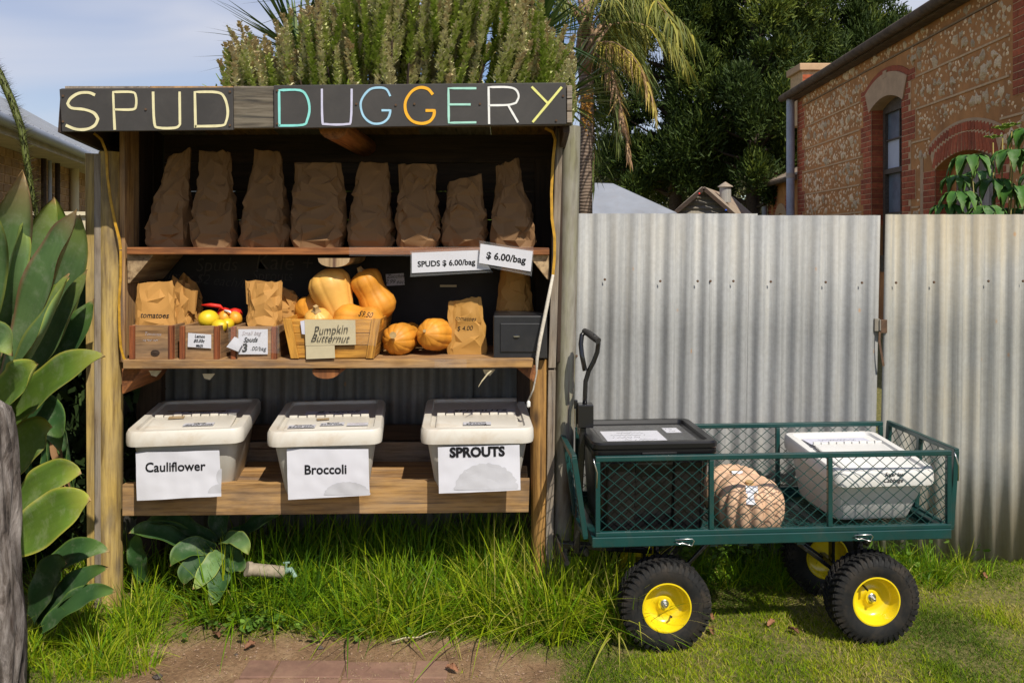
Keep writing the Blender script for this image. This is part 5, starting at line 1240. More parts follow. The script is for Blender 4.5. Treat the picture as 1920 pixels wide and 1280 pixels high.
# chimney at the street end
q = MB(); c0 = W(1504,250,19.2); c1_ = W(1566,133,19.2); q.box(c0.x, c1_.x, 19.2, 20.0, 4.0, c1_.z); ch = q.ob('chimney', M_['mortar'], houseR, T(c0))
q = MB(); q.box(c0.x-.08, c1_.x+.08, 19.12, 20.08, c1_.z, c1_.z+.16); q.ob('chimney_cap', M_['lintel'], ch, T(c0), bevel=.02)
for k in range(10):
    for j in range(4):
        l = .18; xx = c0.x+.01+(.19)*j+(.0 if k % 2 else .0); q = MB(); q.box(xx, min(xx+l, c1_.x), 19.188, 19.30, 4.3+.09*k, 4.375+.09*k)
        if 4.375+.09*k < c1_.z: q.ob('brick', M_['brick'], ch, T(xx,19.2,4.3+.09*k))

# far stone cottage, in line with the big house
hs2 = thing('stone_cottage', 'far low brick and stone cottage wing with arched window, left of the grey downpipe', 'house', (7,22,0))
P2 = wallP(5.93, .05)
column_wall(hs2, P2, [(20.2,21.9,-.2,-.2,2.86),(21.9,22.75,1.9,1.9,2.86),(22.75,23.7,-.2,-.2,2.86)], .3, M_['render'])
column_wall(hs2, P2, [(21.9,22.75,-.2,-.2,1.3)], .3, M_['render'])
q = MB(); A0 = P2(23.7,0); q.add([A0, A0+Vector((4,0,0)), A0+Vector((4,0,2.86)), A0+Vector((0,0,2.86))], [(0,1,2,3)]); q.ob('wall', M_['render'], hs2, T(A0))
q = MB(); q.add([P2(20,2.9,.25),P2(23.95,2.9,.25),P2(23.0,4.1,-2.2),P2(20,4.1,-2.2),P2(20,2.94,.25),P2(23.95,2.94,.25),P2(23.0,4.14,-2.2),P2(20,4.14,-2.2)], [(0,3,2,1),(4,5,6,7),(0,1,5,4),(1,2,6,5),(2,3,7,6),(3,0,4,7)]); q.ob('roof', M_['roof_rust'], hs2, T(P2(22,3)))
q = MB(); q.tube([P2(20,2.86,.25),P2(23.9,2.86,.25)], .06, 8); q.ob('gutter', M_['guttering'], hs2, T(P2(22,2.9)), smooth=50)
q = MB(); q.tube([P2(23.62,2.8,.12),P2(23.62,0,.12)], .08, 10); q.ob('downpipe', M_['pipe'], hs2, T(P2(23.6,2)), smooth=50)
q = MB(); q.box(7.2,8.2,24.3,24.9,2.6,3.35); q.ob('chimney', M_['sand'], hs2, T(7.7,24.5,3))
arcband(hs2, P2, 22.32, 1.62, .46, .72, -1.15, 1.15, -.1, .03, M_['lintel'], 'lintel', 10)
bb_(hs2, P2, 21.9, 22.75, 1.3, 2.3, -.24, -.22, M_['glass'], 'window')
for k in range(4): bb_(hs2, P2, 21.92, 22.73, 1.35+.2*k, 1.37+.2*k, -.22, -.19, M_['guttering'], 'window_bar')
for ye, sg in ((21.9,-1),(22.75,1),(23.68,-1)): quoin(hs2, P2, ye, sg, 1.5, 2.6 if ye < 23 else 2.75, .34, .23)

# corrugated shed with a roof vent
shd = thing('corrugated_shed', 'small corrugated iron shed with rusty gable roof and metal vent behind the fence', 'shed', W(1330,450,16)-Vector((0,0,1.38)))
YS = 16.0; ap = W(1315,355,YS); gl = W(1262,400,YS); gr = W(1367,400,YS)
q = MB(); n = 26; zb = .2
V = []; z = gl.z-.5
rows = []
while z < ap.z-.02:
    f = max(0, (z-gl.z)/(ap.z-gl.z)); xl_ = gl.x+(ap.x-gl.x)*f; xr_ = gr.x+(ap.x-gr.x)*f; rows.append((xl_, xr_, z)); z += .019
for i, (a, b, z) in enumerate(rows): d = .018*math.sin(2*math.pi*z/.10); V += [(a,YS+d,z),(b,YS+d,z)]
q.add(V, [(2*i,2*i+1,2*i+3,2*i+2) for i in range(len(rows)-1)]); q.box(gl.x, gr.x, YS+.02, YS+.05, 0, gl.z-.5); q.ob('gable_sheet', M_['iron_dull'], shd, T(ap), smooth=60)
def roofslab(par, a, b, c, d, mat, th=.03, name='roof'):
    q = MB(); V = [Vector(a),Vector(b),Vector(c),Vector(d)]; nm = (V[1]-V[0]).cross(V[3]-V[0]).normalized()*th; V2 = [v+nm for v in V]
    q.add(V+V2, [(3,2,1,0),(4,5,6,7),(0,1,5,4),(1,2,6,5),(2,3,7,6),(3,0,4,7)]); return q.ob(name, mat, par, T(V[0]))
bk = Vector((1.4, 3.2, 0)); f0 = Vector((0,-.12,0))
rs_ = (gr-ap); 
roofslab(shd, ap+f0+Vector((0,0,.02)), gr+f0+rs_*.3, gr+bk+rs_*.3, ap+bk, M_['roof_rust'])
ls_ = (gl-ap); roofslab(shd, gl+f0+ls_*.2, ap+f0+Vector((0,0,.02)), ap+bk, gl+bk+ls_*.2, M_['roof_rust'])
q = MB(); q.bar(ap+f0*1.5, gl+f0*1.5+ls_*.2, .06, .07); q.ob('barge_board', M_['darkwood'], shd, T(ap)); q = MB(); q.bar(ap+f0*1.5, gr+f0*1.5+rs_*.3, .06, .07); q.ob('barge_board', M_['darkwood'], shd, T(ap))
vp = W(1360,370,16.6); q = MB(); q.lathe([(.11,-.1),(.11,.20)], 16, T(vp)); q.ob('vent_pipe', M_['iron'], shd, T(vp), smooth=50)
q = MB(); q.lathe([(.15,.20),(.14,.215),(.01,.30)], 16, T(vp)); q.ob('vent_cap', M_['roof_rust'], shd, T(vp), smooth=30)
for (x, y, c, nm) in ((1311,363,(.7,.03,.02),'red_lamp'),(1361,394,(.02,.10,.6),'blue_lamp')):
    p = W(x,y,YS-.2); q = MB(); q.lathe([(.001,-.02),(.018,-.012),(.021,0),(.015,.015),(.001,.02)], 10, T(p)); q.ob(nm, m_plain(nm, c, .3), shd, T(p), smooth='all')
# grey hipped roof
gh = thing('low_house', 'low house with pale grey hipped iron roof beside the palm trunk', 'house', (1.6,14.5,0))
a, b, c, d = W(1020,343,15), W(1148,347,15), W(1268,402,14.2), W(1030,420,13.6)
roofslab(gh, d, c, b, a, M_['roof_grey']); q = MB(); q.tube([b, (b+c)/2+Vector((0,0,.0)), c], .03, 8); q.ob('ridge_cap', M_['roof_grey'], gh, T(b), smooth=50)
roofslab(gh, c, c+Vector((.6,4,0)), b+Vector((.2,3,0)), b, M_['roof_grey'])
q = MB(); q.box(d.x, c.x-.1, 14.3, 14.4, 0, 1.75); q.ob('wall', M_['sand'], gh, T(d))

# left house
hl = thing('sandstone_house', 'sandstone house with grey iron roof, gutter and pipes at the far left', 'house', (-4.6,8.5,0))
PL = lambda Y, h, d=0: Vector((-2.9-.265*Y+d*.966, Y+d*.256, h))
q = MB(); V = [PL(2,-.1),PL(16,-.1),PL(16,2.36),PL(2,2.36),PL(2,-.1,-.3),PL(16,-.1,-.3),PL(16,2.36,-.3),PL(2,2.36,-.3)]; q.add(V, [(3,2,1,0),(4,5,6,7),(0,1,5,4),(2,3,7,6),(3,0,4,7),(1,2,6,5)]); q.ob('wall', M_['mortar'], hl, T(PL(8,1)))
h = 1.35; k = 0
blk = {}
while h < 2.30:
    y = 8.4+rnd.uniform(0,.2)
    while y < 14:
        l = rnd.choice((.19,.25,.31)); key = l
        if key not in blk:
            me = bpy.data.meshes.new('stone_block'); x = l/2-.005; c = .006; z = .012
            me.from_pydata([(-x+c,-.042+c,z),(x-c,-.042+c,z),(x-c,.042-c,z),(-x+c,.042-c,z),(-x,-.042,0),(x,-.042,0),(x,.042,0),(-x,.042,0)], [], [(0,1,2,3),(4,5,1,0),(5,6,2,1),(6,7,3,2),(7,4,0,3)]); me.materials.append(M_['sand']); blk[key] = me
        t = (PL(1,0)-PL(0,0)).normalized(); nrm = Vector((.966,.256,0)); up = nrm.cross(t); cc = PL(y+l/2, h, .001)
        Mx = Matrix(((-t.x,-up.x,nrm.x,cc.x),(-t.y,-up.y,nrm.y,cc.y),(-t.z,-up.z,nrm.z,cc.z),(0,0,0,1)))
        put(bpy.data.objects.new('stone_block', blk[key]), hl, Mx); y += l
    h += .094
EZ = 2.40
roofslab(hl, PL(1.0,EZ+.04,.45), PL(15.2,EZ+.04,.45), PL(15.2,EZ+2.7,-4.2), PL(1.0,EZ+2.7,-4.2), M_['roof_grey'], -.03)
q = MB(); 
for k in range(60):
    y = 1.0+14.2*k/60; a_ = PL(y,EZ+.075,.45); b_ = PL(y,EZ+2.735,-4.2); q.bar(a_, b_, .03, .02)
o = q.ob('roof_ribs', M_['roof_grey'], hl, T(PL(5,EZ))); o['kind'] = 'stuff'
for (d0,d1,h0,h1,mt,nm) in ((.40,.43,EZ-.10,EZ+.03,'fasciap','fascia_board'),(.0,.40,EZ-.07,EZ-.04,'fasciap','soffit')):
    q = MB(); V = [PL(1,h0,d1),PL(15.3,h0,d1),PL(15.3,h1,d1),PL(1,h1,d1),PL(1,h0,d0),PL(15.3,h0,d0),PL(15.3,h1,d0),PL(1,h1,d0)]; q.add(V, [(3,2,1,0),(4,5,6,7),(0,1,5,4),(2,3,7,6),(3,0,4,7),(1,2,6,5)]); q.ob(nm, M_[mt], hl, T(PL(6,h0)))
q = MB(); q.tube([PL(1,EZ+.0,.49), PL(15.4,EZ+.0,.49)], .055, 10); q.ob('gutter', M_['roof_grey'], hl, T(PL(6,EZ)), smooth=50)
for (y, r_, mt, nm) in ((11.4,.055,'cream','downpipe'),(10.2,.022,'pipe','conduit'),(10.55,.03,'darkwood','conduit'),(9.95,.03,'darkwood','conduit')):
    q = MB(); q.tube([PL(y,2.34,.07), PL(y,.0,.07)], r_, 10); q.ob(nm, M_[mt], hl, T(PL(y,1.5)), smooth=50)
cw = thing('cream_wall', 'low cream painted fence panel behind the agave', 'fence', (-2.4,4.4,0))
q = MB(); q.box(-4.6,-1.9,4.38,4.42,0,1.505); q.ob('panel', M_['cream'], cw, T(-2.4,4.4,0)); q = MB(); q.box(-4.6,-1.9,4.36,4.44,1.506,1.525); q.ob('capping', M_['cream'], cw, T(-2.4,4.4,1.5))
# ------------------------------------------------------------------ plants
def strips(base, dirs, length, width, bend, segs, seed=0, tipdrop=None, side=None, taper=1.0):
    """many grass-like blades at once. base (N,3), dirs (N,3) unit-ish start direction, bend (N,3) added progressively"""
    N = len(base); r = np.random.RandomState(seed); t = np.linspace(0, 1, segs+1)
    P = base[:,None,:]+length[:,None,None]*(dirs[:,None,:]*t[None,:,None]+bend[:,None,:]*(t**2)[None,:,None])
    if side is None:
        a = r.rand(N)*2*np.pi; side = np.stack([np.cos(a), np.sin(a)*.5, np.zeros(N)], 1)
    wp_ = (1-t**1.7*taper)[None,:,None]*width[:,None,None]*.5
    Lf = P-side[:,None,:]*wp_; Rt = P+side[:,None,:]*wp_
    V = np.stack([Lf, Rt], 2).reshape(N, (segs+1)*2, 3)
    q = np.array([[2*i, 2*i+1, 2*i+3, 2*i+2] for i in range(segs)])
    Q = (np.arange(N)[:,None,None]*((segs+1)*2)+q[None]).reshape(-1, 4)
    return V.reshape(-1,3), Q, (segs+1)*2
def tint(N, k, a, b=None, t=None):
    b = npr.rand(N) if b is None else b
    A = np.stack([a, b, np.zeros(N)], 1); return np.repeat(A, k, 0)
gzv = np.vectorize(gz)
M_['lawn'] = m_tint('lawn_grass', [(0,(.07,.12,.012)),(.4,(.17,.27,.004)),(.75,(.36,.39,.012)),(1,(.46,.36,.15))], .6, .35, .3, .1)
M_['tallgrass'] = m_tint('long_grass', [(0,(.06,.14,.012)),(.4,(.16,.30,.008)),(.75,(.37,.43,.015)),(1,(.50,.44,.12))], .5, .35, .3, .2)
# short lawn
def lawn(n, x0, x1, y0, y1, seed, lmin, lmax, wd):
    r = np.random.RandomState(seed); x = x0+(x1-x0)*r.rand(n); y = y0+(y1-y0)*r.rand(n)
    keep = np.zeros(n, bool); fac = np.ones(n)
    for i in range(n):
        d1, d2 = dirtmask(x[i], y[i]); d = max(d1*.985, d2*.86)
        pt = .5+.5*noise.noise(Vector((x[i]*5, y[i]*5, 20)))*1.8
        keep[i] = r.rand() > d and r.rand() < .30+.70*pt; fac[i] = (1-.5*d)*(.7+.5*pt)
    # keep clear of the pavers
    keep &= ~((x > -.9) & (x < -.2) & (y < 2.80))
    x, y, fac = x[keep], y[keep], fac[keep]; N = len(x)
    base = np.stack([x, y, gzv(x, y)-.004], 1)
    a = r.rand(N)*2*np.pi; tl = .25+.75*r.rand(N); dirs = np.stack([np.cos(a)*tl*.7, np.sin(a)*tl*.7, np.ones(N)*.75], 1)
    bend = np.stack([np.cos(a)*tl*.7, np.sin(a)*tl*.7, -.35*np.ones(N)], 1)*r.rand(N)[:,None]
    ln = (lmin+(lmax-lmin)*r.rand(N)**1.6)*fac
    V, Q, k = strips(base, dirs, ln, wd*(.7+.6*r.rand(N)), bend, 2, seed)
    pn = np.array([noise.noise(Vector((u*2.3, v*2.3, 4))) for u, v in zip(x, y)])
    tv = np.clip(.42+pn*.9+.22*r.randn(N), 0, 1); return V, Q, tint(N, k, tv)
Vs, Qs, As, off = [], [], [], 0
for args in ((250000,-1.7,2.5,2.55,3.66,1,.016,.042,.0032),(26000,-3.0,3.6,1.7,3.66,2,.02,.05,.005)):
    V, Q, A = lawn(*args); Vs.append(V); Qs.append(Q+off); As.append(A); off += len(V)
tag(fast('short_grass', np.concatenate(Vs), np.concatenate(Qs), M_['lawn'], None, np.concatenate(As)), 'patchy short green and straw lawn around the cart and path', 'grass', None, 'stuff')
# long grass
def tuft_field(spec, seed):
    r = np.random.RandomState(seed); B = []; D = []; LN = []; WD = []; BE = []; TT = []
    for (x0, x1, y0, y1, n, l0, l1, w_, yel) in spec:
        nc = max(4, n//26); cx = x0+(x1-x0)*r.rand(nc); cy = y0+(y1-y0)*r.rand(nc)
        for c in range(nc):
            m = n//nc; a = r.rand(m)*2*np.pi; rad = .035*np.sqrt(r.rand(m)); x = cx[c]+rad*np.cos(a); y = cy[c]+rad*np.sin(a)
            z = gzv(x, y)-.005; out = r.rand(m)*.85; az = a+r.randn(m)*.5
            B.append(np.stack([x,y,z],1)); dz = 1.0-.25*out
            D.append(np.stack([np.cos(az)*out*.55, np.sin(az)*out*.55, dz],1))
            be = r.rand(m)**1.2; fz = -1.0*be*(.4+out*.6)
            BE.append(np.stack([np.cos(az)*be*1.0, np.sin(az)*be*.7-.15*be, fz*1.1],1))
            LN.append(l0+(l1-l0)*r.rand(m)**1.3*(.6+.4*r.rand())); WD.append(w_*(.6+.8*r.rand(m)))
            ct = r.rand()*.35; TT.append(np.clip(ct+yel+.22*r.randn(m), 0, 1))
    B = np.concatenate(B); V, Q, k = strips(B, np.concatenate(D), np.concatenate(LN), np.concatenate(WD), np.concatenate(BE), 6, seed)
    return V, Q, tint(len(B), k, np.concatenate(TT))
spec = [(-1.12,.30,3.04,3.52,6200,.14,.40,.0078,.16),(-.60,.34,2.98,3.22,2800,.12,.34,.0078,.28),(-.15,.44,2.93,3.30,2600,.18,.46,.0080,.42),(-.85,.30,2.97,3.08,1500,.07,.16,.006,.3),(.10,.45,3.0,3.5,900,.2,.5,.006,.25),
        (-1.7,-1.25,2.70,3.4,1500,.10,.28,.0055,.28),(-1.75,-1.18,2.62,2.95,1100,.06,.18,.0050,.35),(-1.40,-.9,3.05,3.4,380,.08,.22,.005,.35),(.4,1.75,3.36,3.55,2600,.08,.24,.005,.12),(1.55,1.9,3.38,3.54,350,.05,.2,.005,.4),
        (-3.0,-1.6,2.2,3.5,1200,.1,.28,.0065,.3),(-1.1,-.2,3.05,3.15,500,.05,.14,.005,.3)]
V, Q, A = tuft_field(spec, 3)
tag(fast('long_grass', V, Q, M_['tallgrass'], None, A), 'long arching green grass growing under the stall and beside the cart', 'grass', None, 'stuff')
# straw litter on the soil
r = np.random.RandomState(9); N = 7000; x = np.where(r.rand(N) < .5, -1.3+2.0*r.rand(N), -1.6+3.7*r.rand(N)); y = 2.60+.95*r.rand(N)**1.4; a = r.rand(N)*6.28
V, Q, k = strips(np.stack([x,y,gzv(x,y)+.003],1), np.stack([np.cos(a),np.sin(a),.05*r.rand(N)],1), .012+.035*r.rand(N)**2, .0022*np.ones(N), np.zeros((N,3)), 1, 4)
M_['straw'] = m_tint('dry_straw', [(0,(.12,.06,.03)),(.5,(.30,.20,.10)),(1,(.48,.38,.22))], .9, 0, .3)
tag(fast('straw_litter', V, Q, M_['straw'], None, tint(N, k, r.rand(N))), 'dry straw bits scattered on the bare soil', 'straw', None, 'stuff')

# ---- leafy clusters helper (oriented quads with tint)
def cloud(n, cen, rad, seed, size, asp=.35, up=.0, shell=.4):
    r = np.random.RandomState(seed); d = r.randn(n,3); d /= np.linalg.norm(d,axis=1)[:,None]; rr_ = (shell+(1-shell)*r.rand(n))**.6
    p = np.array(cen)+d*np.array(rad)*rr_[:,None]; u = r.randn(n,3)*.6+d+np.array([0,0,up]); u /= np.linalg.norm(u,axis=1)[:,None]
    s = np.cross(u, r.randn(n,3)); s /= np.linalg.norm(s,axis=1)[:,None]; l = size*(.6+.8*r.rand(n)); w_ = l*asp
    V = np.stack([p-s*w_[:,None]*.5, p+s*w_[:,None]*.5, p+u*l[:,None]+s*w_[:,None]*.25, p+u*l[:,None]-s*w_[:,None]*.25],1)
    return V.reshape(-1,3)
def join_clouds(L_):
    V = np.concatenate([v for v, t in L_]); A = np.concatenate([t for v, t in L_]); Q = np.arange(len(V)).reshape(-1,4); return V, Q, A
# ---- agave
def m_agave(name, c_in, c_out, edge, dry=(.30,.19,.08)):
    m, n, b = newmat(name); at = n.nodes.new('ShaderNodeAttribute'); at.attribute_name = 'tint'; se = n.nodes.new('ShaderNodeSeparateColor'); n.links.new(at.outputs['Color'], se.inputs[0])
    v = coords(n, (1,1,1), True)
    col = ramp(n, [(.3, c_in), (.7, c_out)], noise_(n, v, 5, 4, .6))
    st = noise_(n, coords(n, (2,40,40), True), 2, 3); col = mixc(n, col, ramp(n, [(.3,(.72,.72,.72)),(.7,(1,1,1))], st), .6, 'MULTIPLY')
    col = mixc(n, col, edge, ramp(n, [(.86,(0,0,0)),(.99,(.9,.9,.9))], se.outputs[1]))
    col = mixc(n, col, edge, ramp(n, [(.72,(0,0,0)),(.96,(.7,.7,.7))], se.outputs[0]))
    col = mixc(n, col, dry, ramp(n, [(.955,(0,0,0)),(.985,(1,1,1))], se.outputs[0]))
    n.links.new(hsv_rand(n, col, .18), b.inputs['Base Color']); col = mixc(n, col, (.5,.5,.4), ramp(n, [(.50,(0,0,0)),(.8,(.30,.30,.30))], noise_(n, v, 16, 8, .75)))
    n.links.new(hsv_rand(n, col, .18), b.inputs['Base Color']); b.inputs['Roughness'].default_value = .58; b.inputs['Specular IOR Level'].default_value = .25
    bump(n, b, st, .15, .002)
    return m
M_['ag1'] = m_agave('agave_glaucous', (.085,.16,.055), (.14,.235,.085), (.24,.28,.05)); M_['ag2'] = m_agave('agave_green', (.075,.15,.022), (.14,.23,.03), (.34,.33,.05)); M_['ag3'] = m_agave('agave_dark', (.022,.065,.02), (.042,.105,.03), (.10,.17,.03))  # last green darkened: the weak light under the stall is in its colour
M_['agr'] = m_agave('agave_red_tip', (.085,.16,.055), (.14,.23,.08), (.30,.16,.09))
def leaf(par, pts, wd, Nrm, mat, curl=.25, twist=0, wav=.006, th=.010, sd=0, prof=None, name='leaf', label=None, NU=26, NV=7):
    P = [Vector(p) for p in pts]
    def bez(t):
        n_ = len(P)-1; Q_ = P[:]
        while len(Q_) > 1: Q_ = [Q_[i]*(1-t)+Q_[i+1]*t for i in range(len(Q_)-1)]
        return Q_[0]
    V = []; A = []; Nrm = Vector(Nrm).normalized()
    for i in range(NU+1):
        t = i/NU; c = bez(t); tg = (bez(min(1,t+.01))-bez(max(0,t-.01))).normalized()
        N_ = (Nrm-tg*Nrm.dot(tg)).normalized(); N_ = Matrix.Rotation(twist*t, 3, tg) @ N_; S_ = tg.cross(N_).normalized()
        w_ = wd*.5*((.50+.5*math.sin(min(t/.5,1)*math.pi/2)) if t < .55 else max(0, 1-(t-.55)/.45)**.85*(1+.72*(t-.55)/.45))
        if prof: w_ = wd*.5*prof(t)
        tk = th*(1-t)**.6+.0015
        for layer in (0, 1):
            for j in range(NV):
                s = -1+2*j/(NV-1); e = abs(s)
                off = N_*(curl*w_*s*s+wav*math.sin(t*16+sd+s)*e*e)-(N_*tk*(1-e**2) if layer else Vector((0,0,0)))
                V.append(c+S_*w_*s*(1-.12*curl*e)+off); A.append((t, e, 0))
    k = 2*NV; Fc = []
    for i in range(NU):
        a = i*k; b = a+k
        for j in range(NV-1): Fc.append((a+j, a+j+1, b+j+1, b+j)); Fc.append((a+NV+j+1, a+NV+j, b+NV+j, b+NV+j+1))
        Fc.append((a+NV, a, b, b+NV)); Fc.append((a+NV-1, a+k-1, b+k-1, b+NV-1))
    Mx = frame(P[0], P[-1]-P[0]); inv = Mx.inverted()
    o = fast(name, [tuple(inv @ v) for v in V], Fc, mat, par, np.array(A), smooth=True, M=Mx)
    if label: o['label'] = label
    return o
ag = thing('agave', 'huge blue-green agave with broad curling leaves at the left of the stall', 'agave', W(-30,960,3.0))
LV = [ # (points (px,py,Y)), width px, normal, mat, curl, twist
 ([(-40,720,2.9),(-15,560,2.85),(10,450,2.78),(42,318,2.72)], 74, (.5,-1,.1),'agr',.35,.5),
 ([(10,740,3.0),(30,600,2.98),(62,480,2.92),(102,370,2.88)], 64, (.2,-1,.1),'ag1',.30,.4),
 ([(18,750,2.9),(60,610,2.85),(90,480,2.74),(132,460,2.76),(143,392,2.72)], 78, (-.25,-1,.25),'agr',.40,-.4),
 ([(60,700,3.25),(95,600,3.2),(130,500,3.15),(150,402,3.1)], 74, (-.1,-1,.1),'ag1',.25,.3),
 ([(60,720,3.3),(120,620,3.3),(150,520,3.28),(176,460,3.25)], 80, (-.3,-1,.2),'ag3',.2,.2),
 ([(90,480,3.32),(105,450,3.3),(112,420,3.28),(100,368,3.25)], 32, (.2,-1,.1),'ag2',.2,.2),
 ([(20,660,2.95),(-8,560,2.8),(35,500,2.76),(40,405,2.8)], 42, (.8,-1,0),'ag1',.7,.9),
 ([(-30,800,2.8),(45,690,2.7),(100,600,2.64),(128,512,2.66)], 40, (-.6,-1,.4),'ag1',.7,-.3),
 ([(20,740,3.0),(80,680,2.95),(130,600,2.9),(162,505,2.9)], 58, (-.35,-1,.45),'ag1',.3,-.2),
 ([(30,760,3.1),(90,710,3.05),(140,640,3.0),(176,560,3.0)], 66, (-.3,-1,.5),'ag3',.25,.1),
 ([(-20,790,2.85),(60,770,2.70),(110,670,2.62),(198,668,2.60)], 62, (.1,-1,.45),'ag2',.25,-.2),
 ([(-30,770,2.8),(30,745,2.62),(45,700,2.56),(72,682,2.56)], 66, (.3,-1,.35),'ag2',.45,-.5),
 ([(-60,740,2.75),(-20,640,2.62),(0,600,2.58),(24,668,2.54)], 60, (.5,-1,.4),'ag1',.4,.6),
 ([(30,660,3.0),(75,560,3.0),(110,545,2.95),(128,520,2.93)], 22, (0,-1,.6),'ag2',.4,0),
 ([(-60,700,2.7),(-40,560,2.6),(-20,450,2.55),(-30,380,2.5)], 70, (.5,-1,.1),'ag1',.3,.2),
 ([(-10,700,3.3),(10,560,3.3),(20,470,3.3),(60,440,3.3)], 60, (.2,-1,.2),'ag3',.3,.2),
 ([(-60,730,3.2),(-90,560,3.2),(-120,470,3.1),(-150,400,3.1)], 70, (.2,-1,.2),'ag1',.3,.2),
 ([(-60,740,3.0),(-140,700,2.9),(-190,640,2.8),(-240,640,2.8)], 70, (.2,-.6,1),'ag1',.3,.2),
 # lower leaves
 ([(0,905,2.85),(50,850,2.80),(70,790,2.78),(98,800,2.78)], 60, (-.2,-1,.5),'ag2',.3,.5),
 ([(10,830,2.95),(40,760,2.9),(62,740,2.88),(62,775,2.86)], 34, (.2,-1,.3),'ag2',.4,.2),
 ([(20,800,3.0),(70,740,2.95),(110,760,2.9),(112,850,2.88)], 60, (.1,-1,.2),'ag3',.3,.3),
 ([(10,960,2.85),(60,930,2.75),(110,870,2.70),(152,888,2.70)], 58, (-.1,-.9,.6),'ag2',.30,.2),
 ([(5,1015,2.80),(60,1020,2.68),(115,930,2.62),(170,938,2.60)], 76, (-.1,-1,.45),'ag2',.15,.2),
 ([(60,1150,2.9),(90,1060,2.85),(140,1010,2.82),(206,1034,2.80)], 44, (-.1,-.8,.7),'ag3',.3,.2),
 ([(60,1160,2.85),(90,1090,2.8),(100,1050,2.8),(126,1056,2.78)], 50, (-.1,-.9,.5),'ag3',.3,.2),
 ([(70,1170,2.85),(110,1110,2.8),(150,1080,2.78),(203,1062,2.76)], 36, (-.1,-.8,.6),'ag3',.3,.1),
 ([(80,1180,2.8),(120,1140,2.76),(160,1100,2.74),(218,1108,2.73)], 34, (-.1,-.8,.6),'ag3',.3,.1),
]
for i, (pts, wpx, nr, mt, cu, tw) in enumerate(LV):
    Y0 = pts[len(pts)//2][2]; leaf(ag, [W(*p) for p in pts], wpx/FPX*Y0*1.25, nr, M_[mt], cu, tw, sd=i)
q = MB(); q.tube([Vector((-1.95,3.1,0)), W(-40,900,3.1), W(-30,760,3.0)], [.09,.08,.06], 10); q.ob('stem', M_['darkwood'], ag, T(-1.9,3.1,.2), smooth='all')
for i in range(9):                    # dead hanging leaves in the dark behind
    a = rnd.uniform(-40,120); leaf(ag, [W(a,770,3.2), W(a+rnd.uniform(-20,40),830,3.15), W(a+rnd.uniform(-30,60),960,3.15)], .05, (0,-1,.1), M_['kraft'] if i % 2 else M_['ag3'], .6, 1.0, sd=i, name='dead_leaf')
r = np.random.RandomState(77); Lc = []
for s in range(60):
    c = (-2.6+1.0*r.rand(), 3.35+.7*r.rand(), .1+1.05*r.rand()); n = 260; Lc.append((cloud(n, c, (.22,.18,.2), 900+s, .07, .35, .3), np.repeat(np.stack([.0+.3*r.rand(n), r.rand(n), np.zeros(n)],1),4,0)))
V, Q, A = join_clouds(Lc)
tag(fast('undergrowth', V, Q, m_tint('dark_undergrowth', [(0,(.02,.04,.01)),(1,(.07,.11,.02))], .7, .1, .2), None, A), 'dark leafy undergrowth behind the agave at the left', 'undergrowth', None, 'stuff')
ag2 = thing('agave', 'dark green agave growing in the shade under the stall', 'agave', W(405,1090,3.25))
for i, (pts, wpx, nr, mt) in enumerate([
 ([(408,1018,3.25),(360,1000,3.2),(320,960,3.15),(272,982,3.12)],44,(0,-.6,1),'ag3'),([(395,1030,3.25),(340,1010,3.15),(290,980,3.1),(240,1000,3.08)],44,(0,-.8,.7),'ag3'),
 ([(400,1030,3.22),(370,1020,3.12),(340,1020,3.1),(318,1062,3.1)],38,(.1,-1,.5),'ag3'),([(405,1035,3.2),(370,1050,3.1),(345,1070,3.08),(345,1096,3.08)],40,(.1,-1,.5),'ag3'),
 ([(412,1030,3.2),(405,1050,3.1),(385,1080,3.05),(362,1104,3.04)],36,(.2,-1,.4),'ag1'),([(415,1035,3.2),(420,1060,3.08),(415,1100,3.04),(395,1134,3.02)],44,(0,-1,.3),'ag3'),
 ([(415,1030,3.2),(440,1040,3.1),(455,1060,3.06),(452,1072,3.05)],44,(-.2,-1,.4),'ag3'),([(415,1015,3.2),(440,1000,3.1),(460,1010,3.05),(466,1040,3.04)],30,(-.1,-.8,.8),'ag1'),
 ([(415,1012,3.25),(450,1000,3.2),(490,980,3.15),(525,962,3.15)],40,(0,-.5,1),'ag3'),([(412,1010,3.3),(412,990,3.3),(408,960,3.32),(415,930,3.35)],40,(0,-1,.2),'ag3'),
 ([(270,1090,3.2),(260,1050,3.15),(250,1020,3.12),(260,1000,3.1)],36,(.1,-1,.4),'ag3')]):
    leaf(ag2, [W(*p) for p in pts], wpx/FPX*3.15, nr, M_[mt], .35, .15, sd=30+i)
q = MB(); q.tube([W(408,1120,3.28), W(410,1060,3.26), W(410,1020,3.24)], [.03,.028,.02], 8); q.ob('stem', M_['darkwood'], ag2, T(W(408,1100,3.27)), smooth='all')

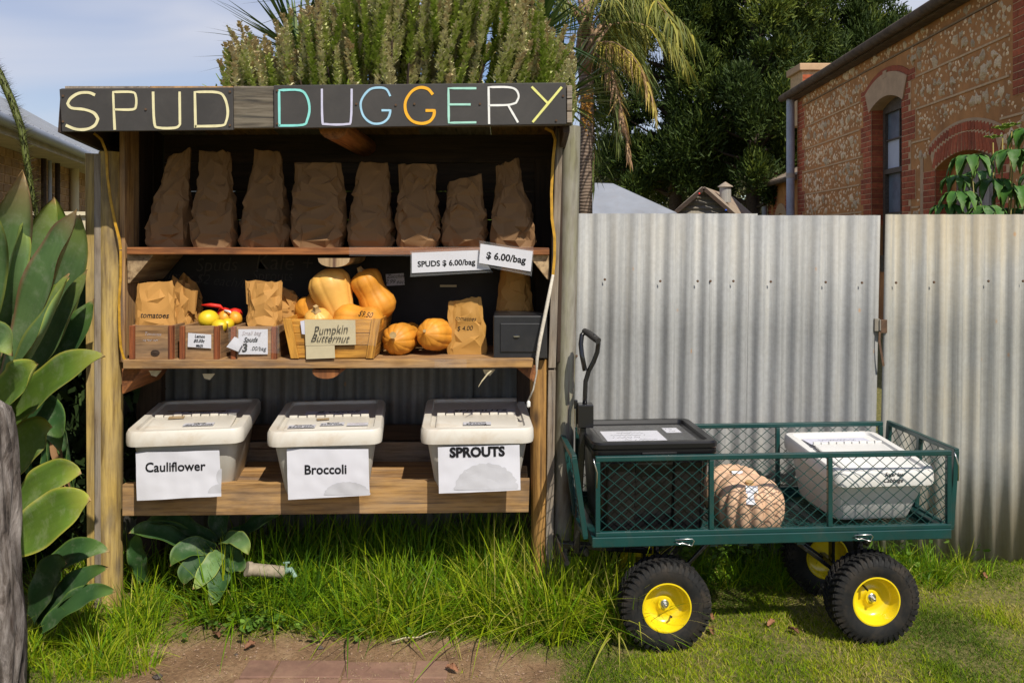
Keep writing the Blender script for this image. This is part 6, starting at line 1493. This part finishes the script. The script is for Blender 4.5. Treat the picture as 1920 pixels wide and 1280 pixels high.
# agave flower stalk: drooping, bristly
fs = thing('flower_stalk', 'long drooping bristly agave flower stalk against the sky at the far left', 'flower stalk', W(0,140,3.1))
pts = [(-60,60),(-30,95),(0,140),(22,190),(40,240),(50,300),(58,350),(68,400),(72,436)]
P = [Vector((-2.3,3.1,.3)), Vector((-2.42,3.1,1.3)), Vector((-2.36,3.1,1.95)), Vector((-2.16,3.1,2.22))]+[W(x,y,3.1) for x,y in pts]; q = MB(); q.tube(P, [.024,.022,.020,.018,.016,.015,.014,.014,.013,.012,.010,.008,.004], 8); q.ob('stalk', m_plain('stalk_green', (.10,.12,.02), .6, .3, 30), fs, T(P[0]), smooth='all')
n = 5200; r = np.random.RandomState(2); tt_ = r.rand(n)*(len(P)-1); i0 = tt_.astype(int).clip(0,len(P)-2); f = tt_-i0; PA = np.array([tuple(p) for p in P]); B = PA[i0]*(1-f[:,None])+PA[i0+1]*f[:,None]
a = r.rand(n)*6.28; D = np.stack([np.cos(a)*.9,np.sin(a)*.9,.5*np.ones(n)-.6*r.rand(n)],1); V, Q, k = strips(B, D, .020+.034*r.rand(n)**1.4, .004*np.ones(n), np.zeros((n,3)), 2, 3)
M_['bristle'] = m_tint('seed_bristles', [(0,(.02,.015,.012)),(.7,(.06,.05,.02)),(1,(.20,.24,.04))], .8, .1, .2); o = fast('bristles', V, Q, M_['bristle'], fs, tint(n, k, r.rand(n)**1.5)); o['kind'] = 'stuff'

# weathered trunk in the left foreground
tr = thing('tree_stump', 'grey weathered bark trunk standing in the left foreground', 'tree stump', W(10,1200,2.45))
rings = []
for j in range(46):
    t = j/45; z = -.05+t*.96; rings.append([])
    for k in range(64):
        a = 2*math.pi*k/64; rad = (.104 if t < .975 else .104-.03*((t-.975)/.025))*(1+.12*(1-t)**2)
        rg_ = noise.noise(Vector((math.cos(a)*9, math.sin(a)*9, z*2.2)))+.5*noise.noise(Vector((math.cos(a)*20, math.sin(a)*20, z*5)))
        rad *= 1+.30*rg_-(.18*max(0, noise.noise(Vector((math.cos(a)*2.5, math.sin(a)*2.5, z*1.4+5)))-.15))
        rings[-1].append((rad*math.cos(a)+(.012*math.sin(z*5)), rad*math.sin(a), z+.02*noise.noise(Vector((a,z*4,0)))))
m, n_, b_ = newmat('weathered_bark'); v = coords(n_, (1,1,.22)); c_ = noise_(n_, v, 34, 8, .7, .5); col = ramp(n_, [(.34,(.02,.014,.012)),(.46,(.13,.105,.09)),(.60,(.29,.255,.235)),(.8,(.46,.42,.40))], c_)
col = mixc(n_, col, (.05,.025,.015), ramp(n_, [(.60,(0,0,0)),(.68,(.9,.9,.9))], noise_(n_, coords(n_, (1,1,.5)), 6, 3))); n_.links.new(col, b_.inputs['Base Color']); b_.inputs['Roughness'].default_value = .95; bump(n_, b_, c_, 1.0, .02)
q = MB(); q.loft(rings); c0_ = Vector((bx(-52,2.45), 2.45, 0)); o = q.ob('trunk', m, tr, T(c0_), smooth='all', local=True)

# pale upright shrub behind the stall
M_['shrub'] = m_tint('shrub_spikes', [(0,(.08,.12,.02)),(.35,(.23,.32,.035)),(.6,(.42,.47,.13)),(.82,(.66,.63,.38)),(1,(.48,.38,.20))], .6, .2, .25)
sh = thing('flowering_shrub', 'tall spiky grey-green flowering shrub with upright stems behind the stall', 'shrub', (-.7,4.8,0))
r = np.random.RandomState(21); Ls_ = []; SB = []; ST = []
def topc(px):                        # crown outline of the shrub
    return np.interp(px, [405,430,470,510,545,580,610,700,950,1000,1040,1080], [125,80,70,80,35,10,-20,-60,-60,0,60,110])
for s in range(620):
    Y = 4.25+1.15*r.rand(); px = 410+670*r.rand(); ty = topc(px)+(5+120*r.rand()**1.4)*(1 if s % 3 else .1)-60*r.rand()*(s % 5 == 0)
    if s > 430: ty = 60+150*r.rand()
    tip = np.array(W(px, ty, Y)); ln = .30+.30*r.rand(); cx_ = -.75
    lean_ = np.array([(tip[0]-cx_)*.28+.17*r.randn(), .06*r.randn(), 1.0]); lean_ /= np.linalg.norm(lean_)
    base_ = tip-lean_*ln; SB.append(base_); ST.append(tip); kind = r.rand()
    n = int(ln/.0056)*4; t = r.rand(n); p = base_+np.outer(t*ln, lean_)+.004*r.randn(n,3)
    a = r.rand(n)*6.28; o_ = np.stack([np.cos(a),np.sin(a),.9*np.ones(n)],1); o_ /= np.linalg.norm(o_,axis=1)[:,None]
    sd_v = np.stack([-np.sin(a),np.cos(a),np.zeros(n)],1); l = (.019+.013*r.rand(n))*(1-.35*t**3); w_ = .0135*np.ones(n)
    V = np.stack([p-sd_v*w_[:,None]*.35, p+sd_v*w_[:,None]*.35, p+o_*l[:,None]+sd_v*w_[:,None]*.5, p+o_*l[:,None]-sd_v*w_[:,None]*.5],1).reshape(-1,3)
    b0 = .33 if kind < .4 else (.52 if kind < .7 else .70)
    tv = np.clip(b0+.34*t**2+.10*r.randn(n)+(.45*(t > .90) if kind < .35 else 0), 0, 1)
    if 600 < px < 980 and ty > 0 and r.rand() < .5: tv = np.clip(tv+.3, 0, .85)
    Ls_.append((V, np.repeat(np.stack([tv, r.rand(n), np.zeros(n)],1),4,0)))
V, Q, A = join_clouds(Ls_); o = fast('foliage', V, Q, M_['shrub'], sh, A); o['kind'] = 'stuff'
Lc = []
for s in range(46):
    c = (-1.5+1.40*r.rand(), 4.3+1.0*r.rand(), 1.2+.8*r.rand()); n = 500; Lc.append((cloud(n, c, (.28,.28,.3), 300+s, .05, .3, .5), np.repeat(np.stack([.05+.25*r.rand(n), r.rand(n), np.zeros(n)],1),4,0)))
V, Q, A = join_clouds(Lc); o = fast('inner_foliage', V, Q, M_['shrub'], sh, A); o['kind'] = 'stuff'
q = MB()
for s in range(0, 620, 9): q.tube([Vector((-.7+.5*r.randn()*.4, 4.8, 0)), (Vector(SB[s])+Vector((-.7,4.8,0)))/2+Vector((0,0,.2)), Vector(SB[s]), Vector(ST[s])], [.02,.012,.006,.003], 5)
o = q.ob('stems', M_['darkwood'], sh, T(-.7,4.8,0)); o['kind'] = 'stuff'
# sword-leaved dracaenas each side
M_['sword'] = m_tint('sword_leaves', [(0,(.02,.045,.012)),(.6,(.05,.10,.02)),(1,(.12,.17,.04))], .45, .15, .25, .4)
def sword(name, label, heads, cat, n=90, L=.75, wd=.035, group=None):
    t_ = thing(name, label, cat, (heads[0][0], heads[0][1], 0), group); r = np.random.RandomState(int(heads[0][0]*100) & 255)
    for (x, y, z) in heads:
        q = MB(); q.tube([Vector((heads[0][0],heads[0][1],0)), Vector((x,y,z*.6)), Vector((x,y,z))], [.07,.05,.04], 8); q.ob('trunk', M_['darkwood'], t_, T(x,y,0), smooth='all')
        a = r.rand(n)*6.28; el = -.35+1.5*r.rand(n); D = np.stack([np.cos(a)*np.cos(el),np.sin(a)*np.cos(el),np.sin(el)],1)
        S_ = np.cross(D, np.array([0,0,1.])); S_ /= np.linalg.norm(S_,axis=1)[:,None]
        V, Q, k = strips(np.tile([x,y,z],(n,1))+D*.03, D, L*(.7+.4*r.rand(n)), wd*(.8+.4*r.rand(n)), np.stack([0*a,0*a,-.22*r.rand(n)],1), 5, 7, side=S_)
        fast('leaf_rosette', V, Q, M_['sword'], t_, tint(n, k, r.rand(n)))
sword('sword_palm', 'dark sword-leaved plant poking out above the shrub left of centre', [(bx(655,6.2),6.2,CZ+.5+(450-60)/FPX*6.2-.25),(bx(560,6.3),6.3,CZ+(450-100)/FPX*6.3)], 'yucca', group='dark sword-leaved plants behind the shrub')
sword('sword_palm', 'dark sword-leaved plant fanning out between the shrub and the palm', [(bx(1010,6.0),6.0,CZ+(450-70)/FPX*6.0),(bx(1045,6.4),6.4,CZ+(450-190)/FPX*6.4),(bx(985,6.4),6.4,CZ+(450+20)/FPX*6.4)], 'yucca', n=120, L=.72, group='dark sword-leaved plants behind the shrub')

# palm
pm = thing('palm_tree', 'palm tree with drooping feathery fronds and orange fruit right of the stall', 'palm tree', (bx(1098,9),9,0))
YPm = 9.0; pc = W(1100,50,YPm)
m, n_, b_ = newmat('palm_bark'); v = coords(n_); wv = n_.nodes.new('ShaderNodeTexWave'); wv.bands_direction = 'Z'; wv.inputs['Scale'].default_value = 9; wv.inputs['Distortion'].default_value = 3; n_.links.new(v, wv.inputs['Vector'])
n_.links.new(ramp(n_, [(.2,(.13,.09,.065)),(.8,(.25,.185,.14))], wv.outputs[0]), b_.inputs['Base Color']); b_.inputs['Roughness'].default_value = .9; bump(n_, b_, wv.outputs[0], .5, .01)
q = MB(); q.tube([W(1098,450,YPm)-Vector((0,0,1.4)), W(1097,330,YPm), W(1101,180,YPm), W(1096,90,YPm), pc], [.09,.075,.07,.095,.08], 14); q.ob('trunk', m, pm, T(W(1098,300,YPm)), smooth='all')
M_['boot'] = m_plain('palm_boot', (.27,.17,.10), .8, .3, 20); r2 = random.Random(3)
for k in range(10):
    x = 1096+r2.uniform(-12,12); y = r2.uniform(60,150); p = W(x,y,YPm-.06); q = MB(); q.tube([p, p+Vector((r2.uniform(-.1,.1),-.05,.25)), p+Vector((r2.uniform(-.28,.28),-.1,.5))], [.035,.025,.012], 6); q.ob('leaf_base', M_['boot'], pm, T(p), smooth='all')
M_['frond'] = m_tint('palm_frond', [(0,(.04,.075,.015)),(.45,(.15,.18,.035)),(.7,(.36,.32,.05)),(.86,(.46,.36,.06)),(1,(.36,.22,.12))], .55, .25, .25)
def frond(pts, n, pl, t0, sd, spread=.5, hang=.9, lab=None):
    P = [Vector(p) for p in pts]; PA = []; 
    for i in range(41):
        t = i/40; Q_ = P[:]
        while len(Q_) > 1: Q_ = [Q_[k]*(1-t)+Q_[k+1]*t for k in range(len(Q_)-1)]
        PA.append(Q_[0])
    f_ = bpy.data.objects.new('frond', None); f_.empty_display_size = .05; put(f_, pm, T(P[0]))
    if lab: f_['label'] = lab
    q = MB(); q.tube(PA[::4], [.016-.0013*i for i in range(11)], 5); q.ob('rachis', M_['boot'], f_, T(P[0]), smooth='all')
    r = np.random.RandomState(sd); t = .12+.88*np.sort(r.rand(n)); idx = t*40; i0 = idx.astype(int).clip(0,39); fr_ = idx-i0; A_ = np.array([tuple(p) for p in PA]); B = A_[i0]*(1-fr_[:,None])+A_[i0+1]*fr_[:,None]
    T_ = A_[i0+1]-A_[i0]; T_ /= np.linalg.norm(T_,axis=1)[:,None]; S_ = np.cross(T_, [0,0,1.]); S_ /= np.linalg.norm(S_,axis=1)[:,None]+1e-6
    sg = np.where(r.rand(n) < .5, 1., -1.)[:,None]; D = S_*sg*spread+T_*.45+np.stack([0*t,0*t,.15-.3*r.rand(n)],1)+.15*r.randn(n,3); ln = pl*(1-.55*t)*(.8+.4*r.rand(n))
    V, Q, k = strips(B, D, ln, .024*np.ones(n), np.stack([.1*r.randn(n),.1*r.randn(n),-hang*np.ones(n)],1), 5, sd)
    fast('leaflets', V, Q, M_['frond'], f_, tint(n, k, np.clip(t0+.10*r.randn(n)+.12*t,0,1)))['kind'] = 'stuff'
w9 = lambda x, y, dy=0: W(x, y, YPm+dy)
for i, (pts, t0, n, pl, hg) in enumerate([
 ([w9(1105,60),w9(1150,-40),w9(1240,-20,-.3),w9(1300,70,-.4)],.35,210,.50,.95), ([w9(1105,70),w9(1160,20,.2),w9(1250,40,.2),w9(1292,125,.1)],.48,190,.46,.9),
 ([w9(1108,90),w9(1150,60,-.3),w9(1200,90,-.5),w9(1228,205,-.5)],.76,170,.36,.9), ([w9(1106,100),w9(1150,100,-.3),w9(1165,200,-.4),w9(1182,300,-.4)],.95,130,.22,.9),
 ([w9(1106,100),w9(1130,90,.2),w9(1150,160,.3),w9(1158,265,.3)],.15,150,.40,.8), ([w9(1100,110),w9(1110,130,.4),w9(1118,250,.5),w9(1112,350,.5)],.1,160,.35,.9),
 ([w9(1100,60),w9(1060,-30,.2),w9(980,-60,.3),w9(900,20,.4)],.2,200,.5,.9), ([w9(1100,60),w9(1120,-60,.3),w9(1180,-120,.5),w9(1260,-60,.5)],.35,200,.55,.9),
 ([w9(1100,60),w9(1130,-80,-.4),w9(1200,-70,-1.0),w9(1270,60,-1.2)],.45,200,.5,.9), ([w9(1095,60),w9(1040,-60,-.4),w9(1000,-40,-1.0),w9(960,60,-1.2)],.3,200,.5,.9),
 ([w9(1104,80),w9(1140,30,.5),w9(1190,60,.9),w9(1210,150,1.0)],.3,180,.45,.9), ([w9(1100,40),w9(1090,-120),w9(1110,-220,.3),w9(1160,-260,.5)],.3,180,.5,.7)]):
    frond(pts, n, pl, t0, 40+i, hang=hg)
q = MB(); r = random.Random(8)
for k in range(170):
    p = w9(1100+r.gauss(0,6), 205+r.gauss(0,19), -.22)+Vector((0,r.gauss(0,.04),0)); s = .013*r.uniform(.7,1.2)
    q.add([(s,0,0),(-s,0,0),(0,s,0),(0,-s,0),(0,0,s),(0,0,-s)], [(0,2,4),(2,1,4),(1,3,4),(3,0,4),(2,0,5),(1,2,5),(3,1,5),(0,3,5)], T(p))
o = q.ob('fruit_cluster', m_plain('palm_fruit', (.42,.20,.03), .5, .3, 30), pm, T(w9(1100,205,-.2))); o['kind'] = 'stuff'

# dark conifers
M_['conifer'] = m_tint('conifer_sprays', [(0,(.016,.036,.005)),(.5,(.045,.075,.010)),(.85,(.13,.17,.018)),(1,(.21,.23,.035))], .7, .18, .3)
M_['olive'] = m_tint('olive_scrub', [(0,(.05,.055,.03)),(.6,(.12,.12,.06)),(1,(.20,.19,.09))], .8, .15, .3)
M_['bark'] = m_plain('dark_bark', (.07,.05,.038), .95, .4, 20, bmp=.6)
def tree(name, label, px, Y, spread, z0, z1, seed, ncl, nl, mat='conifer', size=.15, trunk=.22, group=None, cat='tree', asp=.35, clr=.55, gap=.0):
    X = bx(px, Y); t_ = thing(name, label, cat, (X, Y, 0), group); r = np.random.RandomState(seed); Lc = []; q = MB()
    q.tube([Vector((X,Y,-.1)), Vector((X+.15*r.randn(),Y,z0)), Vector((X+.2*r.randn(),Y,(z0+z1)/2)), Vector((X,Y,z1*.95))], [trunk,trunk*.85,trunk*.5,.04], 10)
    for c in range(ncl):
        u = r.rand(); z = z0+(z1-z0)*u; w_ = spread*(.55+.45*math.sin(math.pi*min(1,(.25+.75*u))**1.0))*(1-.35*max(0,u-.6)/.4)
        a = r.rand()*6.28; rad = w_*math.sqrt(.15+.85*r.rand()); c_ = np.array([X+rad*math.cos(a), Y+rad*.85*math.sin(a), z+.15*r.randn()-.1*rad])
        s_ = clr*(.35+1.0*r.rand()**1.3); n = int(nl*(.6+.8*r.rand()))
        Lc.append((cloud(n, c_, (s_*(.6+.7*r.rand()),s_*.85,s_*(.8+.5*r.rand() if mat == 'conifer' else .6)), seed*1000+c, size, asp, 1.1 if mat == 'conifer' else .6, .25), np.repeat(np.stack([np.clip(.25+.5*r.rand()+.16*r.randn(n),0,1), r.rand(n), np.zeros(n)],1),4,0)))
        if c % 3 == 0:
            b0 = Vector((X,Y,max(.8,z-.35-.3*rad))); e = Vector(tuple(c_)); q.tube([b0, (b0+e)/2+Vector((0,0,-.08)), e], [trunk*.28,trunk*.15,.012], 5)
    q.ob('trunk', M_['bark'], t_, T(X,Y,0), smooth='all'); V, Q, A = join_clouds(Lc); o = fast('crown', V, Q, M_[mat], t_, A); o['kind'] = 'stuff'
gT = 'dark conifers behind the sheds'
tree('conifer_tree', 'dark conifer directly right of the palm fronds', 1255, 25, 2.1, 3.3, 11.5, 1, 190, 800, group=gT, clr=.66, size=.13, asp=.28)
tree('conifer_tree', 'tallest dark conifer in the middle, above the roof vent', 1415, 24, 2.3, 2.9, 12.5, 2, 210, 800, group=gT, clr=.58, size=.13, asp=.28)
tree('conifer_tree', 'dark conifer rising behind the chimney', 1560, 26, 2.1, 3.2, 10.6, 3, 190, 800, group=gT, clr=.58, size=.13, asp=.28)
gO = 'olive green trees in the far background'
tree('bushy_tree', 'pale olive tree seen in the gap between palm and conifers', 1150, 34, 2.4, 1.2, 4.6, 5, 80, 240, 'olive', .2, .15, gO, clr=.7)
tree('bushy_tree', 'olive scrub tree low behind the corrugated shed', 1290, 36, 3.2, 1.0, 4.3, 6, 90, 240, 'olive', .2, .15, gO, clr=.7)
tree('bushy_tree', 'olive scrub tree low behind the stone cottage', 1430, 38, 3.2, 1.0, 4.8, 7, 90, 240, 'olive', .2, .15, gO, clr=.7)
tree('bushy_tree', 'olive tree seen low between the stall and the palm trunk', 1050, 30, 2.6, .6, 4.0, 8, 80, 220, 'olive', .2, .15, gO, clr=.7)

# umbrella plant by the stone house
up = thing('umbrella_plant', 'umbrella plant with drooping glossy leaflets rising above the fence at the right', 'shrub', (bx(1860,4.3),4.3,0))
M_['umb'] = m_agave('umbrella_leaf', (.035,.11,.018), (.06,.16,.02), (.12,.22,.03), (.06,.16,.02)); M_['umby'] = m_agave('young_umbrella_leaf', (.16,.26,.03), (.24,.32,.04), (.3,.36,.06), (.2,.3,.05)); M_['stalk'] = m_plain('leaf_stalk', (.25,.20,.04), .5, .2, 20)
r = random.Random(6); root = Vector((bx(1870,4.3),4.3,.2))
wh = [(1820,300,4.15,1,.125),(1865,345,4.2,1,.12),(1900,290,4.1,1,.13),(1800,368,4.1,1,.115),(1905,358,4.15,1,.13),(1850,395,4.05,1,.115),(1795,338,4.3,1,.10),(1880,400,4.3,1,.12),(1835,330,4.4,1,.10),(1925,400,4.2,1,.12),(1880,252,4.2,0,.06),(1862,268,4.2,0,.05),(1897,245,4.2,0,.05),(1930,250,4.2,1,.12),(1950,330,4.3,1,.12),(1810,410,4.2,1,.11),(1775,392,4.15,1,.10)]
for i, (x, y, Y, old, L_) in enumerate(wh):
    c = W(x, y-8, Y); b0 = root+(c-root)*.45+Vector((0,0,-.1)); q = MB(); q.tube([root, b0, c+Vector((0,0,-.02)) if not old else c], [.012,.006,.003], 5); q.ob('leaf_stalk', M_['stalk'], up, T(c), smooth='all')
    nl = 9 if old else 6
    for k in range(nl):
        a = 2*math.pi*(k+r.random()*.4)/nl; d = Vector((math.cos(a), math.sin(a), .15 if old else .7)); mid = c+d*L_*.35; mid2 = c+d*L_*.75+Vector((0,0,-.02)); tip = c+Vector((d.x,d.y,0))*L_*(.85)+Vector((0,0,-L_*.85 if old else L_*.3))
        leaf(up, [c, mid, mid2, tip], L_*(.44 if old else .5), (d.x*.3,d.y*.3,1), M_['umb'] if old else M_['umby'], .25, 0, .003, .001, i*7+k, prof=lambda t: max(.05, math.sin(math.pi*min(1,max(0,(t-.12)/.88))**.9)) if t > .12 else .06, name='leaflet', NU=9, NV=5)

# ---- small things on the ground
M_['deadleaf'] = m_plain('dead_leaf', (.22,.10,.05), .8, .3, 20, rand=.3)
labs = ['curled brown dead leaf under the drawbar, left of the front wheel','reddish dead leaf on the lawn left of the rear wheel','pair-like split dead leaf near the rear wheel','dark dead leaf on the lawn between the two near wheels','brown dead leaf by the fence foot at the right','small dead leaf left of the rear near wheel shadow','orange dead leaf on the bare soil before the stall','brown dead leaf at the grass edge in front of the stall','thin dead leaf lying beside the pavers','dead leaf on the bare patch right of the pavers']
for i, (x, y) in enumerate([(1135,1183),(1447,1175),(1487,1188),(1335,1188),(1842,1092),(1330,1160),(405,1197),(470,1218),(848,1262),(912,1158)]):
    Y = CZ*FPX/(y-HY); p = Vector((bx(x,Y), Y, gz(bx(x,Y),Y)+.012)); a = rnd.uniform(0,6.28); d = Vector((math.cos(a),math.sin(a),0))*rnd.uniform(.018,.032)
    o = leaf(None, [p-d, p+Vector((0,0,.012)), p+d], .022, (0,0,1), M_['deadleaf'], .7, .6, .003, .0008, i, name='fallen_leaf', NU=8, NV=5)
    tag(o, labs[i], 'leaf', 'dead leaves on the ground')
M_['rock'] = m_plain('dark_pebble', (.09,.07,.06), .9, .3, 20, bmp=.6)
for i, (x, y, s, lb) in enumerate([(297,1268,.020,'flat dark stone on the soil at the bottom left'),(600,1218,.016,'dark stone at the grass edge above the pavers'),(443,1228,.008,'tiny dark pebble on the soil left of the pavers'),(408,1248,.005,'smallest pebble beside the paver corner')]):
    Y = CZ*FPX/(y-HY); p = Vector((bx(x,Y),Y,gz(bx(x,Y),Y)+s*.25)); me, V_, F_ = STV[i]; o = bpy.data.objects.new('pebble', me.copy()); o.data.materials[0] = M_['rock']; put(o, None, T(p) @ Sc(s,s*.8,s*1.2)); tag(o, lb, 'stone', 'stones on the soil')
# twig
tw = [(735,1213),(760,1208),(785,1205),(805,1198),(822,1193)]; q = MB(); q.tube([Vector((bx(x,CZ*FPX/(y-HY)),CZ*FPX/(y-HY),.02+.004*(i % 2))) for i,(x,y) in enumerate(tw)], [.003,.003,.0025,.002,.001], 6); tag(q.ob('twig', M_['card'], None, T(W(770,1208,2.9)), smooth='all'), 'pale bark strip lying on the soil above the pavers', 'twig')
# old tap pipe in the grass
tp = thing('garden_tap', 'grey pipe stub with a small brass tap lying in the long grass', 'tap', W(490,1068,3.08))
M_['pvc'] = m_plain('weathered_pipe', (.30,.25,.18), .8, .3, 30, dirt=(.12,.08,.05), dirtamt=.6); q = MB()
a_, b_ = W(462,1066,3.05), W(530,1072,3.12); q.tube([a_, a_+(b_-a_)*.12, a_+(b_-a_)*.13, b_], [.026,.026,.022,.022], 14); q.ob('pipe', M_['pvc'], tp, T(a_), smooth=40)
q = MB(); q.tube([b_, b_+Vector((.03,0,.01)), b_+Vector((.05,-.01,-.015))], [.012,.010,.008], 8); q.tube([b_+Vector((.012,0,.01)), b_+Vector((.014,0,.032))], .004, 6); q.bar(b_+Vector((.002,0,.034)), b_+Vector((.026,0,.036)), .007, .005); q.ob('tap', m_plain('verdigris_brass', (.22,.33,.27), .6, .3, 30), tp, T(b_), bevel=.001)
# weeds: small round leaves
M_['weed'] = m_tint('weed_leaves', [(0,(.06,.14,.02)),(1,(.16,.27,.04))], .5, .25, .25)
def weeds(lab, cx, cy, sx, sy, n, s, hz, seed):
    r = np.random.RandomState(seed); V = []; Q = []; X = cx+sx*r.randn(n); Y = cy+sy*r.randn(n)
    for i in range(n):
        z = gz(X[i],Y[i])+hz*(.3+.7*r.rand()); a = r.rand()*6.28; tl = Matrix.Rotation(.5*r.randn()-.35,3,'X') @ Matrix.Rotation(.5*r.randn(),3,'Y') @ Matrix.Rotation(a,3,'Z'); b = len(V); ss = s*(.6+.7*r.rand())
        for k in range(8):
            an = 2*math.pi*k/8; m_ = (1 if k else .55); v = tl @ Vector((math.cos(an)*ss*m_, math.sin(an)*ss*m_, .15*ss*math.cos(2*an))); V.append((X[i]+v.x, Y[i]+v.y, z+v.z))
        Q += [(b,b+1,b+2,b+3),(b,b+3,b+4,b+7),(b+4,b+5,b+6,b+7)]
    o = fast('weeds', V, Q, M_['weed'], None, np.repeat(np.stack([r.rand(n),r.rand(n),0*r.rand(n)],1),8,0)); tag(o, lab, 'weeds', None, 'stuff')
weeds('low leafy weeds in front of the shaded agave', -.93, 3.03, .10, .05, 170, .012, .06, 1)
weeds('leafy weeds at the grass edge left of the middle', -.55, 3.02, .14, .05, 120, .015, .05, 2)
weeds('dark weeds at the foot of the fence behind the cart', .95, 3.50, .35, .03, 300, .014, .14, 3)

# gravel and crumbs of soil
r = np.random.RandomState(31); N = 2400; V = []; Q = []
x = -1.35+2.0*r.rand(N); y = 2.60+.60*r.rand(N)
for i in range(N):
    if max(dirtmask(x[i], y[i])) < .5: continue
    s = .0015+.0045*r.rand()**3; z = gz(x[i], y[i])+s*.4; b = len(V); a = r.rand()*6.28; c_, s_ = math.cos(a)*s, math.sin(a)*s
    V += [(x[i]+c_,y[i]+s_,z),(x[i]-s_,y[i]+c_*.8,z),(x[i]-c_,y[i]-s_,z),(x[i]+s_,y[i]-c_*.8,z),(x[i]+.2*s,y[i],z+s*.7),(x[i]-.1*s,y[i]+.1*s,z+s*.65)]
    Q += [(b,b+1,b+5,b+4),(b+1,b+2,b+5,b+5),(b+2,b+3,b+4,b+5),(b+3,b,b+4,b+4)]
mb = MB(); mb.v = [Vector(p) for p in V]; mb.f = [tuple(dict.fromkeys(q)) for q in Q]
o = mb.ob('gravel', m_plain('gravel_crumbs', (.26,.17,.11), .95, .5, 200), None, T(0,2.9,0)); tag(o, 'fine gravel and crumbs on the bare soil', 'gravel', None, 'stuff')
